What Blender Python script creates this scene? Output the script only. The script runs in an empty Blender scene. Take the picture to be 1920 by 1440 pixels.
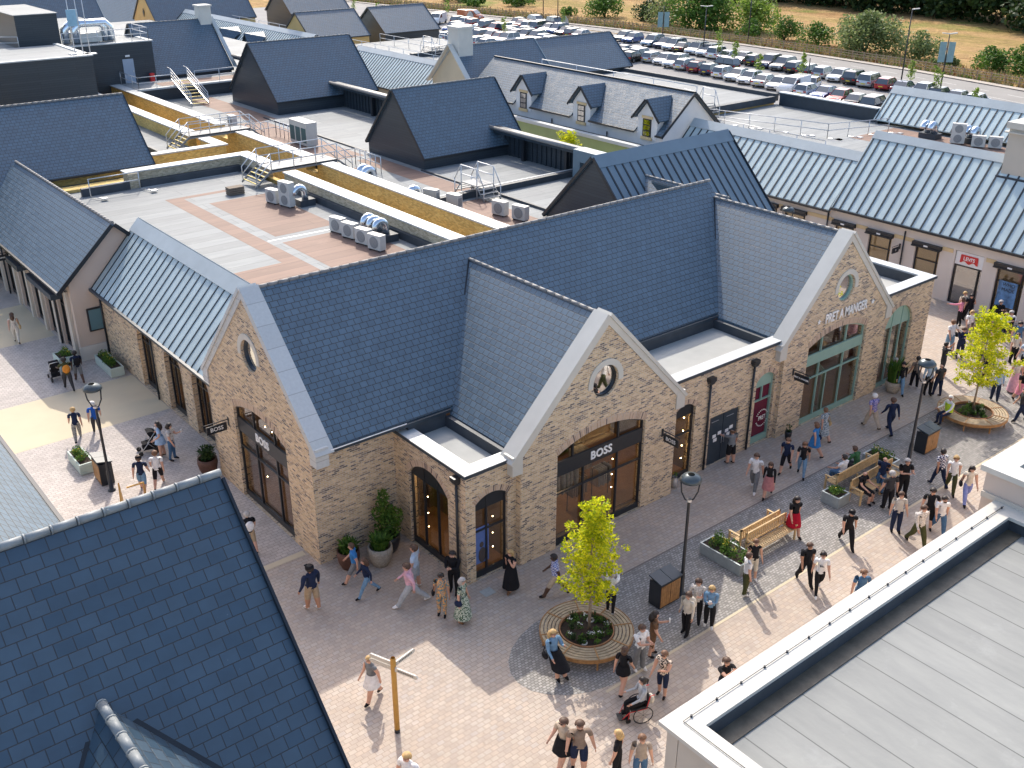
import bpy, bmesh, math, random
from mathutils import Vector, Matrix, noise
from mathutils.geometry import tessellate_polygon
R=math.radians; PI=math.pi
scene=bpy.context.scene; C=scene.collection
# ---------------------------------------------------------------- camera
YAW,PIT,ROL=R(50.976),R(25.533),R(-0.058)
cam=bpy.data.cameras.new('camera'); camo=bpy.data.objects.new('camera',cam); C.objects.link(camo)
cam.sensor_width=36; cam.lens=36*1923.4/1920; cam.clip_start=0.5; cam.clip_end=2500
hd=Vector((math.cos(YAW),math.sin(YAW),0)); rt=Vector((math.sin(YAW),-math.cos(YAW),0))
fw=hd*math.cos(PIT)-Vector((0,0,math.sin(PIT))); up=rt.cross(fw)
M=Matrix((rt,up,-fw)).transposed().to_4x4(); M.translation=Vector((0,0,22))
camo.matrix_world=M@Matrix.Rotation(-ROL,4,'Z'); scene.camera=camo
# ---------------------------------------------------------------- light
SUN_AZ,SUN_EL=R(60.5),R(39.4)
w=bpy.data.worlds.new('World'); scene.world=w; w.use_nodes=True
nt=w.node_tree; nt.nodes.clear()
sky=nt.nodes.new('ShaderNodeTexSky'); sky.sky_type='NISHITA'; sky.sun_disc=False
sky.sun_elevation=SUN_EL; sky.sun_rotation=R(90)-SUN_AZ; sky.air_density=0.9; sky.dust_density=2.6; sky.ozone_density=0.3
bg=nt.nodes.new('ShaderNodeBackground'); bg.inputs['Strength'].default_value=0.15
ow=nt.nodes.new('ShaderNodeOutputWorld')
nt.links.new(sky.outputs[0],bg.inputs[0]); nt.links.new(bg.outputs[0],ow.inputs[0])
sl=bpy.data.lights.new('sun','SUN'); sl.energy=2.05; sl.angle=R(0.5); sl.color=(1.0,0.93,0.82)
so=bpy.data.objects.new('sun',sl); C.objects.link(so)
sd=Vector((math.cos(SUN_EL)*math.cos(SUN_AZ),math.cos(SUN_EL)*math.sin(SUN_AZ),math.sin(SUN_EL)))
so.rotation_euler=sd.to_track_quat('Z','Y').to_euler(); so.location=(0,0,60)
vs=scene.view_settings; vs.view_transform='Standard'; vs.look='None'; vs.gamma=1.0; vs.exposure=1.08
try: scene.cycles.max_bounces=6; scene.cycles.transparent_max_bounces=12
except Exception: pass
# ---------------------------------------------------------------- mesh helper
def vv(a): return Vector(a)
class MB:
    def __init__(s): s.v=[];s.k={};s.f=[]
    def vi(s,p):
        k=(round(p[0],5),round(p[1],5),round(p[2],5))
        i=s.k.get(k)
        if i is None: i=len(s.v); s.k[k]=i; s.v.append(k)
        return i
    def face(s,pts,m=0,uv=None,sm=False):
        idx=[s.vi(p) for p in pts]
        if len(set(idx))<3 or len(set(idx))!=len(idx): return
        s.f.append((idx,m,uv,sm))
    def hexa(s,b,t,m=0):
        s.face([b[3],b[2],b[1],b[0]],m); s.face(t,m)
        for i in range(4):
            j=(i+1)%4; s.face([b[i],b[j],t[j],t[i]],m)
    def box(s,x0,x1,y0,y1,z0,z1,m=0):
        s.hexa([(x0,y0,z0),(x1,y0,z0),(x1,y1,z0),(x0,y1,z0)],[(x0,y0,z1),(x1,y0,z1),(x1,y1,z1),(x0,y1,z1)],m)
    def obox(s,p0,p1,w,h,m=0,upv=(0,0,1),lift=0.0):
        """bar from p0 to p1, width w (sideways), height h (along up)"""
        p0,p1,u=vv(p0),vv(p1),vv(upv); d=(p1-p0).normalized(); r=d.cross(u)
        if r.length<1e-4: r=Vector((1,0,0))
        r.normalize(); u=r.cross(d).normalized(); q=[]
        for p in (p0,p1):
            for a,b in ((-1,0),(1,0),(1,1),(-1,1)): q.append(p+r*(a*w/2)+u*(b*h+lift))
        s.face([q[0],q[1],q[2],q[3]],m); s.face([q[7],q[6],q[5],q[4]],m)
        for i in range(4):
            j=(i+1)%4; s.face([q[j],q[i],q[4+i],q[4+j]],m)
    def prism(s,poly,vec,m=0,sm=False):
        """polygon extruded by vec; the given polygon is one cap"""
        vec=vv(vec); a=[vv(p) for p in poly]; b=[p+vec for p in a]
        n=Vector((0,0,0))
        for i in range(len(a)): n+=a[i].cross(a[(i+1)%len(a)])
        if n.dot(vec)>0: a,b=b,a
        # a: cap whose winding normal points away from b ... orient outward
        n=Vector((0,0,0))
        for i in range(len(a)): n+=(a[i]-a[0]).cross(a[(i+1)%len(a)]-a[0])
        if n.dot(b[0]-a[0])>0: a.reverse(); b.reverse()
        s.face(a,m); s.face(list(reversed(b)),m)
        for i in range(len(a)):
            j=(i+1)%len(a); s.face([a[j],a[i],b[i],b[j]],m,sm=sm)
    def tube(s,pts,r,n=8,m=0,cap=True,sm=True,sy=1.0):
        pts=[vv(p) for p in pts]; rings=[]; ref=None
        for i,p in enumerate(pts):
            d=(pts[min(i+1,len(pts)-1)]-pts[max(i-1,0)]).normalized()
            if ref is None:
                ref=Vector((0,0,1)) if abs(d.z)<.9 else Vector((1,0,0))
            a=d.cross(ref).normalized(); b=a.cross(d).normalized(); ref=b
            rr=r[i] if isinstance(r,(list,tuple)) else r
            rings.append([p+(a*math.cos(2*PI*k/n)+b*math.sin(2*PI*k/n)*sy)*rr for k in range(n)])
        for i in range(len(rings)-1):
            for k in range(n):
                l=(k+1)%n; s.face([rings[i][l],rings[i][k],rings[i+1][k],rings[i+1][l]],m,sm=sm)
        if cap: s.face(rings[0],m); s.face(list(reversed(rings[-1])),m)
    def lathe(s,prof,c=(0,0,0),n=16,m=0,sm=True,capb=True,capt=True,a0=0,a1=2*PI):
        c=vv(c); full=abs(a1-a0-2*PI)<1e-6; k=n if full else n+1
        def ring(r,z): return [c+Vector((r*math.cos(a0+(a1-a0)*i/n),r*math.sin(a0+(a1-a0)*i/n),z)) for i in range(k)]
        rs=[ring(r,z) for r,z in prof]
        for i in range(len(rs)-1):
            for j in range(n):
                l=(j+1)%k if full else j+1
                s.face([rs[i][j],rs[i][l],rs[i+1][l],rs[i+1][j]],m,sm=sm)
        if full and capb: s.face(list(reversed(rs[0])),m)
        if full and capt: s.face(rs[-1],m)
    def ball(s,c,rx,ry,rz,n=10,k=6,m=0):
        c=vv(c); rs=[]
        for i in range(k+1):
            t=-PI/2+PI*i/k
            rs.append([c+Vector((rx*math.cos(t)*math.cos(2*PI*j/n),ry*math.cos(t)*math.sin(2*PI*j/n),rz*math.sin(t))) for j in range(n)])
        for i in range(k):
            for j in range(n):
                l=(j+1)%n
                q=[rs[i][j],rs[i][l],rs[i+1][l],rs[i+1][j]]
                if i==0: q=[q[0],q[2],q[3]]
                elif i==k-1: q=[q[0],q[1],q[2]]
                s.face(q,m,sm=True)
    def mesh(s,name,off=(0,0,0)):
        off=vv(off); me=bpy.data.meshes.new(name)
        me.from_pydata([(p[0]-off.x,p[1]-off.y,p[2]-off.z) for p in s.v],[],[f[0] for f in s.f])
        uvl=me.uv_layers.new(name='UVMap'); d=uvl.data; li=0
        for (idx,m,uv,sm),pol in zip(s.f,me.polygons):
            pol.material_index=m; pol.use_smooth=sm
            if uv is None:
                P=[Vector(s.v[i]) for i in idx]; n=Vector((0,0,0))
                for i in range(1,len(P)-1): n+=(P[i]-P[0]).cross(P[i+1]-P[0])
                if n.length<1e-12: n=Vector((0,0,1))
                n.normalize()
                if abs(n.z)>.999: uv=[(p.x,p.y) for p in P]
                else:
                    u=Vector((0,0,1)).cross(n).normalized(); v_=n.cross(u)
                    if abs(n.z)<.02: uv=[(p.dot(u),p.z) for p in P]
                    else: uv=[(p.dot(u),p.dot(v_)) for p in P]
            for q in uv: d[li].uv=q; li+=1
        return me
    def build(s,name,mats,parent=None,off=None,kind=None):
        if parent is not None:
            r=parent
            while r.parent: r=r.parent
            off=r.location if off is None else off
        elif off is None: off=Vector((0,0,0))
        me=s.mesh(name,off)
        for m in (mats if isinstance(mats,(list,tuple)) else [mats]): me.materials.append(m)
        o=bpy.data.objects.new(name,me); C.objects.link(o)
        if parent is not None: o.parent=parent
        else: o.location=off
        if kind: o['kind']=kind
        return o
def each(root,name,mat,boxes):
    for b in boxes:
        m=MB(); m.box(*b); m.build(name,[mat],root)
def tag(o,label,cat,group=None):
    o['label']=label; o['category']=cat
    if group: o['group']=group
    return o
def thing(name,label,cat,loc=(0,0,0),rz=0,group=None):
    o=bpy.data.objects.new(name,None); C.objects.link(o); o.empty_display_size=.2
    o.location=loc; o.rotation_euler=(0,0,rz); return tag(o,label,cat,group)
def clone(root,loc,rz=0,label=None,group=None,scale=None):
    def cp(o,par):
        c=o.copy(); C.objects.link(c); c.parent=par
        for ch in KIDS.get(o.name,[]): cp(ch,c)
        return c
    r=cp(root,None); r.location=loc; r.rotation_euler=(0,0,rz)
    if scale: r.scale=scale
    if label: r['label']=label
    if group: r['group']=group
    return r
KIDS={}
def reg(root):
    """remember the children of a prototype so that copies need no scene search"""
    def w_(o):
        ch=[x for x in C.objects if x.parent is o]; KIDS[o.name]=ch
        for x in ch: w_(x)
    w_(root); return root
# ---------------------------------------------------------------- materials
def newmat(name):
    m=bpy.data.materials.new(name); m.use_nodes=True; t=m.node_tree
    b=t.nodes['Principled BSDF']; return m,t,b
def nd(t,typ,**k):
    n=t.nodes.new(typ)
    for a,b in k.items(): setattr(n,a,b)
    return n
def mixc(t,fac,a,b,bt='MIX'):
    n=nd(t,'ShaderNodeMix',data_type='RGBA',blend_type=bt)
    for s_,v_ in ((0,fac),(6,a),(7,b)):
        if hasattr(v_,'is_output') or isinstance(v_,bpy.types.NodeSocket): t.links.new(v_,n.inputs[s_])
        elif s_==0: n.inputs[0].default_value=v_
        else: n.inputs[s_].default_value=(*v_,1) if len(v_)==3 else v_
    return n.outputs[2]
def math_(t,op,a,b=None):
    n=nd(t,'ShaderNodeMath',operation=op)
    for i,v_ in enumerate((a,b)):
        if v_ is None: continue
        if isinstance(v_,bpy.types.NodeSocket): t.links.new(v_,n.inputs[i])
        else: n.inputs[i].default_value=v_
    return n.outputs[0]
def ramp(t,src,stops,interp='LINEAR'):
    n=nd(t,'ShaderNodeValToRGB'); n.color_ramp.interpolation=interp; e=n.color_ramp.elements
    while len(e)<len(stops): e.new(.5)
    for x,(p,c) in zip(e,stops): x.position=p; x.color=(*c,1) if len(c)==3 else c
    t.links.new(src,n.inputs[0]); return n.outputs[0]
def noise_(t,scale,detail=3,coord='Object',rough=.6,vec=None):
    n=nd(t,'ShaderNodeTexNoise'); n.inputs['Scale'].default_value=scale; n.inputs['Detail'].default_value=detail; n.inputs['Roughness'].default_value=rough
    if vec is None:
        tc=nd(t,'ShaderNodeTexCoord'); vec=tc.outputs[coord]
    t.links.new(vec,n.inputs['Vector']); return n.outputs[0]
def setbump(t,b,h,strength=.3,dist=.02):
    n=nd(t,'ShaderNodeBump'); n.inputs['Strength'].default_value=strength; n.inputs['Distance'].default_value=dist
    t.links.new(h,n.inputs['Height']); t.links.new(n.outputs[0],b.inputs['Normal'])
def plain(name,c,rough=.6,var=.12,scale=3.0,metal=0,spec=.5,bump=0,coat=0):
    m,t,b=newmat(name); b.inputs['Roughness'].default_value=rough; b.inputs['Metallic'].default_value=metal
    b.inputs['Specular IOR Level'].default_value=spec; b.inputs['Coat Weight'].default_value=coat
    n=noise_(t,scale); lo=tuple(x*(1-var) for x in c); hi=tuple(min(1,x*(1+var)) for x in c)
    t.links.new(ramp(t,n,[(.3,lo),(.7,hi)]),b.inputs['Base Color'])
    if bump: setbump(t,b,noise_(t,scale*12),bump,.01)
    m.diffuse_color=(*c,1); return m
def bricktex(t,bw,bh,mortar,offset=.5,freq=2,seed=0,smooth=.1):
    tc=nd(t,'ShaderNodeTexCoord'); n=nd(t,'ShaderNodeTexBrick'); n.offset=offset; n.offset_frequency=freq
    for k,v_ in (('Scale',1),('Mortar Size',mortar),('Mortar Smooth',smooth),('Bias',0),('Brick Width',bw),('Row Height',bh)): n.inputs[k].default_value=v_
    n.inputs['Color1'].default_value=(0,0,0,1); n.inputs['Color2'].default_value=(1,1,1,1); n.inputs['Mortar'].default_value=(.5,.5,.5,1)
    t.links.new(tc.outputs['UV'],n.inputs['Vector']); return n,tc
def brickmat(name,stops,mortarc,bw=.225,bh=.075,mo=.010,rough=.85,bump=.35,clus=.0,var=.15,interp='CONSTANT',spec=.3,big=0.0):
    m,t,b=newmat(name); n,tc=bricktex(t,bw,bh,mo)
    val=n.outputs['Color']
    if clus:
        nz=noise_(t,.9,4,vec=tc.outputs['UV']); s=math_(t,'MULTIPLY',math_(t,'SUBTRACT',nz,.5),clus)
        val=math_(t,'ADD',n.outputs['Color'],s)
    c=ramp(t,val,stops,interp)
    if var:
        c=mixc(t,1.0,c,ramp(t,noise_(t,9,3,vec=tc.outputs['UV']),[(.25,(1-var,)*3),(.75,(1+var,)*3)]),'MULTIPLY')
    if big:
        c=mixc(t,1.0,c,ramp(t,noise_(t,.35,4,vec=tc.outputs['UV']),[(.3,(1-big,)*3),(.7,(1+big,)*3)]),'MULTIPLY')
    c=mixc(t,n.outputs['Fac'],c,mortarc)
    t.links.new(c,b.inputs['Base Color']); b.inputs['Roughness'].default_value=rough; b.inputs['Specular IOR Level'].default_value=spec
    h=math_(t,'SUBTRACT',1.0,n.outputs['Fac']); setbump(t,b,h,bump,.01)
    return m
def slatemat(name,a,bcol,bw=.305,bh=.24,rough=.56,spec=.95,mo=.014):
    m,t,b=newmat(name); n,tc=bricktex(t,bw,bh,mo)
    c=ramp(t,n.outputs['Color'],[(0,a),(1,bcol)])
    c=mixc(t,1.0,c,ramp(t,noise_(t,2.0,5,vec=tc.outputs['UV']),[(.25,(.82,.82,.82)),(.8,(1.18,1.18,1.18))]),'MULTIPLY')
    sp=ramp(t,noise_(t,14,2,vec=tc.outputs['UV']),[(.74,(0,0,0)),(.78,(1,1,1))])
    c=mixc(t,math_(t,'MULTIPLY',sp,.25),c,(.35,.38,.4))
    c=mixc(t,n.outputs['Fac'],c,tuple(x*.12 for x in a)); t.links.new(c,b.inputs['Base Color'])
    b.inputs['Roughness'].default_value=rough; b.inputs['Specular IOR Level'].default_value=spec
    r_=ramp(t,n.outputs['Color'],[(0,(rough-.06,)*3),(1,(rough+.10,)*3)]); t.links.new(r_,b.inputs['Roughness'])
    sx=nd(t,'ShaderNodeSeparateXYZ'); t.links.new(tc.outputs['UV'],sx.inputs[0])
    fr=math_(t,'FRACT',math_(t,'DIVIDE',sx.outputs[1],bh))
    h=math_(t,'ADD',math_(t,'MULTIPLY',math_(t,'SUBTRACT',1.0,fr),.9),math_(t,'MULTIPLY',math_(t,'SUBTRACT',1.0,n.outputs['Fac']),.5))
    h=math_(t,'ADD',h,math_(t,'MULTIPLY',n.outputs['Color'],.12))
    setbump(t,b,h,.5,.012); return m
def membrane(name,c,strip=1.0,vary=.10,line=.8,axis='X',rough=.75):
    m,t,b=newmat(name); n,tc=bricktex(t,9.0 if axis=='X' else 90,strip,.016,offset=.37)
    if axis=='Y':
        mp=nd(t,'ShaderNodeMapping'); mp.inputs['Rotation'].default_value=(0,0,R(90)); t.links.new(tc.outputs['UV'],mp.inputs[0]); t.links.new(mp.outputs[0],n.inputs['Vector'])
    k=ramp(t,n.outputs['Color'],[(0,tuple(x*(1-vary) for x in c)),(1,tuple(min(1,x*(1+vary)) for x in c))])
    mp2=nd(t,'ShaderNodeMapping'); mp2.inputs['Scale'].default_value=(.25,1,1) if axis=='X' else (1,.25,1); t.links.new(tc.outputs['UV'],mp2.inputs[0])
    k=mixc(t,1.0,k,ramp(t,noise_(t,2.2,6,vec=mp2.outputs[0]),[(.25,(.86,.86,.87)),(.75,(1.12,1.11,1.09))]),'MULTIPLY')
    sp=ramp(t,noise_(t,.8,5,vec=tc.outputs['UV'],rough=.75),[(.58,(0,0,0)),(.74,(1,1,1))])
    k=mixc(t,math_(t,'MULTIPLY',sp,.18),k,tuple(min(1,x*1.5+.05) for x in c))
    k=mixc(t,n.outputs['Fac'],k,tuple(x*line*.75 for x in c)); t.links.new(k,b.inputs['Base Color'])
    b.inputs['Roughness'].default_value=rough; b.inputs['Specular IOR Level'].default_value=.35
    setbump(t,b,math_(t,'ADD',math_(t,'MULTIPLY',n.outputs['Fac'],.6),noise_(t,8,4,vec=tc.outputs['UV'])),.25,.02); return m
def glassmat(name,tint,trans,rough=.02):
    m,t,b=newmat(name); t.nodes.remove(b); out=t.nodes['Material Output']
    tr=nd(t,'ShaderNodeBsdfTransparent'); tr.inputs[0].default_value=(*tint,1)
    gl=nd(t,'ShaderNodeBsdfGlossy'); gl.inputs['Roughness'].default_value=rough; gl.inputs['Color'].default_value=(.95,.97,1,1)
    fr=nd(t,'ShaderNodeLayerWeight'); fr.inputs[0].default_value=.5
    f=math_(t,'ADD',math_(t,'MULTIPLY',math_(t,'POWER',fr.outputs['Facing'],4.0),.8),1-trans)
    mx=nd(t,'ShaderNodeMixShader'); t.links.new(f,mx.inputs[0]); t.links.new(tr.outputs[0],mx.inputs[1]); t.links.new(gl.outputs[0],mx.inputs[2])
    t.links.new(mx.outputs[0],out.inputs[0]); return m
def emit(name,c,s):
    m,t,b=newmat(name); b.inputs['Base Color'].default_value=(*c,1); b.inputs['Emission Color'].default_value=(*c,1); b.inputs['Emission Strength'].default_value=s; return m
slate=slatemat('slate',(.049,.096,.142),(.072,.129,.184))
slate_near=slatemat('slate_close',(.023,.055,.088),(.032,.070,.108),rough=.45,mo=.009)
ridge_m=plain('ridge_tile',(.23,.225,.22),.6,.15,5)
brick=brickmat('tan_brick',[(0,(.15,.115,.10)),(.07,(.28,.21,.165)),(.20,(.45,.32,.20)),(.42,(.60,.44,.265)),(.72,(.68,.515,.325)),(.92,(.54,.385,.24))],(.60,.53,.43),clus=.42,var=.18,big=.06)
soldier=brickmat('arch_brick',[(0,(.16,.11,.09)),(.08,(.44,.30,.20)),(.4,(.57,.41,.28)),(.8,(.50,.37,.27))],(.5,.42,.35),bw=.5,bh=.075,mo=.012,var=.15)
yellow_brick=brickmat('yellow_brick',[(0,(.60,.40,.12)),(.3,(.72,.49,.15)),(.7,(.80,.58,.20))],(.55,.44,.25),mo=.006,var=.12,big=.16,bump=.15)
buff_brick=brickmat('buff_brick',[(0,(.36,.30,.20)),(.3,(.46,.39,.27)),(.7,(.55,.47,.33))],(.5,.45,.36),mo=.008,var=.15,big=.12)
stone=plain('coping_stone',(.64,.615,.56),.7,.05,1.2)
stone_seg=brickmat('coping_slabs',[(0,(.52,.53,.52)),(.5,(.57,.58,.57)),(.8,(.54,.55,.53))],(.36,.36,.35),bw=9,bh=.9,mo=.012,bump=.2,var=.06,interp='LINEAR')
white_cap=plain('white_capping',(.50,.52,.52),.4,.03,.8)
cream_cap=plain('cream_capping',(.56,.54,.485),.55,.05,1.2)
render_pink=plain('pink_render',(.56,.46,.385),.9,.05,.6,bump=.06)
render_white=plain('white_render',(.72,.71,.70),.9,.05,.6)
render_cream=plain('cream_render',(.66,.55,.38),.9,.05,.6)
render_yellow=plain('yellow_render',(.66,.46,.19),.9,.06,.6)
render_beige=plain('beige_render',(.52,.47,.40),.9,.05,.6)
band_stone=plain('sandstone_band',(.66,.50,.28),.85,.08,2)
dark_clad=brickmat('dark_cladding',[(0,(.030,.042,.056)),(1,(.038,.052,.066))],(.016,.02,.026),bw=6,bh=.18,mo=.010,rough=.35,bump=.3,var=.1,interp='LINEAR',spec=.5)
black=plain('black_metal',(.018,.022,.028),.35,.1,4)
navy_metal=plain('navy_metal',(.030,.045,.062),.38,.12,3)
seam_m=plain('seam_shade',(.008,.014,.02),.45,.1,4)  # near-black paints the ribs' shaded sides and shadows into their colour
zinc=plain('grey_metal_roof',(.43,.52,.54),.68,.10,.6,spec=.7,metal=.3)
zinc_dark=plain('blue_metal_roof',(.13,.19,.235),.4,.07,.9,spec=.6)
zinc_cap=plain('metal_ridge_flashing',(.36,.41,.43),.5,.08,.8,spec=.6)
deck=membrane('grey_roof_membrane',(.25,.265,.268))
deck_near=membrane('grey_roof_felt',(.285,.29,.275),strip=1.0,axis='Y',vary=.07,line=.6)
deck_brown=membrane('brown_roof_felt',(.235,.150,.115),strip=.9,vary=.1)
deck_dark=plain('dark_upstand',(.045,.055,.068),.6,.2,1.5)
deck_pale=plain('pale_flat_roof',(.40,.40,.375),.8,.10,.6)
sage=plain('sage_paint',(.25,.40,.34),.45,.05,2)
green_clad=plain('green_cladding',(.30,.36,.16),.6,.07,1)
glass=glassmat('shop_glass',(.90,.87,.82),.93)
glass_dark=glassmat('dark_glass',(.35,.37,.38),.62)
mirror_glass=glassmat('reflective_glass',(.25,.27,.27),.35)
galv=plain('galvanised_steel',(.62,.63,.64),.35,.1,6,metal=.7)
galv_w=plain('bright_rail',(.62,.63,.64),.45,.05,6,metal=.3)
grating=plain('dark_grating',(.22,.23,.235),.6,.2,12)
foil=plain('silver_duct',(.70,.76,.82),.22,.1,5,metal=.9)
ac_white=plain('ac_casing',(.58,.57,.53),.5,.05,4)
ac_grille=plain('ac_grille',(.26,.27,.27),.5,.3,30)
ac_dark=plain('ac_coil',(.05,.12,.13),.5,.3,20)
yellow_paint=plain('yellow_tread',(.75,.55,.06),.6,.1,8)
red_paint=plain('red_paint',(.62,.03,.03),.5,.05,4)
white_paint=plain('white_paint',(.82,.82,.82),.5,.03,3)
white_letters=plain('white_lettering',(.88,.88,.86),.4,.02,3)
wood_light=plain('teak_slats',(.60,.42,.21),.6,.18,5)
wood_dark=plain('stained_slats',(.36,.19,.07),.5,.25,5)
wood_floor=plain('wood_floor',(.30,.17,.08),.5,.15,2)
warm_wall=plain('warm_interior_wall',(.16,.11,.065),.8,.12,1)
dark_wall=plain('dark_interior',(.07,.055,.05),.8,.2,1)
lamp_glow=emit('warm_downlight',(1,.75,.40),22)
soil=plain('dark_soil',(.045,.03,.02),.95,.3,10,bump=.4)
galv_planter=plain('galvanised_planter',(.40,.45,.46),.4,.1,5,metal=.5)
pale_planter=plain('pale_sage_planter',(.50,.58,.52),.6,.06,3)
terracotta=plain('woven_pot',(.36,.32,.26),.9,.25,14,bump=.5)
barrel=plain('dark_barrel',(.10,.045,.03),.6,.3,4)
rubber=plain('black_rubber',(.02,.02,.02),.7,.1,4)
def leafmat(name,a,b_,tr=.35):
    m,t,b=newmat(name); g=nd(t,'ShaderNodeNewGeometry')
    c=ramp(t,g.outputs['Random Per Island'],[(0,a),(1,b_)]); t.links.new(c,b.inputs['Base Color'])
    b.inputs['Roughness'].default_value=.55; b.inputs['Specular IOR Level'].default_value=.25
    tl=nd(t,'ShaderNodeBsdfTranslucent'); t.links.new(c,tl.inputs[0]); mx=nd(t,'ShaderNodeMixShader'); mx.inputs[0].default_value=tr
    out=t.nodes['Material Output']; t.links.new(b.outputs[0],mx.inputs[1]); t.links.new(tl.outputs[0],mx.inputs[2]); t.links.new(mx.outputs[0],out.inputs[0]); return m
leaf_lime=leafmat('lime_leaves',(.26,.38,.012),(.92,.86,.03),.52)
leaf_green=leafmat('green_leaves',(.05,.12,.02),(.13,.24,.04))
leaf_dark=leafmat('dark_leaves',(.018,.045,.015),(.05,.09,.025),.25)
leaf_sap=leafmat('sapling_leaves',(.12,.22,.03),(.32,.42,.08),.4)
leaf_olive=leafmat('willow_leaves',(.12,.17,.06),(.28,.33,.13),.35)
bark=plain('pale_bark',(.30,.24,.18),.9,.25,12,bump=.4)
bark_dark=plain('dark_bark',(.12,.09,.06),.9,.25,8)
flower_y=plain('yellow_flowers',(.75,.6,.05),.7,.1,4); flower_w=plain('white_flowers',(.8,.8,.78),.7,.05,4)
flower_p=plain('pink_flowers',(.55,.12,.3),.7,.2,4)
# ---------------------------------------------------------------- building helpers
def wall(mb,O,d,poly,holes,t,nin,m=0):
    O,d,nin=Vector((*O,0)),Vector((*d,0)),Vector((*nin,0))
    P=lambda s,z,k=0: O+d*s+nin*k+Vector((0,0,z))
    loops=[list(poly)]+[list(h) for h in holes]; flat=[q for l in loops for q in l]
    tri=tessellate_polygon([[Vector((a,b,0)) for a,b in l] for l in loops])
    sgn=d.cross(Vector((0,0,1))).dot(nin)   # >0: ccw (s,z) faces inward
    for a,b,c in tri:
        q=[flat[a],flat[b],flat[c]]
        area=(q[1][0]-q[0][0])*(q[2][1]-q[0][1])-(q[2][0]-q[0][0])*(q[1][1]-q[0][1])
        if abs(area)<1e-9: continue
        if area<0: q.reverse()
        f=[P(*x) for x in q]; b_=[P(*x,t) for x in q]
        if sgn>0: f.reverse()
        else: b_.reverse()
        mb.face(f,m); mb.face(b_,m)
    for li,l in enumerate(loops):
        a=sum(l[i][0]*l[(i+1)%len(l)][1]-l[(i+1)%len(l)][0]*l[i][1] for i in range(len(l)))
        L=l if (a>0)==(li==0) else list(reversed(l))
        for i in range(len(L)):
            p,q=L[i],L[(i+1)%len(L)]
            f=[P(*p),P(*q),P(*q,t),P(*p,t)]
            if sgn<=0: f.reverse()
            mb.face(f,m)
def arch(s0,s1,z0,zs,rise,n=14):
    pts=[(s0,z0),(s1,z0)]
    if rise<=0: return pts+[(s1,zs),(s0,zs)]
    hw=(s1-s0)/2; r=(hw*hw+rise*rise)/(2*rise); cx=(s0+s1)/2; cz=zs+rise-r
    a=math.asin(min(1,hw/r))
    for i in range(n+1):
        t=a-2*a*i/n; pts.append((cx+r*math.sin(t),cz+r*math.cos(t)))
    return pts
def archz(s,s0,s1,zs,rise):
    if rise<=0: return zs
    hw=(s1-s0)/2; r=(hw*hw+rise*rise)/(2*rise); cx=(s0+s1)/2
    return zs+rise-r+math.sqrt(max(0,r*r-(s-cx)**2))
def circle(cs,cz,r,n=28): return [(cs+r*math.cos(2*PI*i/n),cz+r*math.sin(2*PI*i/n)) for i in range(n)]
def soldier_arch(mb,O,d,nin,s0,s1,zs,rise,h=.24,n=14):
    """ring of upright bricks over an opening, 4 mm proud of the wall"""
    O,d,nin=Vector((*O,0)),Vector((*d,0)),Vector((*nin,0)); o=O-nin*.004
    hw=(s1-s0)/2; cx=(s0+s1)/2
    if rise>0:
        r=(hw*hw+rise*rise)/(2*rise); cz=zs+rise-r; a=math.asin(min(1,hw/r))
    arc=0
    for i in range(n):
        if rise>0:
            t0,t1=-a+2*a*i/n,-a+2*a*(i+1)/n
            q=[(cx+rr*math.sin(t),cz+rr*math.cos(t)) for rr,t in ((r,t0),(r,t1),(r+h,t1),(r+h,t0))]; L=r*2*a/n
        else:
            a0,a1=s0+(s1-s0)*i/n,s0+(s1-s0)*(i+1)/n; q=[(a0,zs),(a1,zs),(a1,zs+h),(a0,zs+h)]; L=(s1-s0)/n
        P=[o+d*x+Vector((0,0,z)) for x,z in q]
        uv=[(0,arc),(0,arc+L),(h,arc+L),(h,arc)]
        if d.cross(Vector((0,0,1))).dot(nin)>0: P.reverse(); uv.reverse()
        mb.face(P,0,uv); arc+=L
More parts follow.
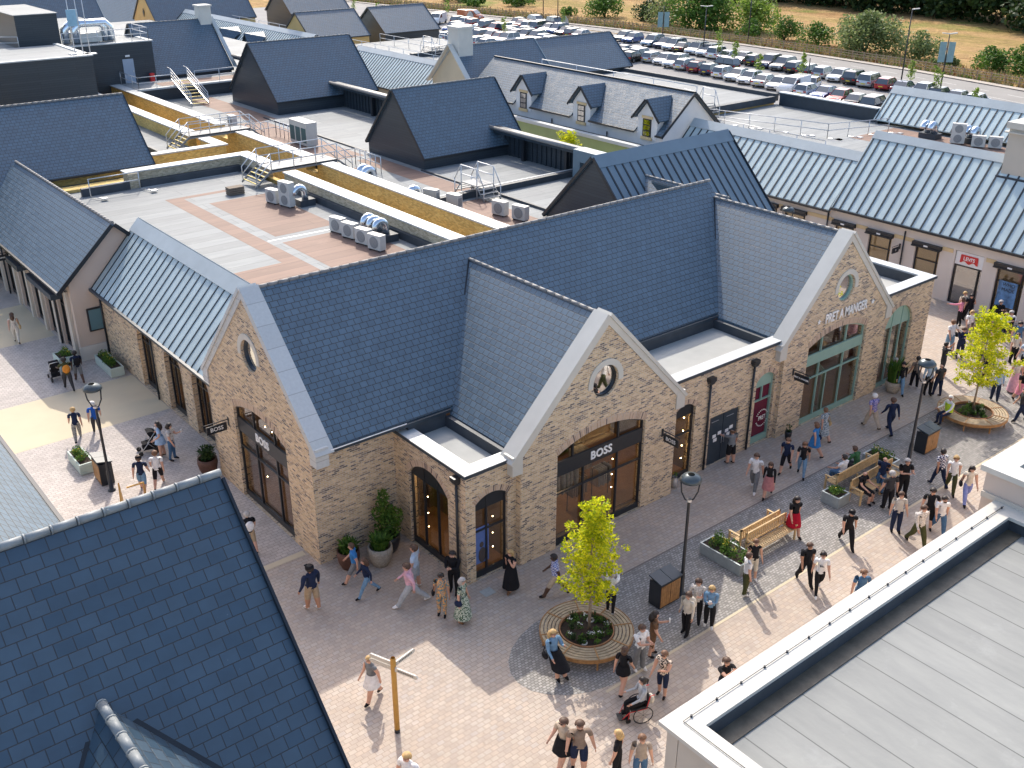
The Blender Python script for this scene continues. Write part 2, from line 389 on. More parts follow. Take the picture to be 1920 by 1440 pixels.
def window(root,O,d,nin,s0,s1,z0,zs,rise=0,mull=(),trans=(),panels=(),toppanel=None,fm=None,gm=None,depth=.12,name='window',kick=.25,fw_=.07,door=None,panelm=None):
    fm=fm or black; gm=gm or glass
    O3,d3,n3=Vector((*O,0)),Vector((*d,0)),Vector((*nin,0)); P=lambda s,z,k=0: O3+d3*s+n3*k+Vector((0,0,z))
    mb=MB(); L=arch(s0,s1,z0,zs,rise); n=len(L)
    cx,cz=(s0+s1)/2,(z0+zs+rise)/2
    I=[(cx+(a-cx)*(1-2*fw_/(s1-s0)),cz+(b-cz)*(1-2*fw_/(zs+rise-z0))) for a,b in L]
    for i in range(n):
        j=(i+1)%n
        mb.hexa([P(*L[i],depth),P(*L[j],depth),P(*I[j],depth),P(*I[i],depth)],[P(*L[i],depth+.09),P(*L[j],depth+.09),P(*I[j],depth+.09),P(*I[i],depth+.09)])
    def bar(a0,b0,a1,b1,w_,k0=depth-.005,k1=depth+.08,m=0):
        if a0==a1: q=[(a0-w_/2,b0),(a0+w_/2,b0),(a0+w_/2,b1),(a0-w_/2,b1)]
        else: q=[(a0,b0-w_/2),(a1,b0-w_/2),(a1,b0+w_/2),(a0,b0+w_/2)]
        mb.hexa([P(*x,k0) for x in q],[P(*x,k1) for x in q],m)
    for s in mull:
        if isinstance(s,tuple): bar(s[0],s[1],s[0],min(s[2],archz(s[0],s0,s1,zs,rise)-.02),.06)
        else: bar(s,z0+.02,s,archz(s,s0,s1,zs,rise)-.02,.06)
    for z in trans:
        a0,a1=s0+.03,s1-.03
        if z>zs:
            while archz(a0,s0,s1,zs,rise)<z and a0<a1: a0+=.02; a1-=.02
        bar(a0,z,a1,z,.06,depth-.003,depth+.078)
    if kick: mb.hexa([P(a,b,depth-.01) for a,b in ((s0+.02,z0+.01),(s1-.02,z0+.01),(s1-.02,z0+kick),(s0+.02,z0+kick))],[P(a,b,depth+.07) for a,b in ((s0+.02,z0+.01),(s1-.02,z0+.01),(s1-.02,z0+kick),(s0+.02,z0+kick))])
    wo=mb.build(name,[fm],root)
    for (a,b) in panels:
        pb=MB(); q=[(s0+.03,a),(s1-.03,a),(s1-.03,b),(s0+.03,b)]
        pb.hexa([P(*x,depth-.03) for x in q],[P(*x,depth+.06) for x in q]); pb.build('fascia',[panelm or fm],wo)
    if toppanel is not None:
        zz=toppanel; top=[p for p in L[2:] if p[1]>=zz-.001]
        q=[(s0+.02,zz),(s1-.02,zz)]+[(min(max(a,s0+.02),s1-.02),b-.02) for a,b in top if b-.02>zz+.01]
        pb=MB(); pb.prism([P(*x,depth+.02) for x in q],n3*.04); pb.build('arch_panel',[panelm or fm],wo)
    g=MB(); g.prism([P(*x,depth+.10) for x in I],n3*.012)
    g.build('pane',[gm],wo)
    return wo
def roof_poly(mb,pts,t=.12,m=0): mb.prism(pts,(0,0,-t),m)
def ridge_tiles(root,p0,p1,r=.07,seg=.42,mat=None,name='ridge_tiles',drop=.03):
    p0,p1=vv(p0),vv(p1); d=p1-p0; L=d.length; n=max(1,int(L/seg)); mb=MB(); u=d/n
    for i in range(n):
        a=p0+u*i+Vector((0,0,-drop)); b=a+u*.955
        mb.tube([a,b],[r,r*.97],10); mb.tube([a-u*.012,a+u*.06],[r*1.12,r*1.12],10)
    return mb.build(name,[mat or ridge_m],root)
def seams(mb,e0,e1,r0,r1,step,w_=.10,h=.03,m=0):
    """standing seams from eave line e0-e1 up to ridge line r0-r1"""
    e0,e1,r0,r1=map(vv,(e0,e1,r0,r1)); L=(e1-e0).length; n=max(1,round(L/step))
    nn=(e1-e0).cross(r0-e0).normalized()
    if nn.z<0: nn=-nn
    for i in range(n+1):
        t=(i+.0)/n; t=min(max(t,.004),.996)
        mb.obox(e0.lerp(e1,t),r0.lerp(r1,t),w_,h,m,upv=nn)
def text_mesh(txt,size,ext=.02,bold=0.0,sp=1.0,shear=0,font_scale_x=1.0):
    cu=bpy.data.curves.new('lettering','FONT'); cu.body=txt; cu.size=size; cu.extrude=ext; cu.offset=bold; cu.align_x='CENTER'; cu.align_y='CENTER'; cu.space_character=sp; cu.resolution_u=3
    o=bpy.data.objects.new('tmp',cu); C.objects.link(o); dg=bpy.context.evaluated_depsgraph_get()
    me=bpy.data.meshes.new_from_object(o.evaluated_get(dg)); bpy.data.objects.remove(o); bpy.data.curves.remove(cu)
    for v in me.vertices: v.co.x*=font_scale_x
    return me
def lettering(root,txt,size,pos,xdir,mat,ext=.02,bold=0.0,sp=1.0,sx=1.0,name='lettering',updir=(0,0,1)):
    me=text_mesh(txt,size,ext,bold,sp,font_scale_x=sx); me.materials.append(mat)
    X=vv(xdir).normalized(); Y=vv(updir).normalized(); Z=X.cross(Y)
    Mx=Matrix((X,Y,Z)).transposed().to_4x4(); r=root
    while r and r.parent: r=r.parent
    Mx.translation=vv(pos)-(r.location if r else Vector((0,0,0))); me.transform(Mx)
    o=bpy.data.objects.new(name,me); C.objects.link(o); o.parent=root; return o
def downpipe(root,x,y,z1,nx,ny,z0=0.05,hopper=True,m=None):
    """pipe standing off a wall whose outward direction is (nx,ny)"""
    mb=MB(); cx,cy=x+nx*.09,y+ny*.09
    mb.tube([(cx,cy,z0),(cx,cy,z1)],.05,8)
    for z in (z0+.3,(z0+z1)/2,z1-.2): mb.tube([(cx,cy,z),(cx,cy,z+.06)],.062,8)
    if hopper:
        mb.hexa([(cx-.09,cy-.09,z1),(cx+.09,cy-.09,z1),(cx+.09,cy+.09,z1),(cx-.09,cy+.09,z1)],[(cx-.17,cy-.13,z1+.14),(cx+.17,cy-.13,z1+.14),(cx+.17,cy+.13,z1+.14),(cx-.17,cy+.13,z1+.14)])
        mb.box(cx-.18,cx+.18,cy-.14,cy+.14,z1+.14,z1+.30)
    return mb.build('downpipe',[m or black],root)
# ================================================================ the brick building with the gables
mainb=thing('brick_shop_building','tan brick shop building with three stone-coped gables and dark slate roof in the centre','building',(14,28.3,0))
NX=(1,0);NY=(0,1)
wm=MB()
am=None
_sa=soldier_arch
def soldier_arch(mb,*a):
    q=MB(); _sa(q,*a); q.build('arch_brickwork',[soldier],mainb)
# gable wall facing the left street (plane x=14); s runs along +y from y=28.3
O=(14.0,28.3); D=(0,1); N=(1,0)
h1=arch(1.9,6.2,.02,4.0,.5); c1=circle(4.15,6.85,.62)
wall(wm,O,D,[(0,0),(8.35,0),(8.35,4.9),(4.2,9.12),(0,4.9)],[h1,c1],.35,N); soldier_arch(am,O,D,N,1.9,6.2,4.0,.5,.3)
w1=window(mainb,O,D,N,1.9,6.2,.02,4.0,.5,mull=[3.05,4.75],trans=[2.3],panels=[(3.0,3.6)],name='shop_front')
lettering(mainb,'BOSS',.46,(14.085,32.35,3.3),(0,-1,0),white_letters,bold=.012,sp=1.05)
# short front wall between the corner and the projecting block
wall(wm,(14.35,28.3),(1,0),[(0,0),(3.05,0),(3.05,4.95),(0,4.95)],[],.35,(0,1))
# block: left side (x=17.4) and front (y=23.95)
O=(17.4,23.95); D=(0,1)
wall(wm,O,D,[(0,0),(4.35,0),(4.35,4.42),(0,4.42)],[arch(1.05,3.5,.02,3.05,.62)],.35,N); soldier_arch(am,O,D,N,1.05,3.5,3.05,.62)
window(mainb,O,D,N,1.05,3.5,.02,3.05,.62,mull=[1.85,2.7],toppanel=2.95,name='window')
O=(17.75,23.95); D=(1,0); N=(0,1)
wall(wm,O,D,[(0,0),(1.85,0),(1.85,4.42),(0,4.42)],[arch(.05,1.47,.02,3.15,.28)],.35,N); soldier_arch(am,O,D,N,.05,1.47,3.15,.28,.22)
window(mainb,O,D,N,.05,1.47,.02,3.15,.28,mull=[.62],trans=[1.95],toppanel=2.8,name='window')
# second gable (y=23.7)
O=(19.6,23.7)
wall(wm,O,D,[(0,0),(7.9,0),(7.9,4.5),(3.93,8.5),(0,4.5)],[arch(1.7,6.15,.02,3.95,.5),circle(3.93,6.25,.62)],.35,N); soldier_arch(am,O,D,N,1.7,6.15,3.95,.5,.3)
window(mainb,O,D,N,1.7,6.15,.02,3.95,.5,mull=[(2.55,3.6,9),(3.1,.02,3.0),4.85],trans=[2.25],panels=[(3.0,3.6)],name='shop_front')
lettering(mainb,'BOSS',.46,(23.55,23.785,3.3),(1,0,0),white_letters,bold=.012,sp=1.05)
# middle wall (y=24.2)
O=(27.5,24.2)
wall(wm,O,D,[(0,0),(7.1,0),(7.1,4.68),(0,4.68)],[arch(.45,1.73,.02,3.2,.3),arch(2.72,4.6,.02,2.35,0),arch(5.6,6.88,.02,3.1,.32)],.35,N)
soldier_arch(am,O,D,N,.45,1.73,3.2,.3,.22); soldier_arch(am,O,D,N,5.6,6.88,3.1,.32,.22)
window(mainb,O,D,N,.45,1.73,.02,3.2,.3,mull=[],trans=[2.1],toppanel=2.9,name='window')
wg=window(mainb,O,D,N,5.6,6.88,.02,3.1,.32,mull=[(6.2,2.1,2.75)],trans=[2.1],toppanel=2.75,fm=sage,gm=plain('maroon_window_film',(.13,.012,.035),.25,.05,1),name='window',kick=.3)
db=MB(); db.box(30.25,31.15,24.27,24.33,.02,2.33); db.box(31.18,32.08,24.27,24.33,.02,2.33)
dd=db.build('door',[navy_metal],mainb)
hb=MB()
for x in (30.35,31.3): hb.box(x+.05,x+.5,24.24,24.262,2.05,2.07)
for x in (31.08,31.22): hb.tube([(x,24.2,.9),(x,24.2,1.3)],.015,6)
hb.build('handle',[galv],dd)
nb=MB()
each(dd,'notice',white_paint,[(x,x+.22,24.262,24.268,z,z+.16) for x,z in ((30.55,1.25),(30.88,1.32),(30.62,1.05),(31.35,1.28),(31.62,1.36),(31.45,1.08))])
# the third gable (y=24.0)
O=(34.6,24.0)
wall(wm,O,D,[(0,0),(7.6,0),(7.6,4.5),(3.8,8.5),(0,4.5)],[arch(1.7,6.1,.02,3.9,.5),circle(3.95,6.25,.62)],.35,N); soldier_arch(am,O,D,N,1.7,6.1,3.9,.5,.3)
window(mainb,O,D,N,1.7,6.1,.02,3.9,.5,mull=[2.85,4.7],trans=[2.25],panels=[(2.93,3.45)],fm=sage,name='shop_front')
lettering(mainb,'PRET A MANGER',.62,(38.75,23.93,5.08),(1,0,0),white_letters,bold=.01,sp=1.0,sx=.68)
st=MB()
for cx in (36.72,40.78):
    pts=[(cx+(.13 if k%2==0 else .055)*math.sin(PI*k/5),23.95,5.08+(.13 if k%2==0 else .055)*math.cos(PI*k/5)) for k in range(10)]
    st.prism(pts,(0,-.03,0))
st.build('star',[white_letters],mainb)
dl=MB(); dl.obox((38.15,24.15,.03),(38.75,25.05,.03),.05,2.2); dlo=dl.build('open_door',[sage],mainb); dl=MB(); dl.obox((38.22,24.24,.2),(38.69,24.96,.2),.06,1.9); dl.build('pane',[glass_dark],dlo)
# right hand block
O=(42.2,24.05)
wall(wm,O,D,[(0,0),(4.1,0),(4.1,5.0),(0,5.0)],[arch(.25,2.6,.02,3.2,.95)],.35,N); soldier_arch(am,O,D,N,.25,2.6,3.2,.95)
window(mainb,O,D,N,.25,2.6,.02,3.2,.95,mull=[1.05,1.85],trans=[],toppanel=3.1,fm=sage,name='window',kick=.2)
wall(wm,(46.3,24.4),(0,1),[(0,0),(12.6,0),(12.6,5.0),(0,5.0)],[],.35,(-1,0))
# wing with round-headed windows (plane x=14.75)
O=(14.75,36.6); D=(0,1); N=(1,0)
H=[(2.2,4.05,2.55,.85),(5.2,7.15,2.55,.85),(8.55,10.5,2.55,.85)]
wall(wm,O,D,[(0,0),(15.35,0),(15.35,3.75),(0,3.75)],[arch(a,b,.02,c,e) for a,b,c,e in H],.35,N)
for a,b,c,e in H:
    soldier_arch(am,O,D,N,a,b,c,e,.2); window(mainb,O,D,N,a,b,.02,c,e,mull=[a+.62,b-.62],trans=[2.45],depth=.22,name='window')
soldier_arch(am,O,D,N,12.3,13.6,2.5,.6,.2)
wm.build('wall',[brick],mainb)
# round windows
def round_window(root,O,D,N,cs,cz,r,fm,gm=None,ring=True):
    O3,d3,n3=Vector((*O,0)),Vector((*D,0)),Vector((*N,0)); P=lambda s,z,k=0:O3+d3*s+n3*k+Vector((0,0,z))
    mb=MB(); n=32
    for i in range(n):
        a,b=2*PI*i/n,2*PI*(i+1)/n; q=[(cs+q*math.cos(t),cz+q*math.sin(t)) for q,t in ((r,a),(r,b),(r-.07,b),(r-.07,a))]
        mb.hexa([P(*x,.1) for x in q],[P(*x,.18) for x in q])
    o=mb.build('round_window',[fm],root); g=MB(); g.prism([P(a,b,.17) for a,b in circle(cs,cz,r-.03)],n3*.02); g.build('pane',[gm or mirror_glass],o)
    if ring:
        s=MB(); n=20
        for i in range(n):
            a,b=PI*i/n-.15*0,PI*(i+1)/n; q=[(cs+q*math.cos(t),cz+q*math.sin(t)) for q,t in ((r+.24,a),(r+.24,b),(r+.01,b),(r+.01,a))]
            s.hexa([P(*x,-.035) for x in q],[P(*x,.03) for x in q])
        for sg in (-1,1):
            x0,x1=sorted((cs+sg*(r+.01),cs+sg*(r+.24))); q=[(x0,cz-.12),(x1,cz-.12),(x1,cz),(x0,cz)]; s.hexa([P(*x,-.035) for x in q],[P(*x,.03) for x in q])
        s.build('window_surround',[cream_cap],root)
round_window(mainb,(14.0,28.3),(0,1),(1,0),4.15,6.85,.62,navy_metal)
round_window(mainb,(19.6,23.7),(1,0),(0,1),3.93,6.25,.62,black)
round_window(mainb,(34.6,24.0),(1,0),(0,1),3.95,6.25,.62,sage)
# copings
def coping(root,A,B,Pk,out,w_=.62,th=.13,mat=None,foot=.35):
    """stone coping over a gable: A, B feet, Pk peak; out = outward unit; w_ depth over the wall"""
    out=vv(out); mb=MB()
    for f in (A,B):
        f,p=vv(f),vv(Pk); d=(p-f).normalized(); nrm=Vector((0,0,1))-d*d.z; nrm.normalize()
        a,b=f-d*.25,p
        q0=[a+out*.10,a-out*w_,b-out*w_,b+out*.10]; mb.prism(q0,nrm*th)
        # upstand lip under the slab, seen from the front
        q1=[a+out*.05,b+out*.05,b+out*.05-Vector((0,0,.34)),a+out*.05-nrm*.22]; mb.prism(q1,-out*.07)
        hz=Vector((p.x-f.x,p.y-f.y,0)).normalized()
        k=[f+out*.06-hz*.16,f+out*.06+hz*.30,f+out*.06+hz*.30-Vector((0,0,.62)),f+out*.06-hz*.16-Vector((0,0,.62))]
        k=[x+Vector((0,0,.12 if i<2 else 0)) for i,x in enumerate(k)]; mb.prism(k,-out*.5)
    return mb.build('coping',[mat or stone],root)
coping(mainb,(14,27.95,4.85),(14,36.85,4.85),(14,32.45,9.42),(-1,0,0),mat=stone_seg)
coping(mainb,(19.35,23.7,4.5),(27.7,23.7,4.5),(23.53,23.7,8.78),(0,-1,0),mat=cream_cap)
coping(mainb,(34.35,24.0,4.5),(42.45,24.0,4.5),(38.4,24.0,8.78),(0,-1,0),mat=cream_cap)
# slate roofs
rm=MB()
roof_poly(rm,[(14.45,27.85,4.86),(38.6,27.85,4.86),(38.6,32.45,9.38),(14.45,32.45,9.38)],.14)
roof_poly(rm,[(38.6,37.1,4.86),(14.45,37.1,4.86),(14.45,32.45,9.38),(38.6,32.45,9.38)],.14)
for xc,y0,hw in ((23.53,24.25,4.0),(38.4,24.55,3.9)):
    zr=8.72; ze=zr-hw*1.03; ym=27.85+(zr-4.86)/(4.52/4.6)+.05; yb=27.85+max(0,(ze-4.86))/(.983)-.1
    for sg in (-1,1):
        p=[(xc,y0,zr),(xc,ym,zr),(xc+sg*hw,yb,ze),(xc+sg*hw,y0,ze)]
        if xc>30 and sg>0: p=[(xc,y0,zr),(xc,36,zr),(xc+sg*hw,36,ze),(xc+sg*hw,y0,ze)]
        roof_poly(rm,p if sg<0 else list(reversed(p)),.12)
# small link roof behind the main ridge
roof_poly(rm,[(41.0,40.6,8.0),(41.0,33.0,8.0),(38.9,33.0,6.0),(38.9,40.6,6.0)],.12)
rm.build('slate_roof',[slate],mainb)
ridge_tiles(mainb,(14.6,32.45,9.40),(38.75,32.45,9.40),.075)
ridge_tiles(mainb,(23.53,24.3,8.76),(23.53,31.8,8.76),.065)
ridge_tiles(mainb,(38.4,24.55,8.76),(38.4,31.8,8.76),.065)
ridge_tiles(mainb,(41.0,33.0,8.03),(41.0,40.3,8.03),.065)
# right end wall of the main roof (seen only from the side)
e=MB(); e.prism([(38.5,28.2,4.7),(38.5,36.8,4.7),(38.5,32.45,9.2)],(-.2,0,0)); e.build('gable_wall',[brick],mainb)
# gutters
g=MB()
def gut(a,b,w_=.13): g.obox(a,b,w_,.12)
gut((14.5,27.80,4.70),(17.3,27.80,4.70))
g.obox((17.3,27.80,4.66),(19.6,27.80,4.66),.12,.12); g.build('gutter',[navy_metal],mainb); g=MB(); g.obox((27.5,27.80,4.66),(34.6,27.80,4.66),.12,.12)
g.build('gutter',[navy_metal],mainb)
g=MB(); g.obox((14.5,27.715,4.82),(17.6,27.715,4.82),.02,.03); g.build('gutter_edge',[white_paint],mainb)
# valley flashings
v=MB(); v.obox((19.62,27.9,4.75),(23.5,31.76,8.7),.07,.03,upv=(0,-1,1)); v.obox((34.6,27.9,4.8),(38.36,31.76,8.7),.07,.03,upv=(0,-1,1)); v.build('valley_flashing',[black],mainb)
# flat roofs between the gables and their cappings
each(mainb,'flat_roof',deck_pale,[(17.7,19.62,24.25,28.2,3.9,4.12),(27.5,34.6,24.5,28.2,3.9,4.2),(42.2,46.0,24.35,37,4.3,4.5)])
c=MB(); c.box(17.34,17.95,23.89,28.35,4.42,4.50); c.box(17.95,19.62,23.89,24.45,4.42,4.50); c.build('white_capping',[white_cap],mainb); c=MB(); c.box(27.5,34.55,24.14,24.72,4.68,4.76); c.build('white_capping',[white_cap],mainb); c=MB()
c.box(42.2,46.36,23.99,24.6,5.0,5.08); c.box(45.76,46.36,24.6,37.0,5.0,5.08)
c.build('white_capping',[white_cap],mainb)
k=MB(); k.box(17.32,19.6,23.87,23.90,4.36,4.49); k.box(17.32,17.345,23.9,28.28,4.36,4.49); k.build('capping_edge',[navy_metal],mainb); k=MB(); k.box(27.5,34.56,24.12,24.145,4.62,4.75); k.build('capping_edge',[navy_metal],mainb); k=MB(); k.box(42.2,46.38,23.97,23.995,4.94,5.07); k.box(46.355,46.38,23.995,37,4.94,5.07)
k.build('capping_edge',[navy_metal],mainb)
each(mainb,'upstand',deck_dark,[(19.35,19.6,24.45,27.8,4.1,4.55),(27.55,27.8,24.72,27.8,4.15,4.55),(34.3,34.58,24.72,27.8,4.15,4.6),(17.7,19.4,27.8,28.15,4.1,4.72),(27.8,34.3,27.8,28.15,4.15,4.72),(17.9,17.95,24.45,27.8,4.1,4.42),(42.2,42.4,24.6,37,4.5,4.9),(45.7,45.76,24.6,37,4.5,5.0)])
each(mainb,'roof_outlet',deck_dark,[(x,x+.5,24.72,24.82,4.2,4.42) for x in (29.0,31.7)])
# metal roof over the wing
zr=MB(); e0,e1=(14.40,36.95,3.80),(14.40,51.95,3.80); r0,r1=(17.3,36.95,6.88),(17.3,51.95,6.88)
roof_poly(zr,[e0,r0,r1,e1],.08); roof_poly(zr,[(17.3,36.95,6.88),(18.9,36.95,5.1),(18.9,51.95,5.1),(17.3,51.95,6.88)],.08); zo=zr.build('metal_roof',[zinc],mainb)
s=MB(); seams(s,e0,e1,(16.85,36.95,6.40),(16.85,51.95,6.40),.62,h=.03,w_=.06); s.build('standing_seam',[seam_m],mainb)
s=MB(); s.prism([(16.8,36.95,6.40),(17.33,36.95,6.94),(17.33,51.95,6.94),(16.8,51.95,6.40)],(-.02,0,.03)); s.prism([(17.33,36.95,6.97),(17.9,36.95,6.3),(17.9,51.95,6.3),(17.33,51.95,6.97)],(.02,0,.03)); s.build('ridge_flashing',[zinc_cap],mainb)
s=MB(); s.obox((14.33,36.95,3.68),(14.33,51.95,3.68),.14,.12); s.build('gutter',[navy_metal],mainb)
for y in (45.0,37.0): downpipe(mainb,14.75,y,3.6,-1,0,hopper=False)
downpipe(mainb,14.78,51.85,3.6,-1,0,hopper=False)
downpipe(mainb,17.4,24.35,4.0,-1,0); downpipe(mainb,29.95,24.2,4.05,0,-1); downpipe(mainb,32.72,24.2,4.05,0,-1)
# main flat roof behind, with brown felt panels, parapet to the alley
d1=MB(); d1.box(16.5,29.4,36.6,65.3,4.6,5.0); d1.box(16.6,24.9,65.3,70,4.6,5.0); d1.box(29.4,45.6,36.6,37.4,4.3,4.9); d1.build('roof_deck',[deck],mainb)
p=MB(); z0=5.004
def patch(x0,x1,y0,y1): p.face([(x0,y0,z0),(x1,y0,z0),(x1,y1,z0),(x0,y1,z0)])
patch(22.3,23.3,43.9,61.4); patch(23.3,26.4,60.9,61.4); patch(24.1,27.9,50.4,59.0); patch(23.9,28.4,42.9,49.2); patch(19.6,21.4,42.6,46.2); patch(21.4,22.3,40,46.2)
p.build('brown_felt_panel',[deck_brown],mainb)
p=MB(); p.face([(23.4,49.85,5.004),(28.6,49.6,5.004),(28.6,49.7,5.004),(23.4,49.95,5.004)]); p.build('roof_line',[white_paint],mainb)
w=MB()
for y0,y1 in ((36.8,59.4),(62.6,65.6)): w.box(29.45,30.25,y0,y1,5.0,5.95)
w.box(21.6,29.45,65.6,66.3,5.0,5.95); w.box(21.6,22.3,65.3,65.6,5,5.95); w.build('parapet_wall',[buff_brick],mainb)
w=MB(); w.box(29.9,30.25,36.8,66.3,0,4.99); w.box(21.6,30.25,65.9,66.3,0,4.99); w.build('alley_wall',[yellow_brick],mainb)
w=MB()
for y0,y1 in ((36.7,59.5),(62.5,65.5)): w.box(29.38,30.32,y0,y1,5.95,6.03)
w.box(21.5,30.32,65.5,66.38,5.95,6.03); w.build('parapet_capping',[white_cap],mainb)
w=MB()
for y0,y1 in ((36.8,59.4),(62.6,65.1)): w.box(29.2,29.44,y0,y1,5.0,5.42)
w.box(22.3,29.2,65.15,65.59,5,5.42); w.box(18.6,21.6,65.2,65.5,5,5.5); w.build('upstand',[deck_dark],mainb)
w=MB(); w.box(22.2,28.9,65.06,65.14,5.0,5.03); w.build('upstand_trim',[white_cap],mainb)
# interior seen through the shop windows
it=MB(); it.box(14.4,27.4,28.7,36.4,0.02,0.06); it.box(17.8,27.4,24.35,28.7,.02,.06); it.box(34.8,46.1,24.4,36,.02,.06); it.box(27.4,34.8,24.6,36,.02,.06); it.box(15.2,20,36.8,51.8,.02,.06); it.build('shop_floor',[wood_floor],mainb)
it=MB(); it.box(18.6,18.75,28.6,36.2,0,4.2); it.box(19.2,27.6,28.9,29.05,0,4.4); it.box(20.0,20.15,36.9,51.7,0,3.6); it.box(19.45,19.55,24.3,28.9,.06,4.0); it.box(34.8,46,29.5,29.65,0,4.4); it.box(29.3,29.4,24.6,28.9,0,3.6); it.build('interior_wall',[warm_wall],mainb)
it=MB()
rnd=random.Random(4)
for i in range(8):
    x=21.6+i*.27; it.ball((x,24.9+rnd.random()*.2,1.75),.09,.16,.55,8,5)
for i in range(4): it.box(20+i*1.9,20.7+i*1.9,27.2,27.9,.06,.9)
for i in range(5): it.box(15.6,16.3,37.6+i*2.8,38.6+i*2.8,.06,1.0)
it.box(15.2,15.8,30.6,31.2,.06,1.0); it.box(35.6,40.8,28.3,28.9,.06,1.1); it.build('shop_display',[plain('display_cloth',(.34,.33,.30),.9,.35,6)],mainb)
it=MB()
for y in (31.2,31.8,32.9,33.5): it.ball((15.3,y+1.2,2.6),.022,.022,.022,6,4)
for z in (.7,1.3,2.0,2.6): it.ball((29.05,24.62,z),.025,.025,.025,6,4); it.ball((25.4,25.0,z-.2),.022,.022,.022,6,4); it.ball((17.9,27.0,z),.02,.02,.02,6,4); it.ball((19.05,24.6,z-.1),.02,.02,.02,6,4); it.ball((14.9,34.1,z),.022,.022,.022,6,4)
for y in (39.6,42.6,46.2):
    for z in (1.2,2.1): it.ball((16.0,y,z),.022,.022,.022,6,4)
it.build('downlight',[lamp_glow],mainb)
for i,(x,y,z,e) in enumerate(((23.6,26.6,3.9,70),(38.4,27.2,3.9,35),(18.6,26.8,3.2,26),(28.5,26.4,3.0,26),(16.6,32.4,3.7,45),(17.3,44.5,3.2,50))):
    l=bpy.data.lights.new('shop_light','POINT'); l.energy=e; l.color=(1,.70,.40); l.shadow_soft_size=.15; o=bpy.data.objects.new('shop_light',l); C.objects.link(o); o.location=(x,y,z)
rs_=random.Random(8); sh=MB(); st_=MB()
for (xa,xb,yy) in ((20.2,27.0,28.75),(35.4,45.5,29.35)):
    for z in (.5,1.15,1.8,2.45): sh.box(xa,xb,yy-.3,yy,z,z+.04)
    x=xa
    while x<xb-.4:
        for z in (.54,1.19,1.84):
            if rs_.random()<.8: st_.box(x,x+rs_.uniform(.15,.4),yy-.27,yy-.03,z,z+rs_.uniform(.15,.45),rs_.randrange(4))
        x+=.5
sh.build('shelving',[dark_wall],mainb); st_.build('shelf_stock',[plain('stock_cream',(.5,.45,.36)),plain('stock_black',(.03,.03,.03)),plain('stock_tan',(.35,.2,.1)),plain('stock_grey',(.2,.21,.22))],mainb)
rk=MB()
for x0 in (21.6,23.3,24.6):
    rk.tube([(x0,25.3,0.06),(x0,25.3,1.5),(x0+.9,25.3,1.5),(x0+.9,25.3,.06)],.02,5)
rk.build('clothes_rail',[black],mainb)
ck=MB()
for x0 in (21.6,23.3,24.6):
    for i in range(7): ck.box(x0+.08+i*.12,x0+.13+i*.12,25.08,25.52,.65+.1*rs_.random(),1.46,rs_.randrange(3))
ck.build('hanging_clothes',[plain('coat_dark',(.05,.05,.06)),plain('coat_tan',(.30,.22,.14)),plain('coat_grey',(.28,.29,.30))],mainb)
pp=MB(); pp.box(17.87,18.5,24.12,24.14,.55,2.05); pp.build('blue_poster',[plain('poster_blue',(.10,.17,.42),.5,.1,2)],mainb)
pp=MB(); pp.ball((18.17,24.11,1.32),.09,.01,.12,10,6); pp.ball((18.2,24.11,.88),.17,.01,.32,10,6); pp.build('poster_figure',[dark_wall],mainb)
cb=MB()   # the round emblem on the maroon film: two rings of short strokes
for k in range(26):
    a=2*PI*k/26; r0,r1=.36,.42
    if abs(math.sin(a))<.25: continue
    P=lambda r,t:(33.74+r*math.cos(t)*1.0,24.205,1.25+r*math.sin(t))
    cb.prism([P(r0,a-.05),P(r0,a+.05),P(r1,a+.05),P(r1,a-.05)],(0,-.004,0))
cb.build('emblem',[white_letters],wg); lettering(wg,'PRET',.3,(33.74,24.205,1.25),(1,0,0),white_letters,ext=.003,sx=.72)
# ================================================================ hanging signs
def hanging_sign(loc,out,txt,label,size=.2,w_=.75):
    """board standing out from the wall at loc in direction out"""
    t=thing('hanging_sign',label,'sign',loc); o=vv((*out,0)); l=vv(loc); a=MB()
    a.obox(l+o*.0,l+o*.03,.1,.34,lift=-.1); a.obox(l+Vector((0,0,.16)),l+o*(w_+.18)+Vector((0,0,.16)),.03,.03); a.build('bracket',[black],t)
    b=MB(); c=l+o*(.1+w_/2)-Vector((0,0,.09)); b.obox(c-o*w_/2+Vector((0,0,-.17)),c+o*w_/2+Vector((0,0,-.17)),.05,.34); bo=b.build('board',[black],t)
    s=vv((-out[1],out[0],0))
    for sg in (1,-1):
        n_=s*sg; xd=Vector((0,0,1)).cross(n_)
        lettering(t,txt,size,c+n_*.03,xd,white_letters,ext=.003,bold=.003)
    return t
hanging_sign((14.0,35.15,3.02),(-1,0),'BOSS','small black hanging sign reading BOSS on the left street side of the brick building',.24,.85)
hanging_sign((26.75,23.7,3.0),(0,-1),'BOSS','small black hanging sign reading BOSS between the arched shopfront and narrow window',.22)
hanging_sign((35.35,24.0,3.0),(0,-1),'PRET A MANGER','small black hanging sign beside the sage green arched shopfront',.1)
